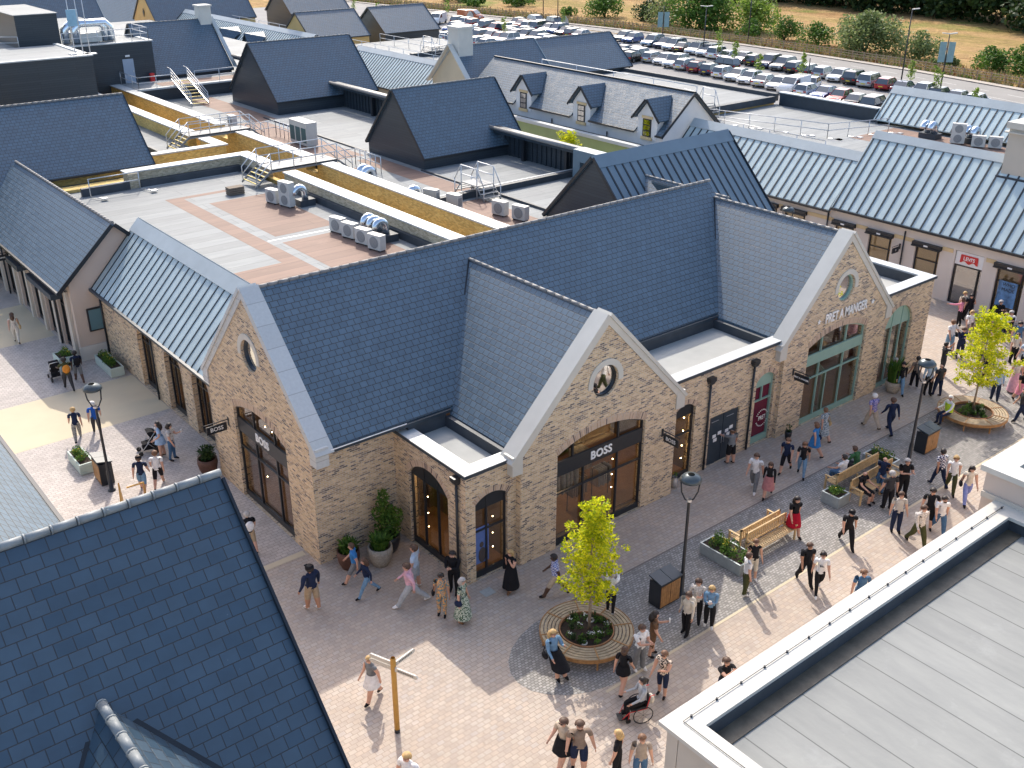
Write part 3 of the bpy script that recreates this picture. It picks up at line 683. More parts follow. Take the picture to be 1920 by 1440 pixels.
# ================================================================ generic buildings
def walls4(mb,x0,x1,y0,y1,z0,z1,t=.3):
    mb.box(x0,x1,y0,y0+t,z0,z1); mb.box(x0,x1,y1-t,y1,z0,z1); mb.box(x0,x0+t,y0+t,y1-t,z0,z1); mb.box(x1-t,x1,y0+t,y1-t,z0,z1)
def gable_block(root,x0,x1,y0,y1,z0,ze,zr,axis,wmat,rmat,oh=.15,tiles=True,verge=black,wname='wall',seam=None,gmat=None,rname='slate_roof',rr=.065):
    """block with a pitched roof whose ridge runs along axis"""
    wm=MB(); rm=MB(); vm=MB()
    wm.box(x0,x1,y0,y1,z0,ze)
    if axis=='x':
        yc=(y0+y1)/2; k=(zr-ze)/((y1-y0)/2)
        for x,dx in ((x0,.2),(x1,-.2)): wm.prism([(x,y0,ze),(x,y1,ze),(x,yc,zr-.1)],(dx,0,0))
        a=[(x0-oh,y0-oh,ze-oh*k),(x1+oh,y0-oh,ze-oh*k),(x1+oh,yc,zr),(x0-oh,yc,zr)]; b=[(x1+oh,y1+oh,ze-oh*k),(x0-oh,y1+oh,ze-oh*k),(x0-oh,yc,zr),(x1+oh,yc,zr)]
        r0,r1=(x0-oh,yc,zr+.03),(x1+oh,yc,zr+.03)
    else:
        xc=(x0+x1)/2; k=(zr-ze)/((x1-x0)/2)
        for y,dy in ((y0,.2),(y1,-.2)): wm.prism([(x0,y,ze),(x1,y,ze),(xc,y,zr-.1)],(0,dy,0))
        a=[(x0-oh,y1+oh,ze-oh*k),(x0-oh,y0-oh,ze-oh*k),(xc,y0-oh,zr),(xc,y1+oh,zr)]; b=[(x1+oh,y0-oh,ze-oh*k),(x1+oh,y1+oh,ze-oh*k),(xc,y1+oh,zr),(xc,y0-oh,zr)]
        r0,r1=(xc,y0-oh,zr+.03),(xc,y1+oh,zr+.03)
    wo=wm.build(wname,[wmat],root)
    for q in (a,b):
        roof_poly(rm,q,.12)
        for i,j in ((0,3),(1,2)): vm.obox(vv(q[i])-Vector((0,0,.14)),vv(q[j])-Vector((0,0,.14)),.05,.17)
        vm.obox(vv(q[0])-Vector((0,0,.14)),vv(q[1])-Vector((0,0,.14)),.10,.11)
    ro=rm.build(rname,[rmat],root); vm.build('bargeboard',[verge],root)
    if seam:
        s=MB()
        for q in (a,b): seams(s,q[0],q[1],vv(q[3]).lerp(vv(q[0]),.12),vv(q[2]).lerp(vv(q[1]),.12),seam)
        s.build('standing_seam',[seam_m],root)
        s=MB()
        for q in (a,b):
            up_=Vector((0,0,.05)); s.prism([vv(q[3])+up_,vv(q[2])+up_,vv(q[2]).lerp(vv(q[1]),.14)+up_,vv(q[3]).lerp(vv(q[0]),.14)+up_],(0,0,-.04))
        s.build('ridge_flashing',[rmat if seam<0 else zinc_cap if rmat is zinc else zinc_dark],root)
    elif tiles: ridge_tiles(root,r0,r1,rr)
    return wo
# ================================================================ buildings around
# --- left: rendered shops with light slate roof, facing the left street
lb=thing('rendered_shop_building','pink rendered shop row with pale slate roof on the left street beside the brick building','building',(13.3,52,0))
w_=MB(); w_.prism([(13.35,52,0),(18.6,52,0),(18.6,52,4.3),(15.95,52,6.85),(13.35,52,4.35)],(0,.3,0)); w_.build('gable_wall',[render_pink],lb)
w_=MB(); Hs=[(1.2,2.5),(3.4,4.9),(5.9,7.4),(8.4,9.9),(11.2,12.8),(14.2,15.8),(17.2,18.8),(20,21.5)]
wall(w_,(13.35,52.3),(0,1),[(0,0),(25,0),(25,4.3),(0,4.3)],[arch(a,b,.02,3.2,0) for a,b in Hs],.35,(1,0)); w_.box(18.3,18.6,52.3,77,0,4.3); w_.build('wall',[render_pink],lb)
for a,b in Hs: window(lb,(13.35,52.3),(0,1),(1,0),a,b,.02,3.2,0,mull=[(a+b)/2],trans=[2.4],depth=.15,name='window')
rm=MB(); roof_poly(rm,[(12.75,51.75,3.98),(15.95,51.75,7.0),(15.95,68.6,7.0),(12.75,68.6,3.98)],.14); roof_poly(rm,[(15.95,51.75,7.0),(19.1,51.75,4.0),(19.1,68.6,4.0),(15.95,68.6,7.0)],.14); rm.build('slate_roof',[slate],lb)
ridge_tiles(lb,(15.95,51.75,7.04),(15.95,68.6,7.04),.08)
vm=MB(); vm.obox((12.75,51.72,3.80),(15.95,51.72,6.82),.06,.2); vm.obox((15.95,51.72,6.82),(19.1,51.72,3.8),.06,.2); vm.obox((12.7,51.75,3.86),(12.7,68.6,3.86),.12,.12); vm.build('bargeboard',[black],lb)
pl=MB(); pl.box(13.28,18.6,51.93,51.995,0,.75); pl.build('plinth',[stone],lb)
each(lb,'pilaster',render_beige,[(13.2,13.345,52.3+a,52.3+a+.35,0,3.7) for a in (0.1,2.75,5.1,7.6,10.2,13.2,16.2,19.2,22)])
aw=MB(); aw.box(12.6,13.19,52.9,57.2,3.25,3.55); aw.build('awning_box',[navy_metal],lb); aw=MB(); aw.box(12.6,13.19,58.8,61.0,3.2,3.5); aw.build('awning_box',[navy_metal],lb)
nbf=MB(); nbf.box(13.95,15.35,51.90,51.97,1.5,2.75); nf=nbf.build('notice_board',[black],lb); nbf=MB(); nbf.box(14.03,15.27,51.885,51.898,1.58,2.67); nbf.build('screen',[plain('teal_screen',(.10,.20,.24),.15,.05,1)],nf)
downpipe(lb,13.35,55.0,3.7,-1,0,hopper=False); downpipe(lb,13.35,64.8,3.7,-1,0,hopper=False)
hanging_sign((13.2,63.2,2.9),(-1,0),'THE KOOPLES','narrow black hanging sign on the pink rendered shop row',.1)
lb['category']='building'
# low metal roof strip between the two roofs
# --- large slate roof behind it
b4=thing('far_left_slate_building','building with wide dark slate roof and yellow brick end behind the pink shop row','building',(10,68,0))
wm=MB(); wm.box(8,24.0,68.7,76,0,5.6); wm.prism([(24.0,68.7,5.6),(24.0,76,5.6),(24.0,72.3,9.2)],(-.3,0,0)); wm.build('wall',[yellow_brick],b4)
rm=MB(); roof_poly(rm,[(2,67.95,5.75),(24.35,67.95,5.75),(24.35,72.1,9.75),(2,72.1,9.75)],.14); roof_poly(rm,[(24.35,76.3,5.75),(2,76.3,5.75),(2,72.1,9.75),(24.35,72.1,9.75)],.14); rm.build('slate_roof',[slate],b4)
ridge_tiles(b4,(2,72.1,9.8),(24.35,72.1,9.8),.07); g=MB(); g.obox((2,67.9,5.6),(24.35,67.9,5.6),.12,.12); g.obox((24.36,67.95,5.55),(24.36,72.1,9.55),.05,.2); g.build('bargeboard',[black],b4)
g=MB(); g.box(17,23.4,66.6,67.6,4.3,5.2); g.build('low_wall',[yellow_brick],b4)
# --- alley building block with yellow parapets and bridges (x 22-30, y 66-100)
b5=thing('yellow_brick_block','flat-roofed yellow brick block with white cappings behind the far left slate roof','building',(24,70,0))
w_=MB(); w_.box(24.6,30.2,69.6,70.0,0,5.9); w_.box(29.5,30.2,70.0,72.4,0,5.9); w_.box(29.5,30.2,74.8,97,0,5.9); w_.build('wall',[yellow_brick],b5)
w_=MB(); w_.box(24.4,30.3,69.4,70.1,5.9,6.0); w_.box(29.4,30.3,70.1,72.5,5.9,6.0); w_.box(29.4,30.3,74.7,97,5.9,6.0); w_.build('parapet_capping',[white_cap],b5)
w_=MB(); w_.box(24.6,29.5,70,97,4.6,5.0); w_.build('roof_deck',[deck],b5)
w_=MB(); w_.box(26.3,26.5,70.2,97,5.0,5.5); w_.build('upstand',[deck_dark],b5)
# --- the long building beyond the alley (D2) with slate boxes
b6=thing('long_flat_roofed_building','long building with grey and brown flat roof and yellow brick alley wall','building',(32.5,41,0))
w_=MB(); w_.box(32.5,33.2,37.4,60.6,0,5.95); w_.box(32.5,33.2,62.2,74.4,0,5.95); w_.box(32.5,33.2,76.2,99,0,5.95); w_.box(32.5,33.2,60.6,62.2,0,5.2); w_.box(32.5,33.2,74.4,76.2,0,5.2); w_.build('alley_wall',[yellow_brick],b6)
w_=MB()
for a,b in ((37.4,60.6),(62.2,74.4),(76.2,99)): w_.box(32.4,33.32,a,b,5.95,6.04)
w_.build('parapet_capping',[white_cap],b6)
w_=MB(); w_.box(33.2,47.0,37.4,94.2,4.6,5.0); w_.build('roof_deck',[deck],b6)
w_=MB(); w_.box(33.2,47.0,37.5,94.2,0,4.59); w_.build('lower_storey',[render_white],b6)
p=MB()
for a in ((33.3,37.6,41,49.6),(34.2,38.2,64,80),(36.9,38.6,51.5,63),(33.4,34.0,51,60),(34.6,36.9,60.6,61.2),(37.2,39.5,80,93)): p.face([(a[0],a[2],5.004),(a[1],a[2],5.004),(a[1],a[3],5.004),(a[0],a[3],5.004)])
p.build('brown_felt_panel',[deck_brown],b6)
p=MB(); p.box(33.3,47.2,50.0,50.35,5.0,5.38); p.box(38.9,39.05,41.5,50,5.0,5.16); p.box(38.75,38.9,50.4,57.7,5,5.1); p.box(38.75,38.9,64.9,81,5,5.1); p.box(33.2,33.45,37.6,94,5.0,5.45); p.build('upstand',[deck_dark],b6)
p=MB(); p.box(33.3,47.2,50.35,50.5,5.0,5.40); p.build('upstand_trim',[white_cap],b6)
# upper deck at the far end with dark fascia
p=MB(); p.box(33.3,56,94.2,150,5.0,6.0); p.build('upper_roof_block',[dark_clad],b6); p=MB(); p.box(33.35,56,94.4,150,6.0,6.03); p.build('upper_roof_deck',[deck],b6)
p=MB(); p.box(33.3,46,94.1,94.5,6.0,6.15); p.build('upper_capping',[white_cap],b6); p=MB(); p.box(36,44,95.6,97.5,6.03,6.036); p.build('brown_felt_panel',[deck_brown],b6)
# slate boxes on it
def roofbox(x0,x1,y0,y1,ze,zr,name,label):
    t=thing(name,label,'roof structure',(x0,(y0+y1)/2,5.0))
    gable_block(t,x0,x1,y0,y1,4.2 if x1<47.9 else 0.0,ze,zr,'x',dark_clad,slate,oh=.14,wname='clad_wall',rr=.05)
    return t
roofbox(39.1,47.8,57.75,64.85,5.95,9.9,'slate_roof_box','dark clad plant enclosure with slate roof, in the middle of the flat roofs')
roofbox(40.3,50.1,81.3,90.1,6.25,10.45,'slate_roof_box','larger slate-roofed dark enclosure, upper left of the middle one, beside the yellow stairs')
t=roofbox(36.6,44.6,99.2,107.9,6.5,10.75,'slate_roof_box','slate-roofed enclosure with pale chimney, beside the black plant building')
c=MB(); c.box(43.6,44.8,103.0,104.2,9.6,11.9); c.box(43.5,44.9,102.9,104.3,11.9,12.05); c.build('chimney',[stone],t)
c=MB(); c.obox((44.95,99.0,6.5),(44.95,103.5,10.8),.35,.12); c.build('coping',[zinc_cap],t)
# metal-roofed enclosure
t=thing('metal_roof_enclosure','dark clad enclosure with blue standing seam metal roof right behind the main ridge','roof structure',(38.2,40.1,5))
gable_block(t,38.2,49.0,36.3,43.9,4.0,5.35,9.25,'x',dark_clad,zinc_dark,oh=.16,seam=.6,rname='metal_roof',wname='clad_wall')
# canopies linking the enclosures
def canopy(label,x0,x1,y0,y1,z,posts,wallx,rail=True):
    x1=x0+.7; wallx=x0+.75; t=thing('dark_canopy',label,'canopy',(x0,y0,5)); m=MB(); m.box(x0,x1,y0,y1,z-.35,z); m.build('canopy_roof',[navy_metal],t)
    m=MB(); m.tube([(x0-.06,y0,z-.02),(x0-.06,y1,z-.02)],.14,8); m.build('canopy_edge',[ridge_m],t)
    m=MB(); [m.box(x0+.3,x0+.55,y-.12,y+.12,5.0,z-.3) for y in posts]; m.build('post',[black],t)
    m=MB(); m.box(wallx,wallx+.15,y0,y1,5.0,z-.38)
    for i in range(int((y1-y0)/.5)): m.box(wallx-.08,wallx,y0+i*.5,y0+i*.5+.08,5.0,z-.40)
    m.build('back_wall',[dark_clad],t); return t
canopy('long dark canopy between the middle slate enclosure and the grey portal',45.6,49.6,49.4,59.0,6.95,(51,55.5),49.2)
canopy('dark canopy running behind the middle slate enclosure',46.0,50.4,64.6,82.4,7.05,(70,76),50.2)
canopy('short dark canopy beside the slate enclosure with the chimney',45.0,49.5,90.4,99.5,7.6,(93,),49.3)
t=thing('grey_portal','grey metal portal frame at the end of the long dark canopy','canopy',(45.2,44,5)); m=MB(); m.box(45.1,46.1,44.2,49.35,6.75,7.05); m.box(45.1,45.6,48.7,49.35,5.0,6.75); m.box(45.1,45.25,44.2,48.7,6.3,6.75); m.build('portal_frame',[zinc_dark],t); m=MB(); m.box(46.0,46.2,44.2,48.7,5,6.74)
for i in range(9): m.box(45.9,46.0,44.4+i*.5,44.5+i*.5,5,6.7)
m.build('louvre',[dark_clad],t)
# --- black plant building, top left
k=thing('black_plant_building','black clad plant building with flat roof in the top left corner','building',(28.4,90,5))
m=MB(); m.box(5,28.4,90,99,4.5,9.95); m.box(5,36.9,99,112,4.5,9.6); m.build('clad_wall',[dark_clad],k)
m=MB(); m.box(5.3,28.1,90.3,98.9,9.75,9.97) ; m.box(5.3,36.6,99.3,111.7,9.58,9.63); m.build('roof_deck',[deck],k)
m=MB(); m.box(5,28.5,89.92,90.3,9.95,10.05); m.box(28.1,28.5,90.3,99.2,9.95,10.05); m.box(28.5,37.0,98.92,99.3,9.6,9.7); m.box(36.6,37.0,99.3,103,9.6,9.7); m.build('parapet_capping',[white_cap],k)
m=MB(); m.box(25.6,29.2,100.4,110,9.6,12.4); m.build('plant_box',[dark_clad],k); m=MB(); m.box(25.5,29.3,100.3,110.1,12.4,12.46); m.build('plant_box_roof',[deck],k)
m=MB(); m.box(33.9,34.9,98.93,98.99,6.05,8.2); do=m.build('door',[plain('pale_blue_door',(.33,.40,.50),.4,.05,2)],k); m=MB(); m.box(34.75,34.82,98.88,98.93,7.0,7.15); m.build('handle',[galv],do)
m=MB(); m.box(34.2,34.6,98.85,98.95,8.4,8.55); m.build('door_lamp',[white_paint],k)
# light grey roofs behind
g2=thing('grey_flat_roof_block','low building with plain grey flat roof behind the black plant building','building',(10,112,0)); m=MB(); m.box(5,46,112.2,149,0,7.0); m.build('wall',[render_beige],g2); m=MB(); m.box(4.8,46.2,112.0,149.2,7.0,7.1); m.build('roof_deck',[deck],g2)
# --- street to the right of D2: white dormer building, Levi's building, green wall
wd=thing('white_dormer_building','white rendered building with pale slate roof and three gabled dormers','building',(56.3,52,0))
m=MB(); m.box(56.3,62.3,51.9,75.5,0,6.0); m.prism([(56.3,51.9,6.0),(62.3,51.9,6.0),(59.3,51.9,8.6)],(0,.25,0)); m.build('wall',[render_white],wd)
rm=MB(); roof_poly(rm,[(56.9,51.7,6.73),(59.3,51.7,8.8),(59.3,75.7,8.8),(56.9,75.7,6.73)],.13)
for ya,yb in ((51.7,52.4),(54.6,59.6),(61.8,66.8),(69.0,75.7)): roof_poly(rm,[(56.05,ya,6.0),(56.9,ya,6.73),(56.9,yb,6.73),(56.05,yb,6.0)],.13)
roof_poly(rm,[(59.3,51.7,8.8),(62.5,51.7,6.0),(62.5,75.7,6.0),(59.3,75.7,8.8)],.13); rm.build('slate_roof',[slate],wd)
m=MB(); m.obox((59.3,51.7,8.76),(59.3,75.7,8.76),.2,.11); m.build('ridge_capping',[black],wd)
vm=MB(); vm.obox((56.0,51.68,5.82),(59.3,51.68,8.63),.06,.2); vm.obox((59.3,51.68,8.63),(62.5,51.68,5.85),.06,.2); [vm.obox((55.98,ya,5.86),(55.98,yb,5.86),.12,.13) for ya,yb in ((51.7,52.4),(54.6,59.6),(61.8,66.8),(69.0,75.7))]; vm.build('bargeboard',[black],wd)
for yc in (53.5,60.7,67.9):
    m=MB(); m.box(56.26,57.9,yc-1.0,yc+1.0,5.5,7.15); m.prism([(56.26,yc-1.0,7.15),(56.26,yc+1.0,7.15),(56.26,yc,8.3)],(.2,0,0)); dm=m.build('dormer',[render_white],wd)
    m=MB()
    for sg in (-1,1):
        m.prism([(56.0,yc+sg*1.32,6.92),(57.1,yc+sg*1.32,6.92),(58.75,yc,8.36),(56.0,yc,8.36)],(0,0,.09))
    m.build('dormer_roof',[slate],dm)
    m=MB(); m.obox((55.98,yc-1.36,6.84),(55.98,yc,8.34),.07,.16,upv=(0,-.7,.7)); m.obox((55.98,yc+1.36,6.84),(55.98,yc,8.34),.07,.16,upv=(0,.7,.7)); m.build('bargeboard',[black],dm)
    m=MB(); m.box(56.20,56.255,yc-.55,yc+.55,7.0,7.2); m.box(56.16,56.255,yc-.55,yc+.55,5.45,5.68); m.build('window_surround',[band_stone],dm)
    m=MB(); m.box(56.2,56.25,yc-.42,yc+.42,5.7,6.98); wn=m.build('window',[black],dm); m=MB()
    for a in (-.3,.04):
        for z in (5.77,6.18,6.58): m.box(56.185,56.2,yc+a-.03,yc+a+.29,z,z+.33)
    m.build('pane',[glass_dark],wn)
for y in (57.7,64.2): downpipe(wd,56.3,y,5.4,-1,0,hopper=False)
gw=thing('green_clad_shop','single storey shop with green cladding and white capping below the white dormer building','building',(54.9,52,0))
m=MB(); m.box(54.9,56.2,51.95,72,0,5.0); m.build('wall',[green_clad],gw); m=MB(); m.box(54.75,55.25,51.95,72.1,5.0,5.25); m.build('capping',[white_cap],gw); m=MB(); m.box(55.25,56.2,52,72,5.0,5.03); m.build('roof_deck',[deck_dark],gw)
render_pale=plain('pale_render',(.68,.61,.55),.9,.05,.6)
lv=thing('standing_seam_shop_building','long cream rendered shop building with standing seam metal roofs on the right','building',(56.4,23,0))
w_=MB(); ops=[(2.1,3.6),(5.2,6.7),(8.0,9.6),(10.9,13.3),(14.3,16.1),(17.6,19.5),(22.7,24.4),(26.3,28.0),(29.6,31.2),(34.8,36.6),(37.4,39.1)]
# s runs along +y from y=5
ops=[]
def lev(a,b): ops.append((a-5,b-5))
for a,b in ((15.2,17.2),(18.6,20.4),(21.4,23.2),(24.1,25.75),(26.6,28.35),(29.3,30.9),(32.5,34.1),(35.2,36.6),(38.9,40.6),(41.2,42.8),(45,47)): lev(a,b)
wall(w_,(56.4,5.0),(0,1),[(0,0),(46.9,0),(46.9,3.75),(0,3.75)],[arch(a,b,.02,3.0 if i!=4 else 3.25,0) for i,(a,b) in enumerate(ops)],.35,(1,0)); w_.box(56.75,64,5,5.3,0,3.9); w_.box(56.75,64,51.5,51.9,0,4); w_.build('wall',[render_pale],lv)
each(lv,'stone_band',band_stone,[(56.36,56.399,5+ops[i][1]+.14,5+ops[i+1][0]-.14,3.02,3.25) for i in range(len(ops)-1)])
for i,(a,b) in enumerate(ops):
    if i==4: window(lv,(56.4,5),(0,1),(1,0),a,b,.02,3.25,0,mull=[(a+.25,.02,2.3)],trans=[2.35],panels=[(2.42,3.2)],panelm=white_paint,name='shop_front',kick=0,gm=glass_dark)
    else: window(lv,(56.4,5),(0,1),(1,0),a,b,.02,3.0,0,mull=[a+.2],trans=[2.1],name='window',gm=glass)
    if i!=4:
        m=MB(); m.box(56.12,56.39,5+a-.12,5+b+.12,2.95,3.2); m.box(56.05,56.12,5+a-.12,5+b+.12,2.92,3.0); so_=m.build('shutter_box',[black],lv); m=MB(); m.box(56.09,56.118,5+(a+b)/2-.13,5+(a+b)/2+.13,3.03,3.12); m.build('shutter_label',[white_paint],so_)
a,b=ops[4]; yc=5+(a+b)/2
m=MB(); pts=[(-.52,.24),(.52,.24),(.55,-.24)]+[(.55-1.1*t,-.24-.075*math.cos(t*PI*4)+.04) for t in [i/12 for i in range(1,12)]]+[(-.55,-.24)]
m.prism([(56.47,yc-px,2.82+pz) for px,pz in pts],(-.03,0,0)); so_=m.build('red_sign',[red_paint],lv)
lettering(so_,"LEVI'S",.30,(56.435,yc,2.84),(0,-1,0),white_letters,ext=.006,bold=.006,sx=.95)
m=MB(); m.box(56.42,56.44,5+ops[3][0]+.3,5+ops[3][1]-.25,.7,2.2); m.build('window_poster',[plain('blue_poster',(.10,.22,.42),.5,.5,3)],lv)
lettering(lv,'WHO',.28,(56.41,24.9,2.0),(0,-1,0),plain('black_print',(.02,.02,.02)),ext=.003); lettering(lv,'MADE',.28,(56.41,24.9,1.7),(0,-1,0),bpy.data.materials['black_print'],ext=.003)
zr=MB()
def mroof(e0,e1,r0,r1,step,flash=.15,mt=zinc):
    roof_poly(zr,[e0,r0,r1,e1],.09); s=MB(); e0,e1,r0,r1=map(vv,(e0,e1,r0,r1)); ra,rb=r0.lerp(e0,flash),r1.lerp(e1,flash); seams(s,e0,e1,ra,rb,step); return s,(r0,r1,ra,rb)
sa,fa=mroof((56.15,5,4.0),(56.15,36.9,4.0),(60.0,5,8.3),(60.0,36.9,8.3),.62,.10)
sb,fb=mroof((56.15,36.95,3.75),(56.15,51.6,3.75),(59.3,36.95,6.95),(59.3,51.6,6.95),.6,.16)
roof_poly(zr,[(60,5,8.3),(63.8,5,4.5),(63.8,36.9,4.5),(60,36.9,8.3)],.09); zr.build('metal_roof',[zinc],lv)
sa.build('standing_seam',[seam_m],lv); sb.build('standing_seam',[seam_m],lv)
s=MB()
for f in (fa,fb): u_=Vector((-.03,0,.05)); s.prism([f[0]+u_,f[1]+u_,f[3]+u_,f[2]+u_],(.0,0,-.04))
s.build('ridge_flashing',[zinc_cap],lv)
s=MB(); s.obox((56.1,5,3.84),(56.1,36.9,3.84),.13,.13); s.obox((56.1,36.95,3.6),(56.1,51.6,3.6),.13,.13); s.prism([(56.15,36.93,3.85),(60.0,36.93,8.2),(60.3,36.93,7.6),(56.6,36.93,3.6)],(0,-.05,0)); s.build('gutter',[black],lv)
for y in (37.15,31.65): downpipe(lv,56.4,y,3.6,-1,0,hopper=False)
c=MB(); c.box(59.2,60.9,26.4,28.0,6.8,10.0); c.build('chimney',[render_beige],lv)
c=MB(); c.box(59.05,61.05,26.25,28.15,10.0,10.35); c.box(59.0,61.1,26.2,28.2,9.75,9.82); c.build('chimney_cap',[cream_cap],lv); c=MB(); c.box(59.0,61.1,26.2,28.2,6.75,7.3); c.build('chimney_flashing',[navy_metal],lv)
hanging_sign((56.4,31.9,2.5),(-1,0),'O','small black hanging sign beside the downpipe of the metal-roofed shops',.16,.7)
m=MB(); m.box(60.2,81.4,5,47.4,0,4.99); m.box(60.2,77.6,47.4,58,0,4.99); m.build('rear_block',[render_cream],lv); m=MB(); m.box(63.8,77.5,5,58,4.99,5.03); m.build('roof_deck',[deck],lv)
m=MB(); m.box(70.5,76.4,33,45.5,5.03,5.036); m.box(63.9,66.0,44,57,5.03,5.036); m.box(62,64,30,36,5.03,5.036); m.build('brown_felt_panel',[deck_brown],lv)
m=MB(); m.box(77.2,77.7,47.7,57.5,4.9,6.1); m.build('parapet_wall',[navy_metal],lv); m=MB(); m.box(77.1,77.8,47.65,57.6,6.1,6.18); m.build('parapet_capping',[white_cap],lv)
jr=MB(); roof_poly(jr,[(76.7,5,5.4),(79.0,5,7.75),(79.0,47.6,7.75),(76.7,47.6,5.4)],.09); roof_poly(jr,[(79,5,7.75),(81.6,5,5.2),(81.6,47.6,5.2),(79,47.6,7.75)],.09); jr.build('metal_roof',[zinc],lv)
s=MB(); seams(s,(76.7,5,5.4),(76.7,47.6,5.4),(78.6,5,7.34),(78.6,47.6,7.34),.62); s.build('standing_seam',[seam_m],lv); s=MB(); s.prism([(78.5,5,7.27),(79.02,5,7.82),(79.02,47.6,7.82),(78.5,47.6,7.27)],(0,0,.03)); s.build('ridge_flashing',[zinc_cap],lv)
m=MB(); m.prism([(76.8,47.5,5.0),(81.4,47.5,5.0),(79.0,47.5,7.6)],(0,-.2,0)); m.build('gable_wall',[navy_metal],lv)
b7=thing('grey_flat_roof_block','flat-roofed block with grey felt roof and dark edge behind the white dormer building','building',(62.5,58,0)); m=MB(); m.box(62.4,77.4,58.2,86,0,5.5); m.build('wall',[render_yellow],b7); m=MB(); m.box(62.3,77.5,58.1,86,5.5,5.62); m.build('roof_deck',[deck],b7)
m=MB(); m.box(77.2,77.7,58,86.3,5.3,5.95); m.box(62.3,77.2,57.9,58.25,5.2,5.75); m.box(69,77.7,85.9,86.3,5.3,5.95); m.build('roof_edge',[deck_dark],b7)
# --- far buildings
def far(name,label,args,**kw):
    t=thing(name,label,'building',(args[0],args[2],0)); gable_block(t,*args,**kw); return t
t=far('cream_gable_building','cream rendered gable building with a pale chimney and slate roof behind the middle enclosure',(56.6,66.2,75.3,81.7,0,6.6,9.6,'x',render_cream,slate),oh=.05,verge=zinc_cap)
m=MB(); m.box(56.7,58.3,77.6,79.2,8.6,11.1); m.box(56.6,58.4,77.5,79.3,11.1,11.3); m.build('chimney',[stone],t)
m=MB(); m.obox((56.35,75.0,6.2),(56.35,78.5,9.75),.5,.1); m.obox((56.35,82.0,6.2),(56.35,78.5,9.75),.5,.1); m.build('coping',[stone],t)
far('slate_gable_building','slate-roofed building with dark gable end at the edge of the car park',(66.6,78.4,77.4,84.2,0,6.2,9.1,'x',dark_clad,slate))
t=far('metal_roof_shop','low shop with pale ribbed metal roof behind the upper slate enclosure',(57.6,63.8,84.5,101.5,0,4.3,7.0,'y',render_cream,zinc),seam=.5,rname='metal_roof')
t=far('metal_roof_shop','ribbed metal roof with two small dormers, behind the chimney of the slate enclosure',(58,65,112.5,150,0,4.0,7.1,'y',render_cream,zinc),seam=.55,rname='metal_roof')
for yc in (124,131):
    m=MB(); m.prism([(58.2,yc-1.3,4.6),(58.2,yc+1.3,4.6),(58.2,yc,6.3)],(.2,0,0)); m.prism([(57.9,yc+1.6,4.5),(57.9,yc,6.4),(60.5,yc,6.4),(60.0,yc+1.6,5.9)],(0,0,.1)); m.prism([(57.9,yc-1.6,4.5),(57.9,yc,6.4),(60.5,yc,6.4),(60.0,yc-1.6,5.9)],(0,0,.1)); m.build('dormer',[slate],t)
t=far('yellow_gable_building','yellow rendered gable with dark slate roof, upper middle',(62,70,114.5,121.6,0,6.4,9.1,'x',render_yellow,slate)); m=MB(); m.box(61.93,61.99,117.7,118.5,6.3,6.9); m.build('window',[black],t)
far('slate_gable_building','slate roof building with dark gable end next to the parked cars, upper middle',(72.3,80.5,114.4,121.8,0,6.4,9.1,'x',dark_clad,slate))
far('slate_gable_building','small slate roof at the very top between the railings and parked cars',(76,86,146,154,0,6.0,9.2,'x',dark_clad,slate))
t=far('yellow_gable_building','yellow rendered gable with slate roof and small window near the top left',(57,72,149.8,158.5,0,5.6,9.8,'x',render_yellow,slate)); m=MB(); m.prism([(56.93,154.2,7.2),(56.93,153.9,6.7),(56.93,154.2,6.0),(56.93,154.5,6.7)],(-.05,0,0)); m.build('window',[black],t)
t=far('brown_shop_row','brown rendered shop row with pale slate roof at the top left',(57.2,63,159,200,0,4.2,7.6,'y',render_pink,slate))
m=MB()
for i in range(8): m.box(57.0,57.18,161+i*3.2,163+i*3.2,.5,2.8)
m.build('shop_window',[black],t); m=MB()
for i in range(8): m.box(56.2,57.15,160.9+i*3.2,163.1+i*3.2,2.8,3.1)
m.build('awning',[navy_metal],t)
far('slate_gable_building','dark slate roof cut by the top left corner of the view',(30,50.3,151,160.5,0,5.8,10.4,'x',render_pink,slate),verge=stone)
t=far('grey_flat_roof_block',"flat roof with railings between the ribbed metal roof and yellow gable",(65,72,122,160,0,4.6,4.75,'y',render_cream,deck),tiles=False)
t=thing('grey_flat_roof_block','flat grey roof with guard rails left of the cream gable chimney','building',(63.9,87,0)); m=MB(); m.box(63.9,78,86.4,113,0,5.4); m.build('wall',[render_yellow],t); m=MB(); m.box(63.8,78.1,86.3,113.1,5.4,5.55); m.build('roof_deck',[deck],t); m=MB(); m.box(66,76,99,99.6,5.5,6.0); m.build('upstand',[deck_dark],t)
# --- foreground: slate roof bottom left
fl=thing('foreground_slate_building','large building with close dark blue slate roof filling the bottom left corner','building',(5.9,11.7,0))
m=MB(); m.box(-14,5.75,11.9,19.4,0,8.7); m.prism([(5.75,11.9,8.7),(5.75,19.4,8.7),(5.75,15.7,12.4)],(-.25,0,0)); m.box(-8,4.4,19.4,40,0,8.3); m.build('wall',[render_pink],fl)
rm=MB(); roof_poly(rm,[(-14,11.62,8.42),(5.95,11.62,8.42),(5.95,15.72,12.6),(-14,15.72,12.6)],.12); roof_poly(rm,[(5.95,19.8,8.42),(-14,19.8,8.42),(-14,15.72,12.6),(5.95,15.72,12.6)],.12)
r2=MB(); roof_poly(r2,[(4.62,16.5,8.5),(4.62,40,8.5),(1.0,40,12.2),(1.0,16.5,12.2)],.12); r2.build('side_roof',[slate],fl)
for sg in (-1,1): roof_poly(rm,[(2.78,13.72,10.52),(2.78+sg*2.05,11.66,8.45),(2.78+sg*2.05,8,8.45),(2.78,8,10.52)],.12)
rm.build('slate_roof',[slate_near],fl)
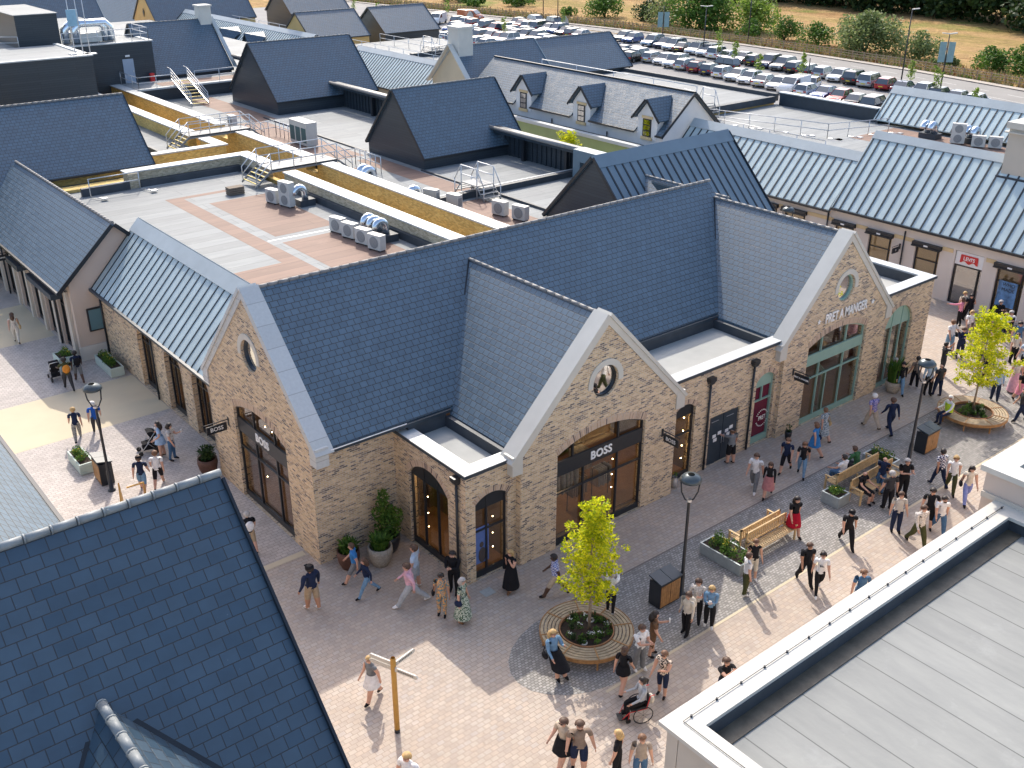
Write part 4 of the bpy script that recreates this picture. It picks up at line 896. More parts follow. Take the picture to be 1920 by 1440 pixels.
ridge_tiles(fl,(-14,15.72,12.63),(6.0,15.72,12.63),.075,mat=plain('near_ridge_tile',(.25,.27,.275),.55,.12,4)); ridge_tiles(fl,(2.78,13.66,10.55),(2.78,8,10.55),.085,mat=bpy.data.materials['near_ridge_tile'])
g=MB(); g.obox((5.97,11.6,8.24),(5.97,15.72,12.42),.05,.2); g.obox((-14,11.55,8.28),(6,11.55,8.28),.13,.13); g.obox((4.70,19.9,8.34),(4.70,40,8.34),.10,.12)
g.obox((2.80,13.74,10.50),(4.9,11.62,8.40),.09,.05,upv=(0,-.7,.7)); g.obox((2.76,13.74,10.50),(.7,11.62,8.40),.09,.05,upv=(0,-.7,.7)); g.build('lead_edge',[black],fl)
# --- foreground: flat roof bottom right
fr=thing('foreground_flat_roof_building','building with close grey flat roof and white parapet in the bottom right corner','building',(12.6,10.6,0))
m=MB(); wall(m,(12.7,10.52),(1,0),[(0,0),(13.6,0),(13.6,6.4),(0,6.4)],[],.3,(0,-1)); m.box(12.7,13.0,-14,10.2,0,6.4); m.build('wall',[render_beige],fr)
m=MB(); m.box(13.0,26.3,-14,10.25,5.7,6.06); m.build('roof_deck',[deck_near],fr)
m=MB(); m.box(12.58,26.3,9.98,10.68,6.4,6.5); m.box(12.58,13.25,-14,9.98,6.4,6.5); m.box(25.75,26.3,-14,9.98,6.4,6.5); m.build('parapet_capping',[cream_cap],fr)
m=MB(); m.box(13.0,26.3,9.95,10.2,5.6,6.4); m.box(13.0,13.25,-14,9.95,5.6,6.4); m.box(25.8,25.95,-14,9.95,5.6,6.4); m.build('upstand',[deck_dark],fr)
m=MB(); m.box(13.25,25.8,9.55,9.95,6.065,6.09); m.box(13.25,13.5,-14,9.55,6.065,6.09); m.build('roof_gutter',[plain('dark_brown_gutter',(.10,.085,.06),.5,.35,3)],fr)  # gutter strip in a darker brown than the roof felt
m=MB()
m.tube([(12.95,-14,6.53),(12.95,10.33,6.53),(26.1,10.33,6.53)],.012,5)
for i in range(17): m.tube([(13.2+i*.8,10.33,6.5),(13.2+i*.8,10.33,6.55)],.03,5)
m.build('lightning_tape',[black],fr)
m=MB(); m.box(26.35,60,-14,11.1,0,7.25); m.build('taller_block',[render_pink],fr); m=MB(); m.box(26.25,60,10.5,11.25,7.25,7.42); m.box(26.25,26.95,-14,10.5,7.25,7.42); m.build('taller_capping',[cream_cap],fr)
m=MB(); m.box(26.95,60,-14,10.5,7.25,7.27); m.build('taller_roof',[deck_dark],fr)
m=MB(); m.box(26.28,26.34,-14,11.1,6.45,6.62); m.build('stone_band',[render_beige],fr)
# ================================================================ ground
def sheet(name,pts,z,mat,kind='structure'):
    m=MB(); m.face([(x,y,z) for x,y in pts]); return m.build(name,[mat],kind=kind)
def fieldmat():
    m,t,b=newmat('dry_grass_field'); tc=nd(t,'ShaderNodeTexCoord'); o=tc.outputs['Object']
    mpv=nd(t,'ShaderNodeMapping'); mpv.inputs['Rotation'].default_value=(0,0,R(50)); mpv.inputs['Scale'].default_value=(1.6,.5,1); t.links.new(o,mpv.inputs[0]); c=ramp(t,noise_(t,.045,8,vec=mpv.outputs[0],rough=.72),[(.30,(.16,.17,.05)),(.42,(.33,.24,.09)),(.52,(.46,.30,.14)),(.62,(.34,.20,.09)),(.75,(.20,.13,.06))])
    c=mixc(t,1.0,c,ramp(t,noise_(t,.6,6,vec=o,rough=.75),[(.3,(.65,.65,.65)),(.7,(1.25,1.25,1.2))]),'MULTIPLY')
    g=ramp(t,noise_(t,.05,4,vec=o),[(.56,(0,0,0)),(.66,(1,1,1))]); c=mixc(t,math_(t,'MULTIPLY',g,.75),c,(.15,.22,.04))
    t.links.new(c,b.inputs['Base Color']); b.inputs['Roughness'].default_value=1; b.inputs['Specular IOR Level'].default_value=.1
    setbump(t,b,noise_(t,1.5,6,vec=o),.9,.6); return m
field=fieldmat()
def pavemat(name,stops,bw,bh,mo=.012,rot=0,big=.12,mort=(.24,.19,.16)):
    m,t,b=newmat(name); n,tc=bricktex(t,bw,bh,mo,offset=.5)
    mp=nd(t,'ShaderNodeMapping'); mp.inputs['Rotation'].default_value=(0,0,R(rot)); t.links.new(tc.outputs['UV'],mp.inputs[0]); t.links.new(mp.outputs[0],n.inputs['Vector'])
    c=ramp(t,n.outputs['Color'],stops)
    c=mixc(t,1.0,c,ramp(t,noise_(t,.22,5,vec=tc.outputs['UV'],rough=.7),[(.3,(1-big,)*3),(.7,(1+big,)*3)]),'MULTIPLY')
    st=ramp(t,noise_(t,1.1,6,vec=tc.outputs['UV'],rough=.8),[(.60,(1,1,1)),(.72,(.80,.78,.76))]); c=mixc(t,1.0,c,st,'MULTIPLY')
    c=mixc(t,1.0,c,ramp(t,noise_(t,3,4,vec=tc.outputs['UV']),[(.3,(.9,.9,.9)),(.7,(1.08,1.08,1.08))]),'MULTIPLY')
    c=mixc(t,n.outputs['Fac'],c,mort); t.links.new(c,b.inputs['Base Color']); b.inputs['Roughness'].default_value=.8; b.inputs['Specular IOR Level'].default_value=.3
    setbump(t,b,math_(t,'ADD',math_(t,'SUBTRACT',1.0,n.outputs['Fac']),math_(t,'MULTIPLY',n.outputs['Color'],.4)),.4,.01); return m
paving=pavemat('block_paving',[(0,(.43,.36,.305)),(.3,(.46,.385,.32)),(.55,(.48,.39,.315)),(.8,(.49,.42,.35)),(1,(.45,.39,.345))],.24,.16,rot=0,mort=(.37,.305,.255))
paving2=pavemat('street_paving',[(0,(.44,.395,.36)),(.5,(.50,.45,.415)),(1,(.53,.48,.44))],.26,.17,rot=0,mort=(.34,.30,.27))
setts=pavemat('grey_setts',[(0,(.24,.23,.215)),(.5,(.34,.325,.30)),(1,(.42,.40,.375))],.14,.10,mo=.014,rot=0,mort=(.20,.185,.17))
resin=plain('yellow_resin',(.60,.51,.36),.9,.05,.5)
asphalt=plain('asphalt',(.27,.255,.235),.95,.08,.25,bump=.1)
carpark_m=plain('car_park_asphalt',(.27,.26,.25),.95,.10,.2)
paint_line=plain('line_paint',(.62,.60,.56),.8,.1,2)
footway=plain('footway',(.44,.39,.33),.95,.1,.4)
sheet('ground',[(-600,-300),(1800,-300),(1800,1800),(-600,1800)],-.03,field)
sheet('paving',[(-40,-40),(100,-40),(100,215),(-40,215)],0,paving)
sheet('street_paving',[(-10,24.5),(13.98,24.5),(13.98,120),(-10,120)],.004,paving2) if False else sheet('street_paving',[(4,29.5),(14.7,29.5),(14.7,120),(4,120)],.004,paving2)
sheet('yellow_path',[(4,43.85),(14.7,43.85),(14.7,48.7),(4,48.7)],.008,resin)
sheet('yellow_path',[(4,56.4),(13.3,56.4),(13.3,62.5),(4,62.5)],.008,resin)
sheet('yellow_path',[(6,29.2),(13.9,29.2),(13.9,29.5),(6,29.5)],.008,resin)
pts=[(18.6+2.95*math.cos(R(a)),19.0+1.95*math.sin(R(a))) for a in range(270,89,-15)]
sheet('setts',[(56,17.05)]+pts+[(56,20.95)],.006,setts)
sheet('sett_edge',[(17.5,16.95),(56,16.95),(56,17.05),(17.5,17.05)],.007,resin); sheet('sett_edge',[(18.6,20.95),(56,20.95),(56,21.03),(18.6,21.03)],.007,plain('dark_joint',(.2,.17,.15),.9))
rp=lambda z,*p:(p,z)
sheet('car_park',[(88,20),(122,20),(124.5,57),(128.2,78),(130.6,94),(132.6,112),(132.8,130),(131,150),(127.5,170),(121,215),(84,215),(88,110)],.006,carpark_m)
road=[(110,-20),(118,30),(122.7,57.3),(128,78),(130.5,94),(133,113),(133.6,130),(131.8,150),(128.4,168.5),(123,200),(118,240)]
kerb=[(119,-20),(127,30),(131.0,61),(134.8,80),(136.6,97),(137.4,113),(137.2,130),(135.3,150),(132.5,168),(128,200),(123,240)]
def strip(name,a,b,z,mat):
    m=MB()
    for i in range(len(a)-1): m.face([(*a[i],z),(*b[i],z),(*b[i+1],z),(*a[i+1],z)])
    return m.build(name,[mat],kind='structure')
strip('road',road,kerb,.010,asphalt)
strip('verge',[(x+.05,y) for x,y in kerb],[(x+1.6,y) for x,y in kerb],.09,footway)
m=MB()
for i in range(len(kerb)-1): m.obox((*kerb[i],0),(*kerb[i+1],0),.14,.12)
m.build('kerb',[plain('kerb_stone',(.20,.17,.15),.9,.1,1)],kind='structure')
m=MB()
for i in range(len(road)-1):
    a=(Vector(road[i])+Vector(kerb[i]))/2; b=(Vector(road[i+1])+Vector(kerb[i+1]))/2; L=(b-a).length; n=int(L/4.5)
    for k in range(n):
        p=a.lerp(b,k/n); q=a.lerp(b,(k+.45)/n); s_=(q-p).normalized(); o_=Vector((-s_.y,s_.x))*.06
        m.face([(*(p-o_),.014),(*(q-o_),.014),(*(q+o_),.014),(*(p+o_),.014)])
for i in range(len(road)-1):
    a=Vector(road[i]);b=Vector(road[i+1]); s_=(b-a).normalized(); o_=Vector((s_.y,-s_.x))
    m.face([(*(a+o_*.3),.014),(*(a+o_*.42),.014),(*(b+o_*.42),.014),(*(b+o_*.3),.014)])
m.build('road_marking',[paint_line],kind='structure')
# ================================================================ fence by the road
fen=[(x+2.0,y) for x,y in kerb]
t=thing('post_and_rail_fence','brown post and rail fence between the road and dry field','fence',(fen[4][0],fen[4][1],0)); fw_m=plain('fence_wood',(.30,.22,.15),.9,.15,3)
posts=[]; m=MB(); L0=0
for i in range(1,len(fen)-1):
    a,b=vv((*fen[i],0)),vv((*fen[i+1],0)); n=max(1,round((b-a).length/2.2))
    for k in range(n): posts.append(a.lerp(b,k/n))
    for z in (.45,.8,1.12): m.obox(a+Vector((0,0,z)),b+Vector((0,0,z)),.05,.09)
m.build('rail',[fw_m],t)
posts.sort(key=lambda p:p.length)
for p in posts[:96]:
    m=MB(); m.box(p.x-.06,p.x+.06,p.y-.06,p.y+.06,0,1.3); m.build('post',[fw_m],t)
# drain cover
m=MB(); m.box(17.5,17.95,23.0,23.4,.008,.014); tag(m.build('drain_cover',[plain('drain_grey',(.42,.44,.42),.6,.1,9)],off=(17.7,23.2,0)),'square pale grey drain cover set in the paving','drain cover')
# ================================================================ street furniture
def street_lamp(x,y,label,h=4.75,grp='black lamp posts with oval hoods'):
    t=thing('street_lamp',label,'street lamp',(x,y,0),0,grp); hh=h-.15
    m=MB(); m.lathe([(.16,0),(.16,.03),(.09,.04),(.085,.9),(.06,.95),(.05,h-1.05),(.04,h-.95)],(x,y,0),12); m.build('post',[black],t)
    m=MB(); s=Vector((rt.x,rt.y,0))*.32
    for sg in (-1,1):
        c=vv((x,y,h-.98)); m.tube([c,c+s*sg*.45+Vector((0,0,.1)),c+s*sg*.85+Vector((0,0,.38)),c+s*sg+Vector((0,0,.80))],.028,6)
    m.build('yoke',[black],t)
    m=MB(); m.lathe([(.0,h-.20),(.30,h-.20),(.37,h-.16),(.36,h-.08),(.27,h+.02),(.12,h+.07),(0,h+.08)],(x,y,0),20); m.build('hood',[plain('lamp_hood',(.07,.09,.10),.3,.05,2,metal=.3)],t)
    m=MB(); m.lathe([(0,h-.98),(.10,h-.96),(.09,h-.88),(0,h-.86)],(x,y,0),10); m.build('light',[galv],t); return t
street_lamp(22.9,18.9,'black lamp post with oval hood beside the double litter bin, centre of the plaza')
street_lamp(37.35,19.05,'black lamp post with oval hood by the round bench nearest the right edge')
street_lamp(9.93,38.2,'black lamp post with oval hood in the left street behind the litter bin')
street_lamp(51.5,36.8,'lamp post with only its hood showing behind the right-hand gable')
# litter bins
def litter_bin(x,y,label,rz=0):
    t=thing('litter_bin',label,'litter bin',(0,0,0),0,'double litter bins with timber sides')
    m=MB(); m.box(-.5,.5,-.26,.26,.03,1.0); m.build('casing',[black],t)
    for k in (0,1):
        m=MB(); x0=-.47+k*.48
        for i in range(5):
            for yy in (-.275,.261): m.box(x0+i*.092,x0+i*.092+.083,yy,yy+.014,.08,.92)
        m.build('timber_panel',[wood_dark],t)
        m=MB(); x0=-.52+k*.53; m.prism([(x0,-.3,1.0),(x0+.51,-.3,1.0),(x0+.51,.3,1.12),(x0,.3,1.12)],(0,0,.05)); m.build('lid',[navy_metal],t)
    t.location=(x,y,0); t.rotation_euler=(0,0,rz); return t
litter_bin(22.15,19.0,'double litter bin with timber sides beside the central lamp post')
litter_bin(38.9,19.2,'double litter bin with timber sides between the right lamp post and round bench')
litter_bin(10.0,39.2,'double litter bin with timber sides in the left street below its lamp post',R(88))
# benches
def bench(x,y,L,rz,label):
    t=thing('park_bench',label,'bench',(0,0,0),0,'slatted teak benches standing back to back')
    m=MB()
    for i in range(6): m.box(-L/2,L/2,.02+i*.078,.02+i*.078+.06,.43,.455)
    m.build('seat',[wood_light],t)
    m=MB(); m.box(-L/2,L/2,-.06,-.015,.88,.95); m.box(-L/2,L/2,-.04,.0,.50,.56)
    n=int(L/.11)
    for i in range(n): m.box(-L/2+.04+i*(L-.1)/n,-L/2+.04+i*(L-.1)/n+.06,-.045,-.025,.56,.88)
    m.build('backrest',[wood_light],t)
    for s in (-L/2,0,L/2-.07) if L>2.4 else (-L/2,L/2-.07):
        for yy,h in ((-.06,.95 if s else .5),(.45,.64)):
            m=MB(); m.box(s,s+.07,yy,yy+.06,0,h if not(s==0) else .43); m.build('leg',[wood_light],t)
        if s!=0:
            m=MB(); m.box(s-.005,s+.075,-.03,.54,.64,.68); m.build('armrest',[wood_light],t)
    t.location=(x,y,0); t.rotation_euler=(0,0,rz); return t
bench(27.6,19.32,2.3,0,'teak bench facing the BOSS shopfront, end to end with the long galvanised planter')
bench(27.6,18.98,2.3,PI,'empty teak bench facing the viewer behind the long galvanised planter')
bench(34.1,19.5,2.9,0,'teak bench facing the green shopfront, with a man in white sitting on it')
bench(34.1,18.8,2.9,PI,'teak bench facing the street with two men sitting on it, beside the small planter')
def ring_bench(x,y,label):
    t=thing('ring_bench',label,'bench',(x,y,0),0,'round slatted benches around a tree')
    for r0,r1 in ((.93,1.02),(1.05,1.14),(1.17,1.26),(1.29,1.38),(1.41,1.50)):
        m=MB(); m.lathe([(r0,.43),(r1,.43),(r1,.47),(r0,.47),(r0,.43)],(x,y,0),48,sm=False,capb=False,capt=False); m.build('seat_slat',[wood_ring],t)
    m=MB(); m.lathe([(1.515,.34),(1.54,.34),(1.54,.475),(1.515,.475),(1.515,.34)],(x,y,0),48,sm=False,capb=False,capt=False); m.build('rim',[wood_dark],t)
    m=MB(); m.lathe([(.86,0),(.90,0),(.90,.50),(.86,.50),(.86,0)],(x,y,0),48,sm=False,capb=False,capt=False); m.build('planter_wall',[plain('rust_edge',(.30,.15,.07),.7,.2,5)],t)
    for k in range(8):
        a=2*PI*k/8+.3; d=Vector((math.cos(a),math.sin(a),0)); m=MB(); c=vv((x,y,0)); m.obox(c+d*.93+Vector((0,0,.40)),c+d*1.5+Vector((0,0,.40)),.06,.06); m.obox(c+d*1.44,c+d*1.44+Vector((0,0,.40)),.05,.05,upv=(d.y,-d.x,0)); m.build('leg',[wood_dark],t)
        m=MB(); m.obox(c+d*.92+Vector((0,0,.472)),c+d*1.53+Vector((0,0,.472)),.035,.02); m.build('divider',[wood_dark],t)
    m=MB(); m.lathe([(.0,.38),(.86,.38)],(x,y,0),32,capb=False,capt=False); m.face([(x+.86*math.cos(2*PI*i/32),y+.86*math.sin(2*PI*i/32),.385) for i in range(32)]); m.build('soil',[soil],t)
    return t
wood_ring=plain('ring_slats',(.40,.31,.20),.7,.2,6)
ring_bench(18.65,19.15,'round slatted bench around the lime green tree in the middle of the plaza')
ring_bench(43.2,19.45,'round slatted bench around the lime green tree at the right edge')
# foliage helper
def leaves(mb,c,r,n,size,seed=1,shell=.35,sq=(1,1,1),m=0):
    rnd=random.Random(seed); c=vv(c)
    for i in range(n):
        while True:
            p=Vector((rnd.uniform(-1,1),rnd.uniform(-1,1),rnd.uniform(-1,1)))
            if shell<p.length<1: break
        p=Vector((p.x*r*sq[0],p.y*r*sq[1],p.z*r*sq[2]))+c
        s=size*rnd.uniform(.6,1.3); u=Vector((rnd.gauss(0,1),rnd.gauss(0,1),rnd.gauss(0,.6))).normalized(); v_=u.cross(Vector((rnd.gauss(0,1),rnd.gauss(0,1),rnd.gauss(0,1)))).normalized()
        mb.face([p-u*s*.5,p+v_*s*.34,p+u*s*.55,p-v_*s*.34],m)
def blades(mb,c,r,n,h,seed=1,w_=.03,m=0,spread=.7):
    rnd=random.Random(seed); c=vv(c)
    for i in range(n):
        a=rnd.uniform(0,2*PI); q=r*math.sqrt(rnd.random())*.7; b=c+Vector((q*math.cos(a),q*math.sin(a),0)); a2=a+rnd.gauss(0,.6); l=h*rnd.uniform(.6,1.1)
        d=Vector((math.cos(a2),math.sin(a2),0)); s=Vector((-d.y,d.x,0))*w_; k=spread*rnd.uniform(.3,1)
        mid=b+d*l*.35*k+Vector((0,0,l*.65)); tip=b+d*l*k+Vector((0,0,l*(1-.35*k)))
        mb.face([b-s,b+s,mid+s*1.2,mid-s*1.2],m); mb.face([mid-s*1.2,mid+s*1.2,tip],m)
def bedplants(x,y,z,r,seed,label):
    t=thing('flower_bed',label,'plants',(x,y,z)); rnd=random.Random(seed)
    a=MB(); b=MB(); c=MB()
    for i in range(26):
        an=rnd.uniform(0,2*PI); q=r*math.sqrt(rnd.uniform(.08,1))*.88; p=(x+q*math.cos(an),y+q*math.sin(an),z+.06)
        k=rnd.random()
        if k<.45: leaves(a,(p[0],p[1],z+.1),.13,60,.07,seed+i,0,(1,1,.8))
        elif k<.8: blades(b,p,.1,26,.25,seed+i,.012)
        else: leaves(a,(p[0],p[1],z+.12),.14,50,.06,seed+i,0,(1,1,.9)); leaves(c,(p[0],p[1],z+.22),.11,16,.05,seed+i,0,(1,1,.3))
    a.build('foliage',[leaf_green],t); b.build('grass_tuft',[leaf_dark],t); c.build('flowers',[flower_w],t); return t
bedplants(18.65,19.15,.385,.85,3,'low plants and white flowers in the soil inside the central round bench')
bedplants(43.2,19.45,.385,.85,9,'low green plants in the soil inside the round bench by the right edge')
def lime_tree(x,y,h,label,seed,base=1.7,wd=.95):
    t=thing('young_tree',label,'tree',(x,y,.38),0,'young lime green trees in the round benches'); rnd=random.Random(seed)
    m=MB(); m.tube([(x,y,.38),(x+.02,y,1.4),(x-.02,y+.02,2.6),(x,y,h-.5)],[.055,.045,.035,.01],8)
    crown=MB(); z=base; k=0
    br=[]
    while z<h-.25:
        f=(z-base)/(h-base); rad=wd*(1-.72*f)*(.55+.45*min(1,f*5))
        nb=4
        for i in range(nb):
            a=k*2.4+rnd.uniform(-.3,.3); k+=1; L=rad*rnd.uniform(.6,1.3)
            e=Vector((x+L*math.cos(a),y+L*math.sin(a),z+L*.25)); br.append((Vector((x,y,z-.1)),e))
            for s_ in (.35,.6,.82,1.0):
                c=Vector((x,y,z-.1)).lerp(e,s_); leaves(crown,c+Vector((rnd.gauss(0,.08),rnd.gauss(0,.08),rnd.gauss(0,.07))),.13+.10*rnd.random(),30,.10,seed*99+k*7+int(s_*10),0,(1,1,.75))
        z+=.21
    leaves(crown,(x,y,h-.12),.16,45,.09,seed+5,0,(.7,.7,1.4))
    for a,b in br: m.tube([a,a.lerp(b,.5)+Vector((0,0,.04)),b],[.014,.009,.003],5)
    m.build('trunk',[bark],t); crown.build('crown',[leaf_lime],t); return t
for gx,gy in ((18.15,18.75),(19.1,19.45)):
    m=MB(); m.lathe([(.0,.40),(.10,.40),(.13,.41),(.13,.45),(.10,.46),(.0,.455)],(gx,gy,0),14,capb=False); tag(m.build('uplight',[stone],off=(gx,gy,.385)),'small round uplight in the soil of the central round bench, %s one'%('nearer' if gx<18.5 else 'farther'),'garden light')
lime_tree(18.8,19.2,5.35,'slender lime green tree growing from the round bench in the middle of the plaza',5,1.75,1.05)
lime_tree(43.4,19.55,5.5,'wider lime green tree growing from the round bench at the right edge',8,1.7,1.5)
lime_tree(51.8,57.2,6.1,'lime green tree top showing beside the grey portal in front of the green cladding',15,2.2,1.5)
# planters
def box_planter(x0,x1,y0,y1,h,mat,label,seed,tall=.35,slats=False):
    t=thing('planter',label,'planter',((x0+x1)/2,(y0+y1)/2,0)); m=MB(); m.box(x0,x1,y0,y1,.02,h-.06); w_=.05
    m.box(x0-.01,x1+.01,y0-.01,y0+w_,h-.06,h); m.box(x0-.01,x1+.01,y1-w_,y1+.01,h-.06,h); m.box(x0-.01,x0+w_,y0+w_,y1-w_,h-.06,h); m.box(x1-w_,x1+.01,y0+w_,y1-w_,h-.06,h)
    if slats:
        for k in range(4):
            z=.06+k*(h-.1)/4; m.box(x0-.015,x1+.015,y0-.015,y1+.015,z,z+(h-.1)/4-.02)
    m.build('box',[mat],t); m=MB(); m.box(x0+w_,x1-w_,y0+w_,y1-w_,h-.06,h-.03); m.build('soil',[soil],t)
    rnd=random.Random(seed); f=MB(); g=MB(); n=max(3,int((x1-x0)*(y1-y0)*9))
    for i in range(n):
        c=(rnd.uniform(x0+.15,x1-.15),rnd.uniform(y0+.15,y1-.15),h+.12)
        leaves(f,c,.2,75,.08,seed+i,0,(1,1,tall/.2*.6)); 
        if i%3==0: leaves(g,(c[0],c[1],h+tall*.75),.1,14,.05,seed+i,0)
    f.build('foliage',[leaf_green],t); g.build('flowers',[flower_y],t); return t
box_planter(25.25,26.2,18.25,20.15,.48,galv_planter,'long galvanised planter with leafy plants beside the empty teak benches',11,.4)
box_planter(31.75,32.5,18.7,19.5,.5,galv_planter,'small galvanised planter with low plants at the near end of the occupied benches',12,.2)
box_planter(35.75,36.5,19.0,20.3,.45,galv_planter,'planter with reddish wispy plants at the far end of the occupied benches',13,.5)
box_planter(9.35,9.95,40.15,41.7,.5,pale_planter,'pale planter with flowering plants beside the litter bin in the left street',14,.25,True)
box_planter(12.0,12.75,51.2,52.2,.75,pale_planter,'tall pale slatted planter at the corner of the pink shop row',15,.3,True)
box_planter(13.75,14.4,48.9,51.2,.5,pale_planter,'low pale slatted planter against the brick wall by the teal notice board',16,.35,True)
def pot(x,y,r,h,mat,label,plant,seed,prof=None):
    t=thing('potted_plant',label,'potted plant',(x,y,0)); m=MB(); p=prof or [(r*.62,0),(r*.85,h*.3),(r,h*.7),(r*.97,h),(r*.85,h),(r*.82,h-.08),(0,h-.08)]
    m.lathe(p,(x,y,0),20,capt=False); m.build('pot',[mat],t); f=MB(); plant(f,x,y,h); f.build('foliage',[leaf_green if seed%2 else leaf_dark],t); return t
pot(14.75,27.55,.42,.75,barrel,'dark barrel with bushy fern by the brick corner',lambda f,x,y,h:(blades(f,(x,y,h-.1),.35,120,.55,3,.03),leaves(f,(x,y,h+.15),.35,150,.12,5,0)),3)
pot(15.75,27.0,.46,.78,terracotta,'woven pot with spiky plant between the barrel and tall shrub',lambda f,x,y,h:blades(f,(x,y,h-.12),.35,110,.6,4,.035),5)
def shrub(f,x,y,h):
    leaves(f,(x,y,h+.35),.5,420,.13,7,0); leaves(f,(x-.15,y,h+1.0),.42,320,.13,8,0); leaves(f,(x+.25,y-.1,h+.75),.35,260,.12,9,0); leaves(f,(x-.1,y+.05,h+1.6),.25,180,.12,10,0,(1,1,1.5))
pot(16.45,27.55,.45,.7,black,'tall leafy shrub in a black pot in the corner of the brick walls',shrub,7)
pot(13.6,37.0,.42,.75,barrel,'barrel planter under the BOSS hanging sign on the left street',lambda f,x,y,h:(leaves(f,(x,y,h+.25),.38,260,.12,5,0),blades(f,(x,y,h),.3,60,.5,6,.03)),2)
pot(42.95,23.4,.4,.6,terracotta,'pot with tall green grasses by the right-hand arched window',lambda f,x,y,h:(blades(f,(x,y,h-.1),.4,160,1.3,6,.03,spread=.45),leaves(f,(x+.1,y,h+.3),.4,160,.14,9,0)),9)
pot(35.0,23.6,.16,.4,black,'small black pot with a little plant by the brick pier',lambda f,x,y,h:leaves(f,(x,y,h+.15),.16,60,.09,6,0,(1,1,1.5)),4)
t=pot(28.0,23.95,.13,.5,galv,'grey metal milk churn with a sprig beside the narrow arched window',lambda f,x,y,h:leaves(f,(x,y,h+.12),.1,40,.06,6,0),1,[(.13,0),(.13,.34),(.08,.42),(.1,.5),(0,.49)])
# signpost
t=thing('fingerpost','wooden fingerpost with three white direction arms on the sunlit paving','signpost',(11.63,19.63,0)); x,y=11.63,19.63
m=MB(); m.lathe([(.085,0),(.085,.12)],(x,y,0),12); m.build('base_collar',[black],t)
m=MB(); m.lathe([(.08,.12),(.078,2.68),(.06,2.74),(.0,2.75)],(x,y,0),12); m.build('post',[wood_post:=plain('orange_post',(.50,.27,.05),.5,.12,4)],t)
for a,z,s_ in ((R(-68),2.3,'WEST COURT'),(R(112),2.42,'CAR PARK'),(R(12),2.42,'NORTH MALL'),(R(112),2.25,'TOILETS')):
    d=Vector((math.cos(a),math.sin(a),0)); m=MB(); p=vv((x,y,z)); q=Vector((0,0,1)); L=.78
    m.prism([p+d*.08,p+d*L,p+d*(L+.07)+q*.07,p+d*L+q*.14,p+d*.08+q*.14],Vector((d.y,-d.x,0))*.045); b=m.build('finger',[cream_cap],t)
    m=MB()
    for k in range(9): m.obox(p+d*(.18+k*.06)+q*.045+Vector((d.y,-d.x,0))*.048,p+d*(.215+k*.06)+q*.045+Vector((d.y,-d.x,0))*.048,.003,.05)
    m.build('lettering',[black],b)
# A-board / orange folding object near the roof edge
t=thing('sandwich_board','orange wooden folding board standing just above the near roof ridge','board',(10.0,36.9,0)); m=MB(); m.prism([(9.75,36.7,0),(10.0,37.25,0),(9.88,36.98,.95)],(.05,-.02,0)); m.build('panel',[wood_post],t); m=MB(); m.obox((10.1,36.7,.75),(10.75,36.5,.85),.05,.05); m.obox((10.7,36.52,.1),(10.7,36.52,.85),.05,.05,upv=(1,0,0)); m.build('frame',[wood_post],t)
# ================================================================ things on the roofs
def railing(pts,label,h=1.1,step=1.6,feet=False,mat=None,name='guard_rail',lug=False):
    """tubular guard rail through 3D points (at floor level)"""
    t=thing(name,label,'railing',pts[0]); m=MB(); P=[vv(p) for p in pts]; r=.032
    for a,b in zip(P,P[1:]):
        for z in (h,h*.55): m.tube([a+Vector((0,0,z)),b+Vector((0,0,z))],r,5)
    m.build('rail',[mat or galv_w],t); m=MB()
    for a,b in zip(P,P[1:]):
        n=max(1,round((b-a).length/step))
        for k in range(n+1):
            p=a.lerp(b,k/n); m.tube([p,p+Vector((0,0,h))],r,5)
            if feet: m.tube([p,p+Vector((feet[0],feet[1],.03))],.03,4); m.box(p.x+feet[0]-.18,p.x+feet[0]+.18,p.y+feet[1]-.18,p.y+feet[1]+.18,p.z,p.z+.07)
    m.build('upright',[mat or galv],t); return t
def bridge(x0,x1,y0,y1,z,label,steps=None):
    """walkway over the alley with rails and yellow-nosed steps down at the near end"""
    t=thing('roof_walkway',label,'walkway',(x0,y0,z)); m=MB(); m.box(x0,x1,y0,y1,z,z+.06); m.box(x0,x1,y0,y0+.06,z-.12,z+.1); m.box(x0,x1,y1-.06,y1,z-.12,z+.1); m.build('deck_grating',[grating],t)
    m=MB()
    for y in (y0,y1):
        for h in (1.1,.6): m.tube([(x0,y,z+h),(x1,y,z+h)],.035,5)
        for k in range(4): m.tube([(x0+(x1-x0)*k/3,y,z),(x0+(x1-x0)*k/3,y,z+1.1)],.035,5)
    for y in (y0,y1):
        for sx,xe in ((-1,x0),(1,x1)):
            m.tube([(xe,y,z+1.1),(xe+sx*1.1,y,z+.1),(xe+sx*1.1,y,z-.9)],.035,5); m.tube([(xe,y,z+.6),(xe+sx*1.1,y,z-.4)],.035,5)
    m.build('handrail',[galv_w],t); m=MB(); s_=MB()
    for sx,xe in ((-1,x0),(1,x1)):
        for k in range(4):
            zz=z-.2*(k+1)+.04; xa=xe+sx*.27*k; m.box(min(xa,xa+sx*.26),max(xa,xa+sx*.26),y0+.05,y1-.05,zz,zz+.04); s_.box(min(xa+sx*.2,xa+sx*.27),max(xa+sx*.2,xa+sx*.27),y0+.05,y1-.05,zz+.04,zz+.06)
        for y in (y0,y1): m.obox((xe,y,z-.05),(xe+sx*1.15,y,z-.95),.05,.12)
    m.build('step',[grating],t); s_.build('step_nosing',[yellow_paint],t); return t
bridge(28.9,33.7,60.0,62.0,6.05,'galvanised walkway with rails across the alley behind the air conditioning units')
bridge(28.9,33.7,72.8,74.4,6.05,'second galvanised walkway across the alley, beside the far left slate roof')
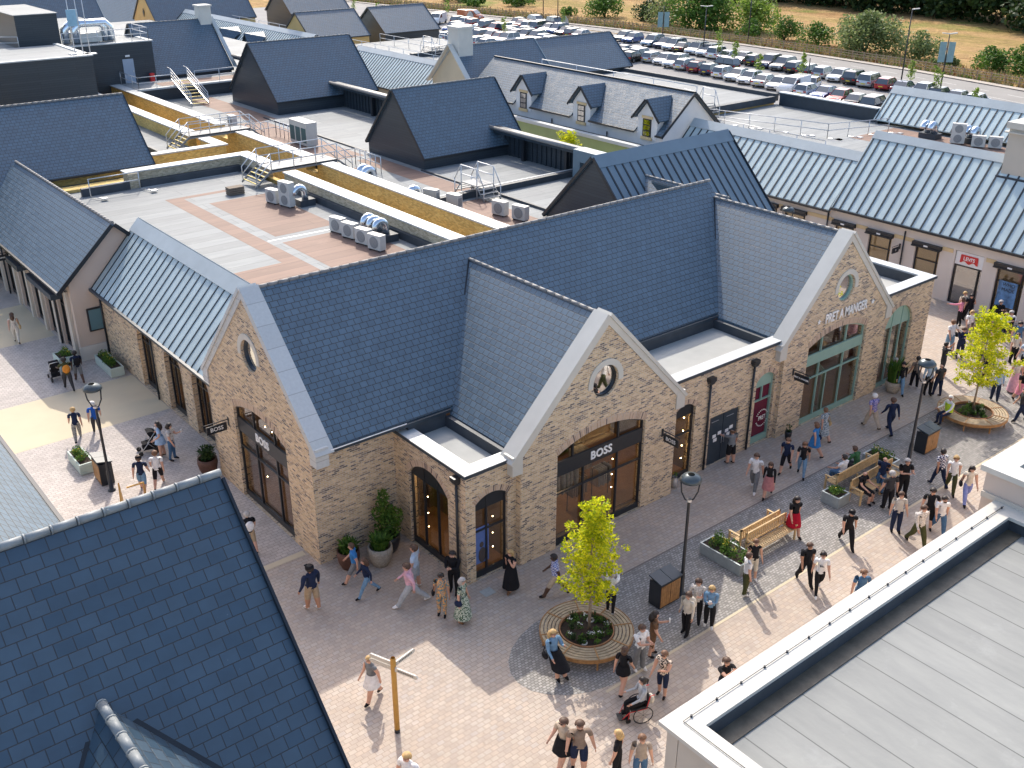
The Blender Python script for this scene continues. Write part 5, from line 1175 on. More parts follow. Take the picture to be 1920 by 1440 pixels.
railing([(33.9,62.1,5),(36.3,62.1,5),(36.3,58.8,5)],'short guard rail at the far end of the nearer roof walkway',step=.7)
railing([(34.0,74.3,5),(36.5,74.3,5),(36.5,70.2,5)],'short guard rail at the far end of the second roof walkway',step=.7)
railing([(18.9,64.6,5.1),(26.0,65.0,5.1)][0:1]+[(22.0,64.6,5.1)],'low guard rail on weighted feet at the left edge of the main flat roof',feet=(.5,-1.0),step=3)
railing([(33.5,99,6.03),(33.5,94.6,6.03),(36.8,94.5,6.03)],'guard rail outside the pale door of the black plant building',step=1.4)
railing([(38.8,94.5,6.15),(46,94.5,6.15)],'guard rail along the dark step beside the yellow stairs',step=2.6)
railing([(29.0,99.2,9.7),(36.7,99.2,9.7),(36.7,103,9.7)],'guard rail on top of the black plant building',step=1.6)
railing([(20,104,9.6),(27,128,7.1)][:1]+[(25.5,100.1,9.6)],'railing at the left end of the plant building roof',step=2)
railing([(60.9,53,5.62),(60.9,71,5.62)],'long guard rail just behind the ridge of the white dormer building',h=3.3,step=4)
railing([(66.2,57,5.03),(68.9,46.5,5.03),(74.5,44.8,5.03)],'guard rail crossing the flat roof behind the standing seam roofs',step=2.3,feet=(.3,-.9))
railing([(63.8,55.5,5.03),(63.6,43,5.03)],'second guard rail with feet along the brown felt strip of the right roofs',step=2.6,feet=(.3,-.9))
railing([(64.5,113,5.55),(64.5,87,5.55)],'guard rail on the flat roof left of the cream chimney',step=3,feet=(.8,.3))
railing([(70,112,5.55),(70,87,5.55)],'farther guard rail on the flat roof left of the cream chimney',step=3)
railing([(65.3,160,4.75),(65.3,123,4.75)],'guard rail on the flat roof behind the ribbed metal roof with dormers',step=3)
railing([(68.5,160,4.75),(68.5,123,4.75)],'second guard rail on the flat roof behind the ribbed metal roof',step=3)
def stair(x0,y0,z0,x1,y1,z1,w_,n,label,noses=True):
    t=thing('roof_stairs',label,'stairs',(x0,y0,z0)); a,b=vv((x0,y0,z0)),vv((x1,y1,z1)); d=Vector((b.x-a.x,b.y-a.y,0)).normalized(); s=Vector((-d.y,d.x,0))*w_/2
    m=MB(); q=MB()
    for k in range(n):
        p=a.lerp(b,(k+.5)/n); m.obox(p-s,p+s,.26,.04); q.obox(p-s+d*.10+Vector((0,0,.045)),p+s+d*.10+Vector((0,0,.045)),.14,.02)
    for g in (-1,1): m.obox(a+s*g,b+s*g,.05,.16)
    m.build('tread',[galv],t); q.build('yellow_nosing',[yellow_paint],t); m=MB(); u=Vector((0,0,1))
    for g in (-1,1):
        for h in (1.05,.75,.45): m.tube([a+s*g+u*h,b+s*g+u*h],.035,5)
        for k in (0,.5,1): m.tube([a.lerp(b,k)+s*g,a.lerp(b,k)+s*g+u*1.05],.035,5)
        m.tube([a+s*g+u*1.05-d*.9,a+s*g+u*1.05],.035,5)
    m.build('handrail',[galv_w],t); return t
stair(37.2,94.3,6.15,34.9,84.6,5.05,1.5,1,'x') if False else stair(37.6,95.2,6.5,37.0,89.6,5.05,1.5,8,'steel roof stairs with yellow treads below the pale door')
def stepover(x,y,z,w_,label,rz=0,h=.75):
    t=thing('step_over',label,'steps',(0,0,0)); m=MB(); m.box(-.8,.8,-w_/2,w_/2,h,h+.05)
    for sx in (-1,1):
        for k in range(3): m.box(*sorted((sx*(.8+.25*k),sx*(1.05+.25*k))),-w_/2,w_/2,h-.2*(k+1),h-.2*(k+1)+.04)
        for sy in (-1,1): m.tube([(sx*.8,sy*w_/2,h),(sx*1.5,sy*w_/2,0)],.035,5)
    m.build('platform',[grating],t); m=MB()
    for sy in (-1,1):
        y_=sy*w_/2
        m.tube([(-1.5,y_,.9),(-.8,y_,h+1.1),(.8,y_,h+1.1),(1.5,y_,.9)],.035,5); m.tube([(-.8,y_,h+.55),(.8,y_,h+.55)],.035,5)
        for xx,zz in ((-1.5,.9),(-.8,h+1.1),(.8,h+1.1),(1.5,.9)): m.tube([(xx,y_,0),(xx,y_,zz)],.035,5)
    m.build('handrail',[galv_w],t); t.location=(x,y,z); t.rotation_euler=(0,0,rz); return t
stepover(37.9,50.2,5.0,1.3,'steel step-over with handrails crossing the low kerb in front of the middle enclosure',R(90),.8)
stepover(67.5,58.4,5.1,2.0,'tangle of steel steps and rails at the corner behind the white dormer building',R(80),1.1)
stepover(69.5,99.5,5.5,2.2,'steel step-over platform among the rails left of the cream chimney',R(90),1.0)
# air conditioning units
def ac(w_,d,h,fans,dark=False,fdir=-1):
    """fan side faces -x (fdir -1)"""
    t=thing('air_conditioner','x','air conditioner',(0,0,0)); m=MB(); m.box(-d/2,d/2,-w_/2,w_/2,.08,h); m.box(-d/2-.01,d/2+.01,-w_/2-.01,w_/2+.01,h,h+.03); m.build('casing',[ac_white],t)
    m=MB()
    for s in (-1,1): m.box(-d/2-.02,d/2+.02,s*w_*.36-.03,s*w_*.36+.03,0,.08)
    m.build('foot',[black],t)
    for k in range(fans):
        z=.08+(h-.08)*(k+.5)/fans; r=min(w_*.36,(h-.1)/fans*.42); m=MB()
        m.tube([(-d/2-.02,0,z),(-d/2-.001,0,z)],r,16,sm=False); f=m.build('fan_grille',[ac_grille],t)
    if dark:
        for k in range(dark):
            m=MB(); yy=-w_/2+w_*(k+.5)/dark; m.box(-d/2-.012,-d/2,yy-w_/dark*.4,yy+w_/dark*.4,.3,h*.78); m.build('coil',[ac_dark],t)
    m=MB(); m.box(-d/2+.05,d/2-.05,w_/2,w_/2+.008,.2,h-.15); m.build('side_coil',[ac_grille],t); return reg(t)
A1=ac(.95,.42,.85,1); A2=ac(1.0,.42,1.5,2); A3=ac(2.6,.9,1.75,0,3); used=set()
def putac(proto,x,y,z,rz,label,grp='air conditioning units on the flat roofs'):
    if proto.name in used: return clone(proto,(x,y,z),rz,label,grp)
    used.add(proto.name); proto.location=(x,y,z); proto.rotation_euler=(0,0,rz); proto['label']=label; proto['group']=grp; return proto
for i,(y,l) in enumerate(((48.9,'white air conditioning unit farthest from the main ridge in the row of four'),(47.6,'white air conditioning unit, second from the far end of the row of four'),(46.2,'white air conditioning unit, third from the far end of the row of four'),(44.9,'white air conditioning unit nearest the main ridge in the row of four'))):
    putac(A1,27.2,y,5,R(35) if False else R(12),l)
putac(A1,27.2,56.6,5,R(12),'short white air conditioning unit beside the tall twin-fan unit')
putac(A2,27.5,55.4,5,R(12),'tall twin-fan air conditioning unit near the nearer walkway')
putac(A1,34.7,50.6,5,R(200),'white air conditioning unit with blue-green coil beyond the yellow alley wall',)
putac(A1,35.1,48.8,5,R(190),'low white air conditioning unit second along beyond the yellow alley wall')
putac(A1,36.3,45.9,5,R(12),'white air conditioning unit just above the main ridge, left of a pair')
putac(A1,36.6,44.4,5,R(12),'white air conditioning unit just above the main ridge, right of a pair')
putac(A3,36.6,70.0,5,R(0),'large grey condenser cabinet with three dark coils in front of the bigger enclosure')
putac(A1,35.3,79.5,5,R(0),'small white condenser box behind the alley wall by the second walkway')
putac(A2,74.9,39.2,5.03,R(25),'tall twin-fan air conditioning unit beside ducts on the right-hand brown roof')
putac(A1,75.0,37.6,5.03,R(25),'air conditioning unit between the tall unit and the chimney at right'); putac(A1,75.6,36.6,5.03,R(25),'smallest air conditioning unit of the three near the right chimney')
def duct(x,y,z,label,n=2,r=.2,rz=0):
    t=thing('silver_duct',label,'duct',(x,y,z)); m=MB(); m.box(x-.5,x+.5,y-.35*n,y+.35*n,z,z+.4); m.build('duct_base',[deck_dark],t)
    for k in range(n):
        m=MB(); yy=y+(k-(n-1)/2)*.6; pts=[(x+.2*0,yy,z+.4)]+[(x-.35+.35*math.cos(a),yy,z+.75+.4*math.sin(a)) for a in [i*PI/8 for i in range(9)]]; m.tube(pts,r,10); m.build('duct_pipe',[foil],t)
    return t
duct(28.5,46.6,5,'pair of silver foil ducts beside the row of four air conditioning units',3,.19); duct(28.5,55.0,5,'silver foil duct behind the tall twin-fan unit',1,.2)
duct(75.2,41.6,5.03,'pair of silver ducts left of the tall unit on the right roof',2,.25); duct(76.0,38.6,5.03,'pair of silver ducts behind the lower units on the right roof',2,.25); duct(34.3,51.4,4.7,'silver duct bend low behind the yellow alley wall',1,.25)
duct(35.0,58.0,4.6,'silver duct tops showing over the alley wall by the brown felt',2,.25)
t=thing('foil_duct_frame','large looped silver duct on the roof of the black plant building','duct',(31,101.5,9.6)); m=MB()
for dx in (0,.9): m.tube([(29.8+dx,101.0,9.7),(29.8+dx,101.0,10.9),(30.3+dx,101,11.3),(33.0+dx*.6,101.2,11.3),(33.4+dx*.6,101.2,10.9),(33.4+dx*.6,101.2,9.7)],.38,10)
m.build('duct_pipe',[foil],t); m=MB(); m.box(30.6,33.0,100.8,102.6,9.7,10.5); m.build('air_handler',[ac_white],t)
m=MB()
t=thing('lightning_mast','three thin steel masts with a blue plate on the black plant building','mast',(28.3,91,10))
for i,(x,y) in enumerate(((27.6,91.6),(28.0,90.8),(28.6,90.9))):
    m=MB(); m.tube([(x,y,9.98),(x,y,15.5)],[.05,.03],5); m.box(x-.45,x+.45,y-.35,y+.35,9.98,10.05); m.build('mast',[galv_w],t)
m=MB(); m.box(27.3,28.2,91.2,91.25,12.2,13.5); m.build('blue_plate',[plain('blue_plate',(.25,.45,.6),.4,.1,2)],t)
m=MB(); m.box(36.1,36.5,98.4,98.7,6.05,6.8); tag(m.build('red_box',[red_paint],off=(36.3,98.5,6.05)),'small red box standing beside the pale door on the plant building','box')
t=thing('pallet_box','small brown slatted crate left on the grey roof by the walkway steps','crate',(26.3,60.0,5)); m=MB()
for k in range(4): m.box(25.8,26.8,59.7,60.3,5.03+k*.12,5.12+k*.12)
m.build('slats',[plain('crate_wood',(.20,.16,.12),.9,.2,8)],t)
# ================================================================ people
def cloth(name,c,pat=None,c2=None,sc=30):
    m,t,b=newmat(name); b.inputs['Roughness'].default_value=.9; b.inputs['Specular IOR Level'].default_value=.2
    tc=nd(t,'ShaderNodeTexCoord'); o=tc.outputs['Object']
    if pat is None: col=ramp(t,noise_(t,9,3,vec=o),[(.3,tuple(x*.82 for x in c)),(.7,tuple(min(1,x*1.12) for x in c))])
    elif pat=='floral': col=ramp(t,noise_(t,sc,2,vec=o),[(.46,c),(.52,c2)])
    elif pat=='check':
        n=nd(t,'ShaderNodeTexChecker'); n.inputs['Scale'].default_value=sc; n.inputs['Color1'].default_value=(*c,1); n.inputs['Color2'].default_value=(*c2,1); t.links.new(o,n.inputs[0]); col=n.outputs[0]
    elif pat=='stripe':
        s=nd(t,'ShaderNodeSeparateXYZ'); t.links.new(o,s.inputs[0]); f=math_(t,'FRACT',math_(t,'MULTIPLY',s.outputs[2],sc)); col=ramp(t,f,[(0,c),(.5,c2)],'CONSTANT')
    t.links.new(col,b.inputs['Base Color']); return m
CL=dict(white=(.78,.78,.78),cream=(.68,.62,.52),black=(.015,.015,.018),navy=(.018,.028,.065),darkgrey=(.05,.05,.055),grey=(.20,.21,.22),lightgrey=(.42,.44,.46),blue=(.05,.22,.52),royal=(.02,.10,.42),lightblue=(.35,.50,.70),paleblue=(.50,.60,.72),denim=(.07,.15,.27),lightdenim=(.17,.30,.45),khaki=(.42,.32,.21),beige=(.52,.43,.33),olive=(.07,.075,.03),brown=(.16,.09,.05),taupe=(.25,.19,.15),pink=(.75,.28,.38),palepink=(.70,.42,.50),dustypink=(.50,.22,.22),lilac=(.25,.30,.62),red=(.40,.01,.03),green=(.05,.14,.06),sand=(.36,.30,.25),orange=(.65,.25,.04),hivis=(.55,.75,.05),maroon=(.15,.02,.03))
PAT=dict(floral_dark=((.02,.02,.02),'floral',(.75,.62,.5),22),floral_green=((.03,.09,.05),'floral',(.55,.6,.5),26),floral_blue=((.12,.18,.22),'floral',(.5,.55,.58),24),floral_multi=((.10,.22,.26),'floral',(.70,.36,.14),20),check_blue=((.12,.16,.45),'check',(.65,.66,.75),20),check_navy=((.03,.03,.10),'check',(.8,.8,.82),16),stripe_white=((.80,.78,.72),'stripe',(.22,.17,.14),22),pattern_grey=((.10,.10,.10),'floral',(.45,.43,.38),34),pattern_purple=((.12,.12,.40),'floral',(.45,.40,.60),26),cream_floral=((.55,.46,.36),'floral',(.72,.64,.54),20),lace=((.75,.72,.68),'floral',(.5,.46,.42),30))
_cm={}
def cm(k):
    if k not in _cm:
        if k in PAT: c,p,c2,s=PAT[k]; _cm[k]=cloth('cloth_'+k,c,p,c2,s)
        else: _cm[k]=cloth('cloth_'+k,CL[k])
    return _cm[k]
SK={'w':plain('skin_light',(.60,.34,.24),.6,.08,6),'t':plain('skin_tan',(.46,.24,.15),.6,.08,6),'b':plain('skin_dark',(.09,.045,.028),.55,.1,6)}
HC={'brown':plain('hair_brown',(.085,.045,.027),.6,.3,20),'dark':plain('hair_dark',(.02,.014,.012),.55,.3,20),'blond':plain('hair_blond',(.50,.33,.14),.6,.25,20),'grey':plain('hair_grey',(.42,.40,.38),.7,.2,20),'white':plain('hair_white',(.72,.70,.66),.7,.15,20),'ginger':plain('hair_auburn',(.17,.085,.045),.6,.25,20)}
eye_m=plain('eye_dark',(.02,.015,.012),.3,.1,4); straw=plain('straw',(.55,.38,.18),.9,.2,20)
POSE=dict( # hipL kneeL hipR kneeR | shL abL elL shR abR elR | lean
 walk=(20,8,-16,20,-16,5,12,16,5,18,3), walk2=(-18,24,22,6,18,5,20,-14,5,10,3), stride=(26,8,-24,20,-20,6,25,20,6,25,5),
 stand=(3,2,-3,4,4,8,10,-4,8,12,0), stand2=(8,4,-6,3,-4,12,18,6,8,8,-1), phone=(3,3,-4,5,30,-4,95,10,8,20,1), phones=(4,3,-4,5,25,-6,100,30,-6,95,2),
 hips=(3,2,-5,4,-18,38,80,-14,34,75,0), photo=(4,2,-4,3,85,-8,75,80,-8,80,-2), point=(2,2,-4,4,75,8,10,6,10,15,0), mouth=(14,6,-12,16,30,6,135,-8,6,12,2), back=(5,2,-5,5,-28,8,-0,-24,10,-0,0), push=(20,6,-18,20,45,6,30,45,6,30,6), cross=(2,2,-3,3,22,0,100,20,0,105,0),
 sit=(84,88,80,84,28,6,45,24,6,50,2), sitlean=(84,80,86,96,38,8,70,34,6,75,16), perch=(52,44,48,50,30,4,100,20,8,40,-4))
def skel(pose):
    hL,kL,hR,kR,sL,aL,eL,sR,aR,eR,ln=[R(x) for x in POSE[pose]]
    P={}; P['pelvis']=Vector((0,0,.95)); lean=Matrix.Rotation(ln,3,'Y')
    def up_(x,y,z): return P['pelvis']+lean@Vector((x,y,z-.95))
    P['waist']=up_(0,0,1.08); P['chest']=up_(.005,0,1.27); P['neckb']=up_(-.005,0,1.44); P['neck']=up_(.01,0,1.50); P['jaw']=up_(.035,0,1.565); P['head']=up_(.015,0,1.635)
    for s,h,k,n in ((1,hL,kL,'L'),(-1,hR,kR,'R')):
        P['hip'+n]=Vector((0,s*.088,.90)); P['knee'+n]=P['hip'+n]+Vector((math.sin(h),s*.01,-math.cos(h)))*.43
        b=h-k; P['ank'+n]=P['knee'+n]+Vector((math.sin(b),s*.005,-math.cos(b)))*.41
        ft=0 if pose[:3]=='sit' else max(-.5,min(.3,b*.6)); P['heel'+n]=P['ank'+n]+Vector((-.035,0,-.04)); P['toe'+n]=P['ank'+n]+Vector((.155*math.cos(ft),s*.02,-.045+.155*math.sin(ft)))
    for s,a,o,e,n in ((1,sL,aL,eL,'L'),(-1,sR,aR,eR,'R')):
        P['sh'+n]=up_(-.005,s*.183,1.405); d=Vector((math.sin(a)*math.cos(o),s*math.sin(o),-math.cos(a)*math.cos(o))); d=lean@d
        P['el'+n]=P['sh'+n]+d*.275
        ax=Vector((0,-1,0)); f=Matrix.Rotation(e,3,ax)@d
        if e>R(60): f=(f+Vector((0,-s*.35,0))).normalized()
        P['wr'+n]=P['el'+n]+f*.245; P['palm'+n]=P['wr'+n]+f*.075; P['fd'+n]=f
    low=min(P['toeL'].z,P['toeR'].z,P['heelL'].z,P['heelR'].z); dz=.035-low
    for k in P:
        if not k.startswith('fd'): P[k]=P[k]+Vector((0,0,dz))
    return P
BONES=[('pelvis','waist',.142,.135,'top'),('waist','chest',.135,.158,'top'),('chest','neckb',.158,.095,'top'),('neckb','neck',.085,.05,'skin'),('neck','jaw',.055,.074,'skin'),('jaw','head',.076,.098,'skin')]
for n in 'LR': BONES+= [('pelvis','hip'+n,.142,.108,'bottom'),('hip'+n,'knee'+n,.108,.068,'thigh'),('knee'+n,'ank'+n,.066,.046,'shin'),('ank'+n,'toe'+n,.05,.037,'shoe'),('ank'+n,'heel'+n,.05,.042,'shoe'),('neckb','sh'+n,.095,.070,'top'),('sh'+n,'el'+n,.066,.047,'uarm'),('el'+n,'wr'+n,.045,.030,'farm'),('wr'+n,'palm'+n,.026,.032,'skin')]
_body={}
def body_mesh(pose,sleeve,legs,loose):
    """one continuous skinned surface; material slots: 0 skin 1 top 2 bottom 3 shoes 4 eyes"""
    key=(pose,sleeve,legs,loose)
    if key in _body: return _body[key]
    P=skel(pose); names=[k for k in P if not k.startswith('fd')]; idx={k:i for i,k in enumerate(names)}; rad={}
    for a,b,ra,rb,_ in BONES:
        rad[a]=max(rad.get(a,0),ra) if a not in rad else rad[a]; rad.setdefault(b,rb)
    k_=1.0+.16*loose
    for n in 'LR': rad['knee'+n]*=1+.22*loose; rad['ank'+n]*=1+(.35*loose if legs!='s' else 0)
    me=bpy.data.meshes.new('tmp'); me.from_pydata([P[k] for k in names],[(idx[a],idx[b]) for a,b,*_ in BONES],[])
    ob=bpy.data.objects.new('tmp',me); C.objects.link(ob); sk=ob.modifiers.new('s','SKIN'); sk.branch_smoothing=.6
    for k in names:
        d=me.skin_vertices[0].data[idx[k]]; r=rad[k]
        d.radius=(r*.85,r*1.12) if k in('pelvis','waist','chest') else (r,r)
        d.use_root=(k=='pelvis')
    sb=ob.modifiers.new('u','SUBSURF'); sb.levels=1; sb.render_levels=1
    dg=bpy.context.evaluated_depsgraph_get(); dg.update(); em=bpy.data.meshes.new_from_object(ob.evaluated_get(dg)); bpy.data.objects.remove(ob); bpy.data.meshes.remove(me)
    V_=[v.co.copy() for v in em.vertices]; F_=[list(p.vertices) for p in em.polygons]; bpy.data.meshes.remove(em)
    # shoulder/hip width is shaped by the joints; give the torso depth and shape the face
    hc=P['head']; jw=P['jaw']
    for v in V_:
        d=v-hc
        if d.length<.13:
            if d.x>.05 and abs(d.y)<.022 and -.05<d.z<.0: v.x+=.022       # nose
            if d.x>.05 and abs(d.y)<.05 and 0<d.z<.025: v.x-=.006          # eye line
            if abs(d.y)>.075 and abs(d.x)<.03 and -.03<d.z<.03: v.y*=1.12  # ears
    mi=[]
    def near(c):
        best=None
        for a,b,ra,rb,reg_ in BONES:
            A,B=P[a],P[b]; ab=B-A; t=max(0,min(1,(c-A).dot(ab)/ab.length_squared)); d=(c-(A+ab*t)).length/(ra+(rb-ra)*t)
            if best is None or d<best[0]: best=(d,reg_,t)
        return best[1],best[2]
    for f in F_:
        c=sum((V_[i] for i in f),Vector())/len(f); g,t=near(c)
        if g=='top': m=1
        elif g=='skin': m=0
        elif g=='bottom': m=2
        elif g=='uarm': m=1 if sleeve=='l' or (sleeve=='s' and t<.62) or (sleeve=='n' and t<.02) else 0
        elif g=='farm': m=1 if sleeve=='l' else 0
        elif g=='thigh': m=2 if legs in 'ts' else (2 if t<.35 else 0)
        elif g=='shin': m=2 if legs=='t' else (2 if legs=='s' and t<.08 else 0)
        else: m=3
        mi.append(m)
    def add(vs,fs,m):
        o=len(V_); V_.extend(vs); F_.extend([[o+i for i in f] for f in fs]); mi.extend([m]*len(fs))
    for n in 'LR':           # five fingers, unequal, slightly curled
        w=P['palm'+n]; f=P['fd'+n]; s=1 if n=='L' else -1; side=f.cross(Vector((0,s,0)));
        if side.length<.1: side=Vector((1,0,0))
        side.normalize(); inn=side.cross(f)*s
        for q,(o,l,sp) in enumerate(((.024,.068,.10),(.009,.078,.03),(-.007,.072,-.03),(-.022,.056,-.10),(.026,.05,.9))):
            base=w+side*o+f*(.012 if q<4 else -.03); r=.0075
            p1=base+(f+side*sp).normalized()*l*.55; p2=p1+(f*.8+side*sp*.6+inn*-.5*s).normalized()*l*.45; vs=[]; 
            u1=side; u2=f.cross(side).normalized()
            for c,rr in ((base-f*.01,r*1.1),(p1,r),(p2,r*.7)):
                vs+= [c+u1*rr*math.cos(2*PI*k/5)+u2*rr*math.sin(2*PI*k/5) for k in range(5)]
            fs=[[a*5+k,a*5+(k+1)%5,(a+1)*5+(k+1)%5,(a+1)*5+k] for a in (0,1) for k in range(5)]+[[10,11,12,13,14]]
            add(vs,fs,0)
    for s in (-1,1):
        c=hc+Vector((.082,s*.03,.008)); vs=[c+Vector((.006,0,0)),c+Vector((0,.013,0)),c+Vector((0,0,.008)),c+Vector((0,-.013,0)),c+Vector((0,0,-.008))]; add(vs,[[0,1,2],[0,2,3],[0,3,4],[0,4,1]],4)
    me=bpy.data.meshes.new('person_body'); me.from_pydata(V_,[],F_); me.polygons.foreach_set('material_index',mi); me.polygons.foreach_set('use_smooth',[True]*len(F_)); me.update()
    for x in range(5): me.materials.append(None)
    _body[key]=(me,P); return _body[key]
_part={}
def cached(key,fn):
    if key not in _part: _part[key]=fn()
    return _part[key]
def hair_mesh(kind,hc):
    m=MB(); rnd=random.Random(3)
    n=14; k=8; rx,ry,rz=.114,.107,.128; c=hc+Vector((-.008,0,.008)); rows=[]
    for i in range(k+1):
        t=PI/2-PI*i/k*.72; rows.append([c+Vector((rx*math.cos(t)*math.cos(2*PI*j/n),ry*math.cos(t)*math.sin(2*PI*j/n),rz*math.sin(t))) for j in range(n)])
    for i in range(k):
        for j in range(n):
            a=2*PI*(j+.5)/n; ca=math.cos(a); t=PI/2-PI*(i+.5)/k*.72
            if ca>.25 and t<.42: continue
            if kind=='fringe' and t>.35: continue
            if ca>-.2 and t<-.1 and kind in('short','cap'): continue
            l=(j+1)%n; q=[rows[i][j],rows[i][l],rows[i+1][l],rows[i+1][j]]
            if i==0: q=[q[0],q[2],q[3]]
            m.face(q,0,sm=True)
    if kind=='long':
        pts=[hc+Vector((-.05,0,.02)),hc+Vector((-.085,0,-.08)),hc+Vector((-.10,0,-.2)),hc+Vector((-.10,0,-.31))]; m.tube(pts,[.085,.10,.095,.04],10)
    if kind=='mid':
        pts=[hc+Vector((-.04,0,.02)),hc+Vector((-.055,0,-.07)),hc+Vector((-.06,0,-.14))]; m.tube(pts,[.09,.105,.07],10)
    if kind=='bun': m.ball(hc+Vector((-.07,0,.09)),.05,.05,.045,8,6)
    if kind=='tail': m.tube([hc+Vector((-.09,0,.05)),hc+Vector((-.15,0,0)),hc+Vector((-.14,0,-.16))],[.035,.04,.012],8)
    return m
def skirt_mesh(P,hem,flare,z0=1.06):
    m=MB(); n=20; p=P['pelvis']; rows=[]
    for i in range(6):
        f=i/5; z=z0-(z0-hem)*f; rr=.135+(flare-.135)*(f**.7)
        cx=p.x+ (P['kneeL'].x+P['kneeR'].x)/2*f
        rows.append([Vector((cx+rr*(1+.06*f*math.sin(6*2*PI*j/n+i))*math.cos(2*PI*j/n)*(1+.15*f),p.y+rr*1.1*math.sin(2*PI*j/n),z)) for j in range(n)])
    for i in range(5):
        for j in range(n):
            l=(j+1)%n; m.face([rows[i][l],rows[i][j],rows[i+1][j],rows[i+1][l]],0,sm=True)
    return m
def person(x,y,rz,pose,top,sl,bot,bc,hair,hcol,skin,label,extras='',h=1.0,z=0.0,shoes='black',loose=0,group=None,bulk=1.0):
    legs={'t':'t','s':'s','k':'k','d':'k','j':'t'}[bot[0]]
    me,P=body_mesh(pose,sl,legs,1 if (loose or bot[0]=='j') else 0)
    o=bpy.data.objects.new('person',me); C.objects.link(o); o.location=(x,y,z); o.rotation_euler=(0,0,R(rz)); o.scale=(h*bulk,h*bulk,h); tag(o,label,'person',group)
    for i,m in enumerate((SK[skin],cm(top),cm(bc),cm(shoes),eye_m)):
        s=o.material_slots[i]; s.link='OBJECT'; s.material=m
    def child(name,key,fn,mat):
        def mk():
            q=fn().mesh(name); q.materials.append(None); return q
        q=cached(key,mk); c=bpy.data.objects.new(name,q); C.objects.link(c); c.parent=o; c.material_slots[0].link='OBJECT'; c.material_slots[0].material=mat; return c
    if hair!='bald': child('hair',('h',hair,pose),lambda:hair_mesh(hair,P['head']),HC[hcol])
    if bot[0] in 'kd':
        hem=float(bot[1:]) if len(bot)>1 else .5
        if pose=='sit' or pose=='perch': hem=.45
        child('skirt',('s',bot,pose),lambda:skirt_mesh(P,hem,.175+.09*(1-hem),z0=P['waist'].z-.0),cm(bc))
    hp=P['head']
    for e in extras.split():
        if e=='cap':
            def f():
                m=MB(); m.lathe([(.106,0),(.105,.05),(.07,.10),(0,.115)],hp+Vector((-.008,0,.025)),14); m.prism([hp+Vector((.08,-.06,.03)),hp+Vector((.17,-.04,.02)),hp+Vector((.17,.04,.02)),hp+Vector((.08,.06,.03))],(0,0,.012)); return m
            child('cap',('cap',pose),f,cm('black'))
        elif e=='shades':
            def f():
                m=MB()
                for s in (-1,1): m.ball(hp+Vector((.088,s*.032,.01)),.012,.026,.018,8,5)
                return m
            child('sunglasses',('sg',pose),f,eye_m)
        elif e=='phone':
            def f():
                m=MB(); q=P['palmL']+P['fdL']*.05; m.box(q.x-.01,q.x+.02,q.y-.04,q.y+.04,q.z-.02,q.z+.11); return m
            child('phone',('ph',pose),f,cm('white'))
        elif e in('bag','straw','tote'):
            def f():
                m=MB(); q=P['hipR']+Vector((-.02,-.17,.02)); m.ball(q,.13,.06,.13,10,6); m.tube([q+Vector((-.08,0,.1)),P['shR']+Vector((0,0,.05)),q+Vector((.08,0,.1))],.012,5); return m
            child('shoulder_bag',('bag',pose),f,straw if e=='straw' else cm('black' if e=='bag' else 'navy'))
        elif e.startswith('pack'):
            def f():
                m=MB(); a,b=P['chest'],P['waist']; q=(a+b)/2+Vector((-.19,0,.06)); m.ball(q,.09,.15,.22,10,8); return m
            child('backpack',('pk',pose),f,cm(e[4:] or 'black'))
        elif e.startswith('vest'):
            def f():
                m=MB(); a,b=P['chest'],P['pelvis']; rows=[]; n=16
                for t,r_ in ((0,.185),(.35,.19),(.75,.17),(1.0,.165)):
                    c=P['neckb'].lerp(b,t)+Vector((0,0,-.05 if t<.1 else 0)); rows.append([c+Vector((r_*.82*math.cos(2*PI*j/n),r_*1.05*math.sin(2*PI*j/n),0)) for j in range(n)])
                for i in range(3):
                    for j in range(n): l=(j+1)%n; m.face([rows[i][l],rows[i][j],rows[i+1][j],rows[i+1][l]],0,sm=True)
                return m
            child('waistcoat',('vt',pose),f,cm(e[4:] or 'hivis'))
        elif e=='logo':
            def f():
                m=MB(); c=P['chest']+Vector((.15,0,.0))
                for k in range(3): m.prism([c+Vector((0,.05-.045*k,-.035)),c+Vector((0,.02-.045*k,-.035)),c+Vector((0,-.0-.045*k,.0+.02*k)),c+Vector((0,.03-.045*k,.0+.02*k))],(.01,0,0))
                return m
            child('logo',('lg',pose),f,cm('black'))
        elif e=='beard': child('beard',('bd',pose),lambda:(lambda m:(m.ball(P['jaw']+Vector((.035,0,-.02)),.045,.055,.045,8,6),m)[1])(MB()),HC[hcol])
    return o
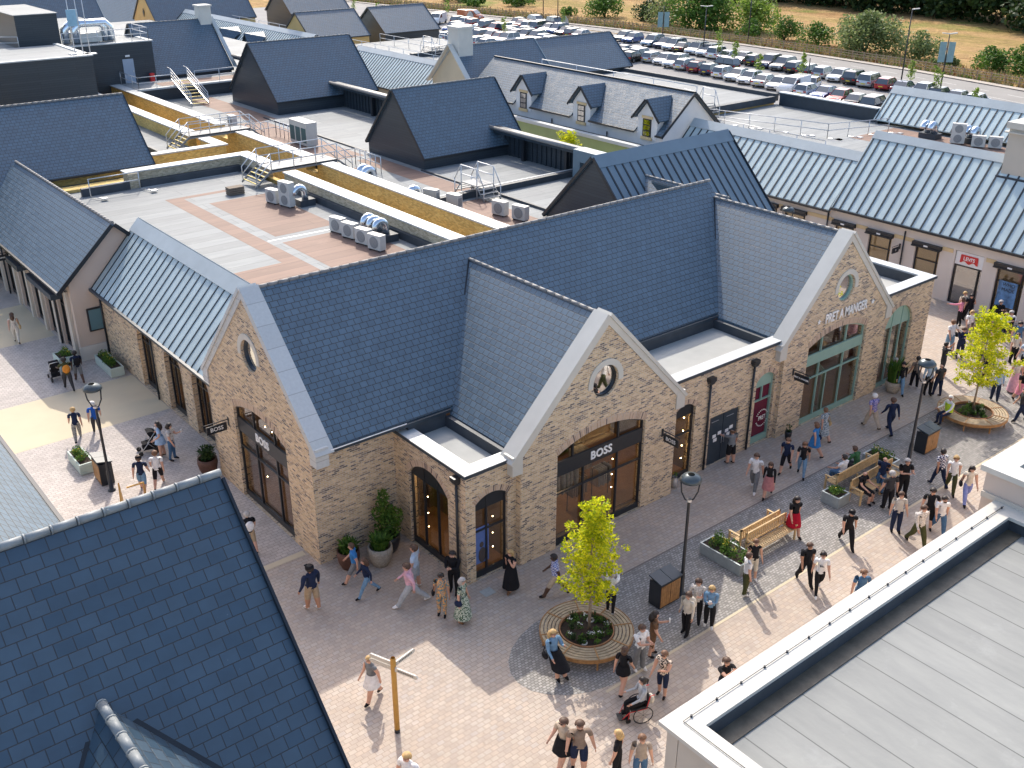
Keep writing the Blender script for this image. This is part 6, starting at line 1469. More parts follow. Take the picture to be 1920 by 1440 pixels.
PEOPLE=[
(11.38,56.63,75,'walk','cream_floral','n','t','cream','long','brown','w','woman in cream patterned outfit with straw bag walking up the left street','straw'),
(12.37,49.51,85,'walk','navy','s','s','grey','short','dark','b','man in navy top and grey shorts walking beside a pushchair by the planters','packblack'),
(11.67,48.90,85,'push','olive','s','t','darkgrey','short','dark','b','person with orange backpack pushing a pushchair by the tall pale planter','packorange'),
(10.29,43.36,75,'walk2','navy','s','j','pattern_grey','short','blond','w','person in navy tee and loose patterned trousers walking on the yellow path',''),
(11.15,43.37,78,'walk','royal','s','t','darkgrey','short','white','w','white-haired man in bright blue waistcoat walking on the yellow path',''),
(12.62,39.57,150,'hips','lightblue','s','d.72','lightblue','long','dark','w','woman in light blue dress standing beside the empty black pushchair',''),
(12.88,39.00,320,'phone','lace','s','t','denim','mid','dark','w','woman in grey patterned top and dark jeans holding a phone by the arched window','shades phone'),
(10.91,37.28,60,'walk','navy','s','s','lightdenim','short','brown','w','man in navy tee and denim shorts walking up the left street','cap'),
(11.58,37.28,62,'walk2','white','s','s','black','short','ginger','w','man in white printed tee and black shorts walking beside the navy tee man',''),
(12.46,30.71,80,'walk','black','s','s','khaki','short','grey','w','grey-haired man with white backpack half hidden by the near slate roof','packwhite'),
(12.52,26.17,95,'stand2','navy','l','s','khaki','short','dark','t','man in navy hoodie and khaki shorts with black cap by the brick corner','cap white'),
(14.45,26.58,150,'stride','blue','s','s','grey','short','brown','w','man in blue tee walking left behind the long-haired woman in jeans',''),
(14.35,25.63,165,'stride','navy','l','t','lightdenim','long','brown','w','long-haired woman in navy top and blue jeans striding to the left',''),
(15.25,24.30,150,'stride','palepink','l','t','lightgrey','short','brown','w','person in pale pink hoodie and grey leggings walking left',''),
(15.90,24.96,130,'stand','paleblue','s','s','lightgrey','short','brown','w','man in pale blue tee and grey shorts behind the pink hoodie',''),
(16.78,23.91,215,'phones','black','l','t','black','short','dark','w','bearded man all in black holding a phone against the brick pier','beard'),
(15.73,23.14,225,'stand','floral_multi','s','j','floral_multi','short','dark','t','woman in orange and teal patterned jumpsuit with sunglasses and brown bag','shades bag'),
(16.07,22.42,300,'stand','floral_green','s','d.25','floral_green','mid','grey','w','grey-haired woman in long green floral dress facing the patterned jumpsuit','tote'),
(18.42,22.77,190,'mouth','black','n','d.2','black','mid','blond','w','blond woman in long black dress walking past with her hand at her mouth','bag'),
(19.41,21.55,140,'stride','check_blue','s','s','beige','short','dark','b','man in blue checked shirt and beige shorts striding behind the lime tree',''),
(20.02,19.38,30,'photo','white','l','t','black','short','grey','w','person in white top and black trousers standing on the round bench taking a photo',''),
(16.82,18.70,265,'perch','lightdenim','l','k.3','black','long','blond','w','blond woman in denim jacket and black skirt perched on the round bench','bag'),
(18.96,17.07,270,'phones','white','s','t','grey','short','brown','w','man in white tee and grey trousers looking down beside the round bench',''),
(19.77,17.28,320,'phone','brown','s','s','brown','long','dark','w','dark-haired woman in brown playsuit reading her phone','phone'),
(17.91,16.74,20,'walk','black','s','k.75','black','mid','brown','w','woman in short black dress walking away below the round bench',''),
(18.68,15.82,200,'phone','floral_dark','n','s','navy','short','ginger','w','woman in black floral vest and navy shorts with sunglasses','shades'),
(14.61,15.70,185,'walk','beige','s','k.55','black','short','brown','w','person in beige shirt with black front walking beside the heavy man','shades'),
(14.73,15.23,235,'stand2','taupe','s','s','navy','short','brown','w','bearded man in brown tee and navy shorts at the bottom edge','beard'),
(15.32,14.34,120,'stand','black','s','t','black','mid','blond','w','blond woman in black top and trousers at the bottom edge',''),
(15.73,13.86,235,'stand','sand','s','t','denim','short','ginger','w','man in grey-brown tee and jeans beside the blond woman at the bottom edge',''),
(10.53,17.31,200,'walk','white','s','t','beige','short','blond','w','blond person whose head only shows at the bottom edge by the signpost',''),
(11.79,21.19,185,'walk','grey','n','d.6','white','short','blond','w','blond woman in white skirt and dark trousers walking past the fingerpost',''),
(21.39,17.32,180,'stand','cream','l','j','black','bun','brown','w','woman in cream jumper and wide black trousers by the central lamp post','packcream'),
(22.11,17.54,215,'phone','lace','s','t','black','mid','brown','w','woman in white lace top behind the cream jumper by the central lamp post',''),
(22.27,17.10,215,'phones','lightdenim','l','t','black','mid','blond','w','blond woman in denim jacket and black leggings looking at her phone','phone'),
(24.59,17.48,330,'stand','white','s','t','olive','short','brown','w','man in white tee and olive trousers at the end of the galvanised planter',''),
(25.44,17.86,240,'stand','black','n','s','cream','short','ginger','w','woman in black vest and cream shorts beside the white tee man',''),
(26.73,16.58,240,'walk','black','s','t','black','short','brown','t','man in black tee and trousers walking hand in hand with a woman',''),
(26.63,15.94,225,'walk2','white','s','t','black','bun','dark','w','woman in white tee with three black stripes and black leggings','logo'),
(29.89,17.03,230,'stride','black','s','t','black','short','dark','w','person in black outfit and pale cap striding through the sun','cap'),
(28.86,18.72,250,'walk','black','s','k.5','red','long','dark','w','long-haired woman in black top and red skirt beyond the teak bench',''),
(26.80,14.45,235,'stand','denim','s','t','denim','short','ginger','w','man in denim blue tee partly hidden by the white parapet',''),
(19.86,14.44,250,'photo','black','s','s','navy','short','brown','w','person in black tee with hands at face above the white parapet',''),
(32.10,16.39,230,'stand','stripe_white','s','t','navy','short','brown','w','man in striped tee and jeans near the white parapet',''),
(31.96,15.40,250,'walk','lace','l','t','olive','short','brown','w','youth in pale shirt and olive trousers beside the parapet',''),
(33.30,15.79,215,'stand2','black','s','s','black','short','dark','w','man in black printed tee with glasses by the parapet','shades'),
(33.30,15.32,230,'walk','white','s','t','denim','short','dark','w','bearded man in white tee and blue jeans near the right parapet','beard'),
(30.30,21.73,205,'walk','white','s','t','grey','short','brown','w','man in white tee and grey trousers walking beside a woman in pink skirt',''),
(30.35,21.06,210,'walk2','black','l','k.45','dustypink','long','brown','w','woman in black jacket and dusty pink pleated skirt','shades'),
(32.53,21.86,200,'walk2','navy','s','s','black','short','ginger','w','bearded man in navy shirt and black shorts in front of the maroon window','beard'),
(32.76,21.22,215,'walk','black','s','t','lightdenim','mid','ginger','w','woman in black printed tee and cropped jeans','shades'),
(34.48,21.86,100,'walk','blue','n','d.6','blue','mid','ginger','w','woman in bright blue sleeveless dress near the green shopfront','tote'),
(36.00,22.49,80,'walk','floral_blue','s','d.4','floral_blue','short','ginger','w','woman in grey-blue floral dress with a straw bag by the green door','straw'),
(38.83,21.89,75,'walk','pattern_purple','s','t','beige','short','white','w','white-haired man in purple patterned shirt and beige trousers',''),
(39.02,21.08,60,'walk2','navy','l','t','navy','short','brown','w','man in dark navy suit walking away in front of the green shopfront',''),
(31.28,23.79,80,'point','grey','s','s','black','fringe','ginger','w','man in grey tee and black shorts touching the notices on the navy door',''),
(42.94,23.06,225,'walk','black','l','t','lightdenim','long','dark','w','curly dark-haired woman in black jumper and jeans by the tall grasses',''),
(43.24,23.66,225,'walk2','floral_blue','l','t','palepink','mid','grey','w','grey-haired woman in blue top and pink trousers by the tall grasses',''),
(44.16,23.00,60,'stand2','taupe','s','t','black','short','dark','t','man in taupe tee and black trousers with white trainers near the right lamp','white'),
(43.91,22.13,235,'stand','paleblue','l','t','black','short','dark','t','man in pale blue shirt standing behind the right lamp post',''),
(44.16,21.77,70,'stand2','darkgrey','s','t','navy','bald','brown','w','bald man in dark grey polo seen from behind near the round bench',''),
(46.66,22.98,330,'photo','darkgrey','s','t','darkgrey','short','dark','t','man in dark tee taking a photo in the sun',''),
(49.56,24.28,70,'back','white','s','t','lightdenim','short','ginger','w','man in white shirt with a black bag seen from behind','bag'),
(49.22,23.48,240,'cross','navy','l','t','navy','short','brown','w','man in navy suit with folded arms in the crowd',''),
(53.16,25.78,100,'point','pink','l','t','black','mid','brown','w','woman in bright pink top holding her arm out by the shop entrance',''),
(54.33,26.28,250,'stand','cream','s','t','black','short','blond','w','blond person in cream top behind the bright pink top',''),
(54.39,25.92,230,'mouth','black','s','t','black','short','dark','w','man in black tee standing at the red-signed shop entrance',''),
(53.35,23.08,235,'cross','white','l','t','brown','short','grey','w','man in dark waistcoat with folded arms beside the poster window','vestblack'),
(53.15,23.24,240,'stand','lightblue','l','t','navy','short','ginger','w','man in light blue shirt and pale hi-vis back in the crowd','vesthivis'),
(54.52,24.28,240,'cross','black','l','t','darkgrey','short','grey','w','man in black jacket leaning by the poster window',''),
(50.75,21.38,250,'stand','cream','s','t','black','short','brown','w','person in cream top with a green collar in the right crowd',''),
(47.51,19.68,225,'stand','cream','n','d.1','palepink','mid','blond','w','blond woman in long white dress among the right-hand crowd',''),
(46.61,18.90,235,'walk','black','s','k.5','pink','mid','brown','w','woman in black top and bright pink skirt at the right edge',''),
(45.84,19.75,40,'stand2','lightblue','l','t','navy','short','brown','w','man in light blue shirt bending behind the right lime tree',''),
(51.69,24.41,240,'phone','white','s','t','grey','mid','blond','w','blond woman in white blouse at the back of the crowd',''),
(50.89,23.66,200,'stand','taupe','s','t','beige','short','brown','w','man in taupe shirt in the middle of the crowd',''),
(50.84,23.24,250,'stand2','white','l','t','beige','short','brown','w','person in white long-sleeved shirt left of the right lime tree',''),
(51.86,23.34,230,'stand','palepink','s','d.5','palepink','mid','blond','w','woman in pale pink dress at the back left of the right lime tree',''),
(48.97,22.13,215,'stand','white','s','t','navy','short','dark','w','person in white tee and navy trousers behind the right lime tree',''),
(52.33,22.05,210,'stand','denim','s','t','denim','short','dark','w','man in denim shirt at the far right of the crowd',''),
(49.98,20.48,180,'phone','paleblue','s','t','black','mid','brown','w','woman in pale blue top half cut by the right edge',''),
(44.73,17.94,140,'walk','darkgrey','s','t','navy','short','brown','w','person in dark grey top at the right edge beyond the round bench',''),
(47.30,21.02,45,'stand','black','l','t','black','short','brown','w','man in black coat seen through the right lime tree',''),
(34.13,18.38,20,'phones','navy','s','t','denim','bald','brown','w','bald man in navy polo and jeans standing at the end of the occupied bench',''),
(33.28,17.51,60,'stand','darkgrey','s','t','black','short','grey','w','grey-haired man in dark shirt seen from behind near the occupied benches',''),
(34.56,17.66,240,'cross','black','s','t','black','short','grey','w','man in black shirt facing the grey-haired man',''),
(36.47,17.18,70,'walk','check_navy','s','t','navy','short','dark','t','man in navy and white checked shirt walking away',''),
(36.34,16.59,215,'walk','white','n','j','olive','bun','blond','w','blond woman in olive dungarees and white vest',''),
(36.11,15.79,225,'walk2','cream','n','j','lilac','long','dark','w','dark-haired woman in white vest and wide lilac trousers','bag'),
]
_rp=random.Random(21)
for (x,y,rz,pose,top,sl,bot,bc,hair,hc_,sk_,lab,ex) in PEOPLE:
    z=0.0; sh='black'
    if 'white tee' in lab or 'hoodie' in lab or 'leggings' in lab or 'white trainers' in lab or 'taking a photo' in lab: sh='white'
    if 'long' in lab and 'dress' in lab: sh='brown'
    if 'standing on the round bench' in lab: z=.475; x,y=19.8,19.25
    ex=' '.join(e for e in ex.split() if e!='white')
    bulk=_rp.uniform(1.08,1.20) if ('woman' in lab) else _rp.uniform(1.14,1.32)
    if 'heavy' in lab or 'bearded man in brown' in lab or 'hoodie' in lab: bulk=1.4
    o_=person(x,y,rz,pose,top,sl,bot,bc,hair,hc_,sk_,lab,ex,h=_rp.uniform(.95,1.03),z=z,shoes=sh,loose=_rp.random()<.5); o_.scale=(o_.scale[0]*bulk,o_.scale[1]*bulk,o_.scale[2])
# people sitting
def seated(x,y,rz,top,sl,bc,hair,hcol,lab,pose='sit',zs=.455,ex='',bot='t',sk_='w'):
    me,P=body_mesh(pose,sl,'t' if bot=='t' else 's',0); dz=zs-(P['hipL'].z-.10)
    return person(x,y,rz,pose,top,sl,bot,bc,hair,hcol,sk_,lab,ex,h=1.0,z=dz,bulk=1.15)
seated(33.5,19.75,90,'white','s','denim','short','dark','man in white tee sitting on the bench facing the green shopfront')
seated(34.5,19.75,90,'green','l','darkgrey','short','brown','man in dark green jacket sitting beside the man in the white tee','sitlean')
seated(34.3,18.6,270,'navy','s','denim','short','brown','man in navy top and jeans leaning forward on the bench, hand to his face','sitlean')
seated(33.1,18.6,270,'black','s','black','bald','brown','bald tattooed man in black tee and shorts sitting on the bench',bot='s')
seated(41.95,19.95,160,'white','l','navy','short','white','white-haired man in yellow hi-vis waistcoat sitting on the right round bench',ex='vesthivis',zs=.475)
# wheelchair and its user
def wheelchair(x,y,rz,lab):
    t=thing('wheelchair',lab,'wheelchair',(0,0,0)); red=red_paint
    for s in (-1,1):
        m=MB(); n=24; pts=[(.0+.30*math.cos(2*PI*k/n),s*.29,.30+.30*math.sin(2*PI*k/n)) for k in range(n+1)]; m.tube(pts,.016,5,cap=False)
        for k in range(8): m.tube([(0,s*.29,.3),(.29*math.cos(2*PI*k/8),s*.29,.3+.29*math.sin(2*PI*k/8))],.004,4)
        m.build('wheel',[rubber],t); m=MB(); m.lathe([(.0,-.02),(.08,-.02),(.08,.02),(0,.02)],(.42,s*.2,.09),10); m.tube([(.42,s*.2-.015,.08),(.42,s*.2+.015,.08)],.08,12); m.build('castor',[rubber],t)
        m=MB(); m.tube([(.42,s*.2,.1),(.40,s*.22,.42),(-.12,s*.22,.46),(-.22,s*.22,.92),(-.34,s*.22,.94)],.014,6); m.tube([(.40,s*.22,.42),(.58,s*.13,.12)],.013,6); m.build('frame',[red],t)
    m=MB(); m.box(-.15,.35,-.22,.22,.44,.49); m.build('seat',[rubber],t); m=MB(); m.prism([(-.13,-.21,.5),(-.13,.21,.5),(-.21,.21,.88),(-.21,-.21,.88)],(-.03,0,0)); m.build('backrest',[rubber],t)
    m=MB(); m.box(.52,.68,-.15,.15,.10,.125); m.build('footrest',[black],t); m=MB(); m.ball((-.33,0,.62),.1,.17,.15,10,6); m.build('bag',[cm('cream')],t)
    t.location=(x,y,0); t.rotation_euler=(0,0,R(rz)); return t
wheelchair(17.55,15.65,155,'wheelchair with red frame and spoked wheels below the central round bench')
seated(17.62,15.63,155,'lightgrey','l','black','tail','dark','dark-haired woman in grey cardigan and black leggings seated in the wheelchair',zs=.5)
def pushchair(x,y,rz,lab):
    t=thing('pushchair',lab,'pushchair',(0,0,0),0,'black pushchairs')
    for sx,r in ((-.3,.14),(.38,.10)):
        for s in (-1,1):
            m=MB(); m.tube([(sx,s*.26-.03,r),(sx,s*.26+.03,r)],r,14,sm=False); m.build('wheel',[rubber],t)
    m=MB()
    for s in (-1,1): m.tube([(-.3,s*.24,.14),(.05,s*.24,.55),(-.35,s*.24,1.02)],.016,6); m.tube([(.38,s*.22,.1),(-.05,s*.24,.6)],.016,6)
    m.tube([(-.35,-.24,1.02),(-.40,0,1.05),(-.35,.24,1.02)],.018,6); m.build('frame',[galv],t)
    m=MB(); m.prism([(.25,-.2,.42),(.25,.2,.42),(-.12,.2,.45),(-.12,-.2,.45)],(0,0,.06)); m.prism([(-.1,-.2,.48),(-.1,.2,.48),(-.28,.18,.92),(-.28,-.18,.92)],(-.04,0,.0)); m.box(-.2,.25,-.2,.2,.2,.3); m.build('seat',[cm('black')],t)
    m=MB(); n=8; rows=[]
    for i in range(7):
        a=PI*.1+PI*.55*i/6; rows.append([Vector((-.12+.30*math.cos(PI-a)*-1*-1,-.22+.44*j/4,.72+.33*math.sin(a))) for j in range(5)])
    for i in range(6):
        for j in range(4): m.face([rows[i][j],rows[i][j+1],rows[i+1][j+1],rows[i+1][j]],0,sm=True)
    for yy in (-.22,.22): m.face([(-.12,yy,.72)]+[(r_[0].x,yy,r_[0].z) for r_ in rows])
    m.build('hood',[cm('black')],t); t.location=(x,y,0); t.rotation_euler=(0,0,R(rz)); return t
pushchair(12.35,40.4,170,'empty black pushchair standing beside the woman in the light blue dress')
pushchair(11.55,50.6,88,'black pushchair pushed by the person with the orange backpack')
# ================================================================ cars
def paint(name,c,metal=.0): return plain('car_paint_'+name,c,.22,.02,1,metal=metal,spec=.6,coat=.7)
PAINT={k:paint(k,c,m) for k,(c,m) in dict(white=((.80,.80,.80),0),silver=((.52,.55,.57),.55),grey=((.16,.17,.18),.4),black=((.012,.013,.015),0),navy=((.012,.022,.08),.2),blue=((.03,.09,.28),.3),red=((.42,.012,.015),.1),paleblue=((.28,.38,.46),.4),maroon=((.16,.01,.03),.2),beige=((.45,.40,.32),.3),orange=((.45,.10,.03),0)).items()}
car_glass=plain('car_glass',(.05,.065,.075),.05,.05,1,spec=1.0,coat=1); tyre=plain('tyre',(.015,.015,.015),.8,.1,5); rim_m=plain('alloy_rim',(.45,.46,.48),.3,.1,5,metal=.8)
lampw=plain('headlamp',(.75,.78,.8),.12,.02,1); lampr=plain('tail_lamp',(.4,.01,.01),.2,.05,1); plate_y=plain('yellow_plate',(.75,.60,.05),.5,.02,1)
def loft_y(mb,prof,hw,tuck,m=0):
    """side profile (x,z) lofted across the width with rounded shoulders"""
    cx=sum(p[0] for p in prof)/len(prof); st=[(-1,.955),(-.93,.985),(-.75,1),(0,1.008),(.75,1),(.93,.985),(1,.955)]; rows=[]
    for f,k in st: rows.append([Vector((cx+(x-cx)*k,hw*f*(1-tuck*max(0,z-.75)),z if z<.4 else z*(1-(1-k)*.6))) for x,z in prof])
    n=len(prof)
    for i in range(len(rows)-1):
        for j in range(n):
            l=(j+1)%n; mb.face([rows[i][j],rows[i+1][j],rows[i+1][l],rows[i][l]],m,sm=True)
    mb.face(list(reversed(rows[0])),m); mb.face(rows[-1],m)
def car(kind):
    """front towards +x"""
    t=thing('parked_car','x','car',(0,0,0)); L,W,H=dict(hatch=(4.1,1.76,1.48),saloon=(4.6,1.82,1.44),suv=(4.6,1.88,1.70),estate=(4.7,1.83,1.48))[kind]
    a=L/2; b=MB(); zb=.95 if kind=='suv' else .86
    prof=[(-a,.32),(-a+.05,.62),(-a+.02,zb-.04),(-a+.25,zb+.03),(a-1.25,zb+.04),(a-.35,zb-.10),(a-.06,zb-.24),(a,.50),(a-.05,.28),(a-.5,.22),(-a+.5,.22)]
    loft_y(b,prof,W/2,.0); bo=b.build('body',[None],t)
    cab={'hatch':[(-a+.08,zb),(-a+.45,H-.06),(-a+.9,H),(.25,H-.01),(a-1.15,zb+.01)],'saloon':[(-a+.55,zb),(-a+1.25,H-.04),(-a+1.7,H),(.30,H-.01),(a-1.3,zb+.01)],'suv':[(-a+.08,zb),(-a+.35,H-.08),(-a+.8,H),(.35,H-.01),(a-1.25,zb+.01)],'estate':[(-a+.06,zb),(-a+.5,H-.07),(-a+.9,H),(.30,H-.01),(a-1.3,zb+.01)]}[kind]
    g=MB(); hw0,hw1=W/2*.93,W/2*.74
    def side(p,s,k=1.0): z=p[1]; f=(z-zb)/(H-zb); return Vector((p[0],s*(hw0+(hw1-hw0)*f)*k,z))
    for s in (-1,1):
        f=[side(p,s) for p in cab]; g.face(f if s<0 else list(reversed(f)))
    for i in range(4): g.face([side(cab[i],1),side(cab[i],-1),side(cab[i+1],-1),side(cab[i+1],1)])
    g.build('windows',[car_glass],t)
    r=MB(); top=[cab[1],cab[2],cab[3]]
    for i in range(2): r.hexa([side(top[i],-1,1.01),side(top[i+1],-1,1.01),side(top[i+1],1,1.01),side(top[i],1,1.01)],[side(top[i],-1,.97)+Vector((0,0,.03)),side(top[i+1],-1,.97)+Vector((0,0,.03)),side(top[i+1],1,.97)+Vector((0,0,.03)),side(top[i],1,.97)+Vector((0,0,.03))])
    for s in (-1,1):
        for i,j in ((0,1),(4,3)): r.obox(side(cab[i],s),side(cab[j],s),.07,.03,upv=(0,s,.3))
        mx=(cab[0][0]+cab[4][0])/2; r.obox(side((mx,zb),s),side((mx,H-.02),s),.06,.02,upv=(0,s,.3))
        r.box(*sorted((a-1.5,a-1.38)),*sorted((s*W/2,s*(W/2+.16))),zb-.02,zb+.12)
    r.build('roof',[None],t)
    for sx in (-a+.80,a-.82):
        for s in (-1,1):
            m=MB(); m.tube([(sx,s*(W/2-.20),.32),(sx,s*(W/2+.01),.32)],.32,14,sm=False); wo=m.build('wheel',[tyre],t)
            m=MB(); m.tube([(sx,s*(W/2-.0),.32),(sx,s*(W/2+.022),.32)],.20,10,sm=False); m.build('rim',[rim_m],wo)
    for s in (-1,1):
        m=MB(); m.box(a-.25,a-.02,*sorted((s*(W/2-.42),s*(W/2-.06))),.60,.72); m.build('headlight',[lampw],t)
        m=MB(); m.box(-a-.01,-a+.12,*sorted((s*(W/2-.38),s*(W/2-.05))),.66,.82); m.build('tail_light',[lampr],t)
    m=MB(); m.box(-a-.02,-a+.02,-.26,.26,.5,.61); m.build('number_plate',[plate_y],t)
    m=MB(); m.box(a-.02,a+.012,-.45,.45,.36,.54); m.build('grille',[black],t)
    return reg(t)
def van():
    t=thing('parked_van','x','van',(0,0,0)); b=MB(); a=2.6
    loft_y(b,[(-a,.35),(-a,1.85),(-a+.15,1.98),(.9,1.98),(1.75,1.25),(a-.1,.98),(a,.6),(a-.05,.3)],.97,.07); b.build('body',[None],t)
    g=MB(); g.prism([(1.02,-.78,1.87),(1.72,-.84,1.28),(1.72,.84,1.28),(1.02,.78,1.87)],(.05,0,.06))
    for s in (-1,1): g.prism([(.3,s*.93,1.2),(1.5,s*.95,1.2),(1.0,s*.90,1.72),(.3,s*.90,1.75)],(0,s*.03,0))
    g.build('windows',[car_glass],t)
    for sx in (-a+.9,a-.85):
        for s in (-1,1): m=MB(); m.tube([(sx,s*.75,.34),(sx,s*.99,.34)],.34,14,sm=False); m.build('wheel',[tyre],t)
    for s in (-1,1): m=MB(); m.box(a-.15,a+.005,*sorted((s*.5,s*.86)),.72,.92); m.build('headlight',[lampw],t)
    return reg(t)
PROTO={k:car(k) for k in ('hatch','saloon','suv','estate')}; PROTO['van']=van(); protoused=set()
def put(kind,col,x,y,rz,label,grp):
    p=PROTO[kind]
    if kind in protoused: o=clone(p,(x,y,.02),rz,label,grp)
    else: protoused.add(kind); p.location=(x,y,.02); p.rotation_euler=(0,0,rz); p['label']=label; p['group']=grp; o=p
    for ch in (KIDS[p.name] if o is p else [c for c in NEWKIDS]):
        if ch.name.split('.')[0] in('body','roof'):
            s=ch.material_slots[0]; s.link='OBJECT'; s.material=PAINT[col]
    return o
NEWKIDS=[]
def clone(root,loc,rz=0,label=None,group=None,scale=None):
    NEWKIDS.clear()
    def cp(o,par,d=0):
        c=o.copy(); C.objects.link(c); c.parent=par
        if d==1: NEWKIDS.append(c)
        for ch in KIDS.get(o.name,[]): cp(ch,c,d+1)
        return c
    r=cp(root,None); r.location=loc; r.rotation_euler=(0,0,rz)
    if label: r['label']=label
    if group: r['group']=group
    return r
KN={'hatch':'hatchback','saloon':'saloon car','suv':'tall SUV','estate':'estate car','van':'van'}
NTH=['first','second','third','fourth','fifth','sixth','seventh','eighth','ninth','tenth','eleventh','twelfth','thirteenth','fourteenth','fifteenth','sixteenth','seventeenth','eighteenth','nineteenth','twentieth']
def nth(i):
    return NTH[i] if i<20 else 'twenty-'+NTH[i-20]
rc=random.Random(77)
def row(name,x0,y0,x1,y1,seq,rz,step=2.62):
    a,b=Vector((x0,y0)),Vector((x1,y1)); d=(b-a).normalized(); n=int((b-a).length/step); q=0
    for i in range(n):
        if i<len(seq): kc=seq[i]
        else:
            kc=rc.choice(['hatch','saloon','suv','suv','estate','hatch'])+' '+rc.choice(['white','white','silver','silver','grey','black','black','navy','white','paleblue','grey','black','blue','silver','white','red'])
            if rc.random()<.06: kc=''
        if not kc: continue
        k,c=kc.split(); p=a+d*(i+.5)*step
        if len(NAMES[name])>0: pass
        put(k,c,p.x+rc.uniform(-.25,.25),p.y+rc.uniform(-.1,.1),rz+(PI if rc.random()<.45 else 0)+rc.uniform(-.03,.03),'%s %s, %s from the right in the %s'%(c.replace('paleblue','pale blue'),KN[k],nth(q),NAMES[name]),'cars parked in the %s'%NAMES[name]); q+=1
NAMES=dict(A='row of cars nearest the shops',B='row of cars beside the road',Cc='second row from the shops',D='fourth row from the shops',E='third row from the shops',F='leftmost row of the car park')
# the row nearest the shops, from the right
row('A',105.6,62.0,115.5,121.0,['suv navy','suv black','saloon black','hatch red','saloon blue','hatch white','van white','hatch white','saloon silver','hatch white','saloon silver','hatch white','hatch navy','hatch maroon','estate silver','suv silver'],R(8))
row('B',117.0,58.5,127.5,130.0,['hatch white','saloon grey','hatch black','hatch white','saloon navy','hatch red','suv silver','suv black','hatch white','hatch silver','estate black','hatch black','suv grey','suv navy','hatch black','saloon silver','saloon white','suv white','suv silver','suv silver','saloon black','suv silver','hatch navy','suv paleblue'],R(8)) 
row('Cc',111.5,108.0,116.5,150.0,[],R(8)); row('D',123.2,132.0,126.5,158.0,[],R(8)); row('F',107.5,122.0,112.5,158.0,[],R(8))
row('E',117.0,136.0,120.5,166.0,[],R(8))
put('hatch','white',111.5,78.6,R(185)+.3,'white hatchback with dark windows driving out into the aisle between the two rows','cars on the move in the car park')
put('suv','black',115.6,96.2,R(95),'black SUV driving along the aisle, seen from its side','cars on the move in the car park')
put('van','orange',125.0,167.0,R(-70),'orange-red van parked by the road near the young tree','vans at the far left of the car park')
put('van','white',117.0,166.5,R(215),'white van parked left of the young lime tree, beside the slate gable roof','vans at the far left of the car park')
put('estate','silver',131.6,155.0,R(-100),'silver car on the road edge beside the dark blue estate','cars by the road at upper left'); put('suv','navy',131.0,149.0,R(-100),'dark blue estate parked by the boulder at the road edge','cars by the road at upper left')
for i,(x,y,c,k) in enumerate(((104,134,'silver','hatch'),(104.5,137,'white','estate'),(103,141,'black','suv'),(104,145,'white','hatch'),(99,165,'black','suv'),(101,168,'navy','suv'),(99,172,'silver','hatch'),(101,176,'white','hatch'),(103,181,'grey','suv'))): put(k,c,x,y,R(10),'%s %s, %s of the cars glimpsed between the slate gables at the top left'%(c,KN[k],nth(i)),'cars glimpsed between the slate gables')
# car park furniture
def tall_lamp(x,y,h,label,heads=1,banner=False):
    t=thing('car_park_lamp',label,'lamp post',(x,y,0),0,'tall dark lamp posts by the road'); m=MB(); m.tube([(x,y,0),(x,y,h)],[.10,.06],8); m.build('post',[black],t); s=Vector((rt.x,rt.y,0))
    for k in range(heads):
        g=1 if k==0 else -1; m=MB(); p=vv((x,y,h)); m.obox(p,p+s*g*.9+Vector((0,0,.1)),.25,.10); m.build('lamp_head',[ac_white],t)
    if banner:
        for g in (-1,1):
            m=MB(); p=vv((x,y,h-3.3)); m.prism([p+s*g*.12,p+s*g*.95,p+s*g*.95+Vector((0,0,2.4)),p+s*g*.12+Vector((0,0,2.4))],fw*.03); m.build('banner',[plain('pale_teal_banner',(.22,.34,.36),.7,.1,2)],t)
    return t
tall_lamp(126.3,75.2,8.8,'tall dark lamp post by the road with a single head, right of the big bush'); tall_lamp(124.3,68.5,6.6,'dark lamp post with two pale teal banners near the right edge',2,True)
tall_lamp(139.4,111.3,9.5,'tall dark post on the verge behind the fence, cut by the top edge'); tall_lamp(123.5,106.8,7.0,'dark lamp post with two heads among the parked cars, left of the willow',2)
tall_lamp(133.5,124.6,5.2,'thin dark post carrying one pale teal banner above the parked cars',0,True); tall_lamp(131,148.5,9.5,'dark post with two pale banners at the top edge, left of centre',0,True); tall_lamp(130.5,152.0,10,'thin dark lamp post at the top edge left of the banners'); tall_lamp(112.3,79.7,3.6,'short dark lamp post among the nearest row of cars',0)
def sapling(x,y,h,label,seed):
    t=thing('sapling',label,'tree',(x,y,0),0,'staked saplings in the car park'); m=MB(); m.tube([(x,y,0),(x,y,h*.9)],[.05,.02],6); m.build('trunk',[bark],t); f=MB(); rnd=random.Random(seed)
    for k in range(13): f_=k/12; leaves(f,(x+rnd.gauss(0,.18),y+rnd.gauss(0,.18),h*(.42+.58*f_)),.42*(1.2-f_*.8),26,.22,seed*31+k,0)
    f.build('crown',[leaf_sap],t)
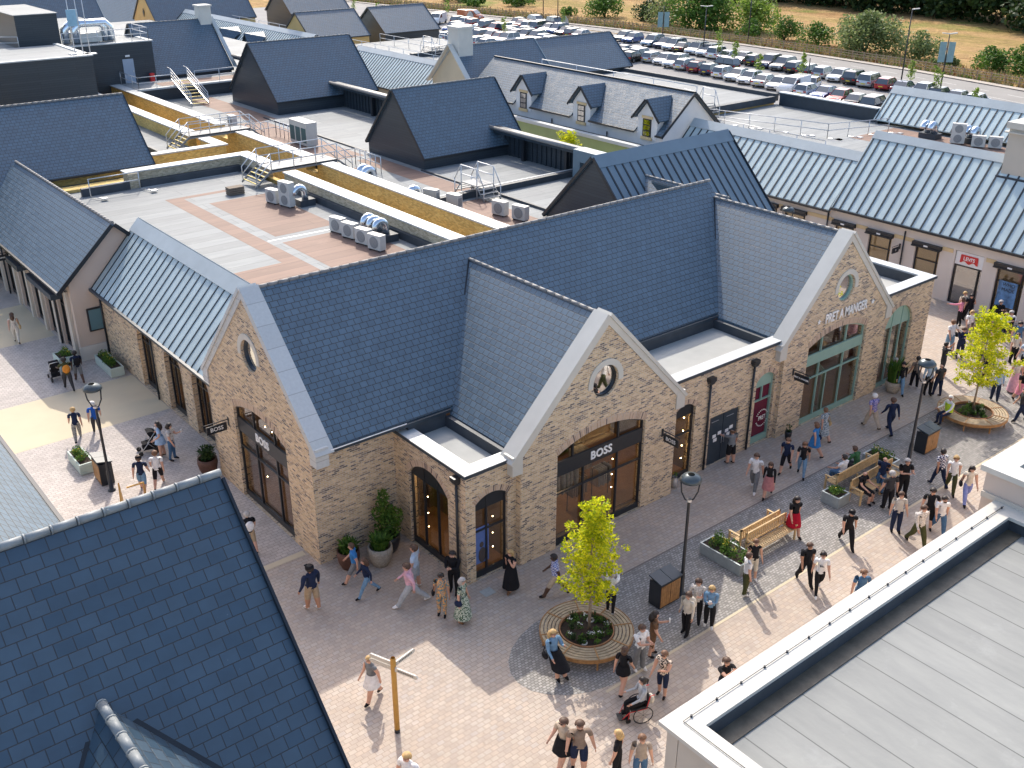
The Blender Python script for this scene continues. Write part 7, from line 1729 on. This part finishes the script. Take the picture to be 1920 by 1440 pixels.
for i,(x,y,h,l) in enumerate(((122.4,71.6,3.2,'sapling in the car row just right of the red car'),(119.5,66.5,3.4,'bushy sapling behind the metal ridge beside the bannered post'),(116.3,83.5,3.4,'sapling between the pale cars near the middle of the road row'),(119.5,97.5,3.2,'sapling among the black hatchbacks in the road row'),(121.8,102.5,4.5,'thin sapling in front of the fence near the willow'),(113.0,88.0,3.0,'sapling at the end of the aisle by the white hatchback'),(120.8,168.6,4.6,'bright green young tree between the white and orange vans'),(111,139,3.6,'leafy sapling among the silver cars at left'),(127.5,143,4.0,'thin sapling above the ridge of the middle slate gable'),(105.8,170,4,'bright young tree at the top beside the dark SUV'),(110,185,4,'young tree at the top edge above the slate gable'),(113.0,58.0,2.6,'dark sapling by the road at the right edge'))): sapling(x,y,h,l,i+1)
t=thing('no_stopping_sign','round purple road sign on a post in the verge right of the big bush','sign',(141.5,78.5,0)); m=MB(); m.tube([(141.5,78.5,0),(141.5,78.5,2.6)],.05,6); m.build('post',[galv],t); m=MB(); c=vv((141.5,78.5,2.5)); m.tube([c-fw*.06,c-fw*.02],.38,16,sm=False); m.build('disc',[plain('purple_sign',(.10,.05,.35),.5,.05,1)],t); m=MB(); m.box(141.35,141.65,78.45,78.5,1.6,2.0); m.build('plate',[white_paint],t)
t=thing('boulder','tall pale boulder at the road edge beside the dark blue car','boulder',(131,146.5,0)); m=MB(); m.lathe([(.9,0),(.8,.8),(.5,1.6),(.15,2.1),(0,2.15)],(131,146.5,0),7,sm=False); m.build('stone',[render_beige],t)
t=thing('boulder','pale boulder in front of the orange-red van','boulder',(123,164.5,0)); m=MB(); m.lathe([(.9,0),(.8,.8),(.5,1.5),(.15,2.0),(0,2.05)],(123,164.5,0),7,sm=False); m.build('stone',[render_beige],t)
# ================================================================ bushes and trees
def bush(x,y,r,h,label,seed,mat,n=1500,size=.35,trunk=True,lobes=9,name='bush',cat='bush',grp='bushes beyond the road'):
    t=thing(name,label,cat,(x,y,0),0,grp); f=MB(); rnd=random.Random(seed)
    for k in range(lobes):
        a=rnd.uniform(0,2*PI); q=r*.62*math.sqrt(rnd.random()); zz=h*rnd.uniform(.16,.70)*(1-.3*q/r); rr=min(r*.55,h*.42)*rnd.uniform(.7,1.1)
        leaves(f,(x+q*math.cos(a),y+q*math.sin(a),max(rr*.7,zz)),rr,n//lobes,size,seed*50+k,.45)
    leaves(f,(x,y,h*.7),h*.3,n//6,size,seed*51,.4); f.build('crown',[mat],t)
    if trunk:
        m=MB()
        for k in range(3): a=k*2.1; m.tube([(x,y,0),(x+r*.2*math.cos(a),y+r*.2*math.sin(a),h*.4),(x+r*.4*math.cos(a),y+r*.4*math.sin(a),h*.7)],[.16,.09,.03],6)
        m.build('trunk',[bark_dark],t)
    return t
bush(145.5,93.5,6.6,6.4,'largest pale green bush beyond the fence, centre of the verge',1,leaf_olive,5200,.45,lobes=26)
bush(146.5,85.0,3.6,4.2,'grey-green bush touching the right side of the largest bush',2,leaf_olive,1600,.4)
bush(148,104,3.8,3.6,'dark green bush left of the largest bush',3,leaf_green,1600,.36); bush(148.5,111,3.8,4.0,'round dark bush standing behind the fence, two left of the largest',4,leaf_green,1500,.36)
bush(150,131,6.4,10.5,'tall willow-like tree with drooping green crown cut by the top edge',5,leaf_green,5200,.55,lobes=26,name='willow_tree',cat='tree'); bush(153.5,122,5.4,6.6,'yellow-green bush leaning out to the right of the willow',6,leaf_sap,3000,.48,lobes=16); bush(148,117.5,4.0,3.0,'low green bush between the willow and tall post',7,leaf_green,1200,.35)
bush(150,139.5,4.4,5.6,'olive bush touching the left side of the willow',8,leaf_olive,1700,.4); bush(153,146.5,4.2,4.0,'dark bush between the willow and the round bush by the banner',9,leaf_dark,1700,.4)
bush(150,156,4.6,5.0,'large round olive bush right of the twin banners',10,leaf_green,2400,.42,lobes=12); bush(146,162,2.4,1.8,'low green bush at the foot of the round olive bush',11,leaf_green,700,.35)
for i,(x,y,r,h) in enumerate(((150,183,5,2.6),(155,190,5,3),(143,190,4,2),(162,196,6,4),(146,200,5,3.2))): bush(x,y,r,h,('scrubby bush at the top edge above the fence, %s from the right'%NTH[i]),20+i,[leaf_green,leaf_olive,leaf_green,leaf_dark,leaf_olive][i],1300,.45,False)
for i,(x,y,r,h) in enumerate(((143.5,79.0,3.0,1.5),(145,73.5,3.8,3.2),(145,69,3.8,3.8),(144,64.5,3.8,4.0),(143.5,60,3.8,4.2),(143,55.5,3.8,4.2),(148,67,4.0,4.2),(147.5,60.5,4.0,4.4))): bush(x,y,r,h,'leafy bush of the hedge beyond the fence at the right edge, %s from the left'%NTH[i],40+i,leaf_green if i%3 else leaf_olive,1500,.38,False,grp='hedge bushes at the right edge')
# far wood as separate trees
rw=random.Random(9); k=0
base=[(186,76),(192,92),(197,100),(201,110),(203,116),(203,124),(201,133),(203,141),(205,149),(202,157),(196,162),(199,170),(206,176),(212,168)]
for i,(x,y) in enumerate(base):
    for j in range(2):
        bush(x+j*9+rw.uniform(-1,1),y+rw.uniform(-2,2)+j*3,7.5,rw.uniform(11,14)+3*j,'dark tree of the wood beyond the field, %s from the right in the %s rank'%(NTH[i],('front','second')[j]),100+k,leaf_dark,2000,1.0,True,lobes=18,name='tree',cat='tree',grp='trees of the far wood'); k+=1
# grass tufts on the verge and field: ground cover nobody could count
g=MB(); rg=random.Random(5)
for i in range(len(kerb)-1):
    a,b=Vector(kerb[i]),Vector(kerb[i+1])
    if b.y<40 or a.y>205: continue
    d=(b-a); n=int(d.length*70); s=Vector((d.y,-d.x)).normalized()
    for k in range(n):
        p=a+d*rg.random()+s*(1.7+abs(rg.gauss(0,3.6))); h=rg.uniform(.2,.75); w_=.16; an=rg.uniform(0,PI); u=Vector((math.cos(an),math.sin(an),0))*w_
        c=vv((p.x,p.y,0)); tip=c+Vector((rg.uniform(-.2,.2),rg.uniform(-.2,.2),h)); g.face([c-u,c+u,tip],0 if rg.random()<.6 else (1 if rg.random()<.75 else 2))
gr=g.build('rough_grass',[plain('straw_grass',(.50,.37,.17),.95,.3,.5),plain('weed_green',(.20,.27,.05),.95,.3,.5),plain('dock_red',(.30,.13,.05),.95,.3,.5)],kind='stuff',off=(139,90,0)); tag(gr,'rough straw-coloured grass and weeds along the fence','grass'); gr['kind']='stuff'
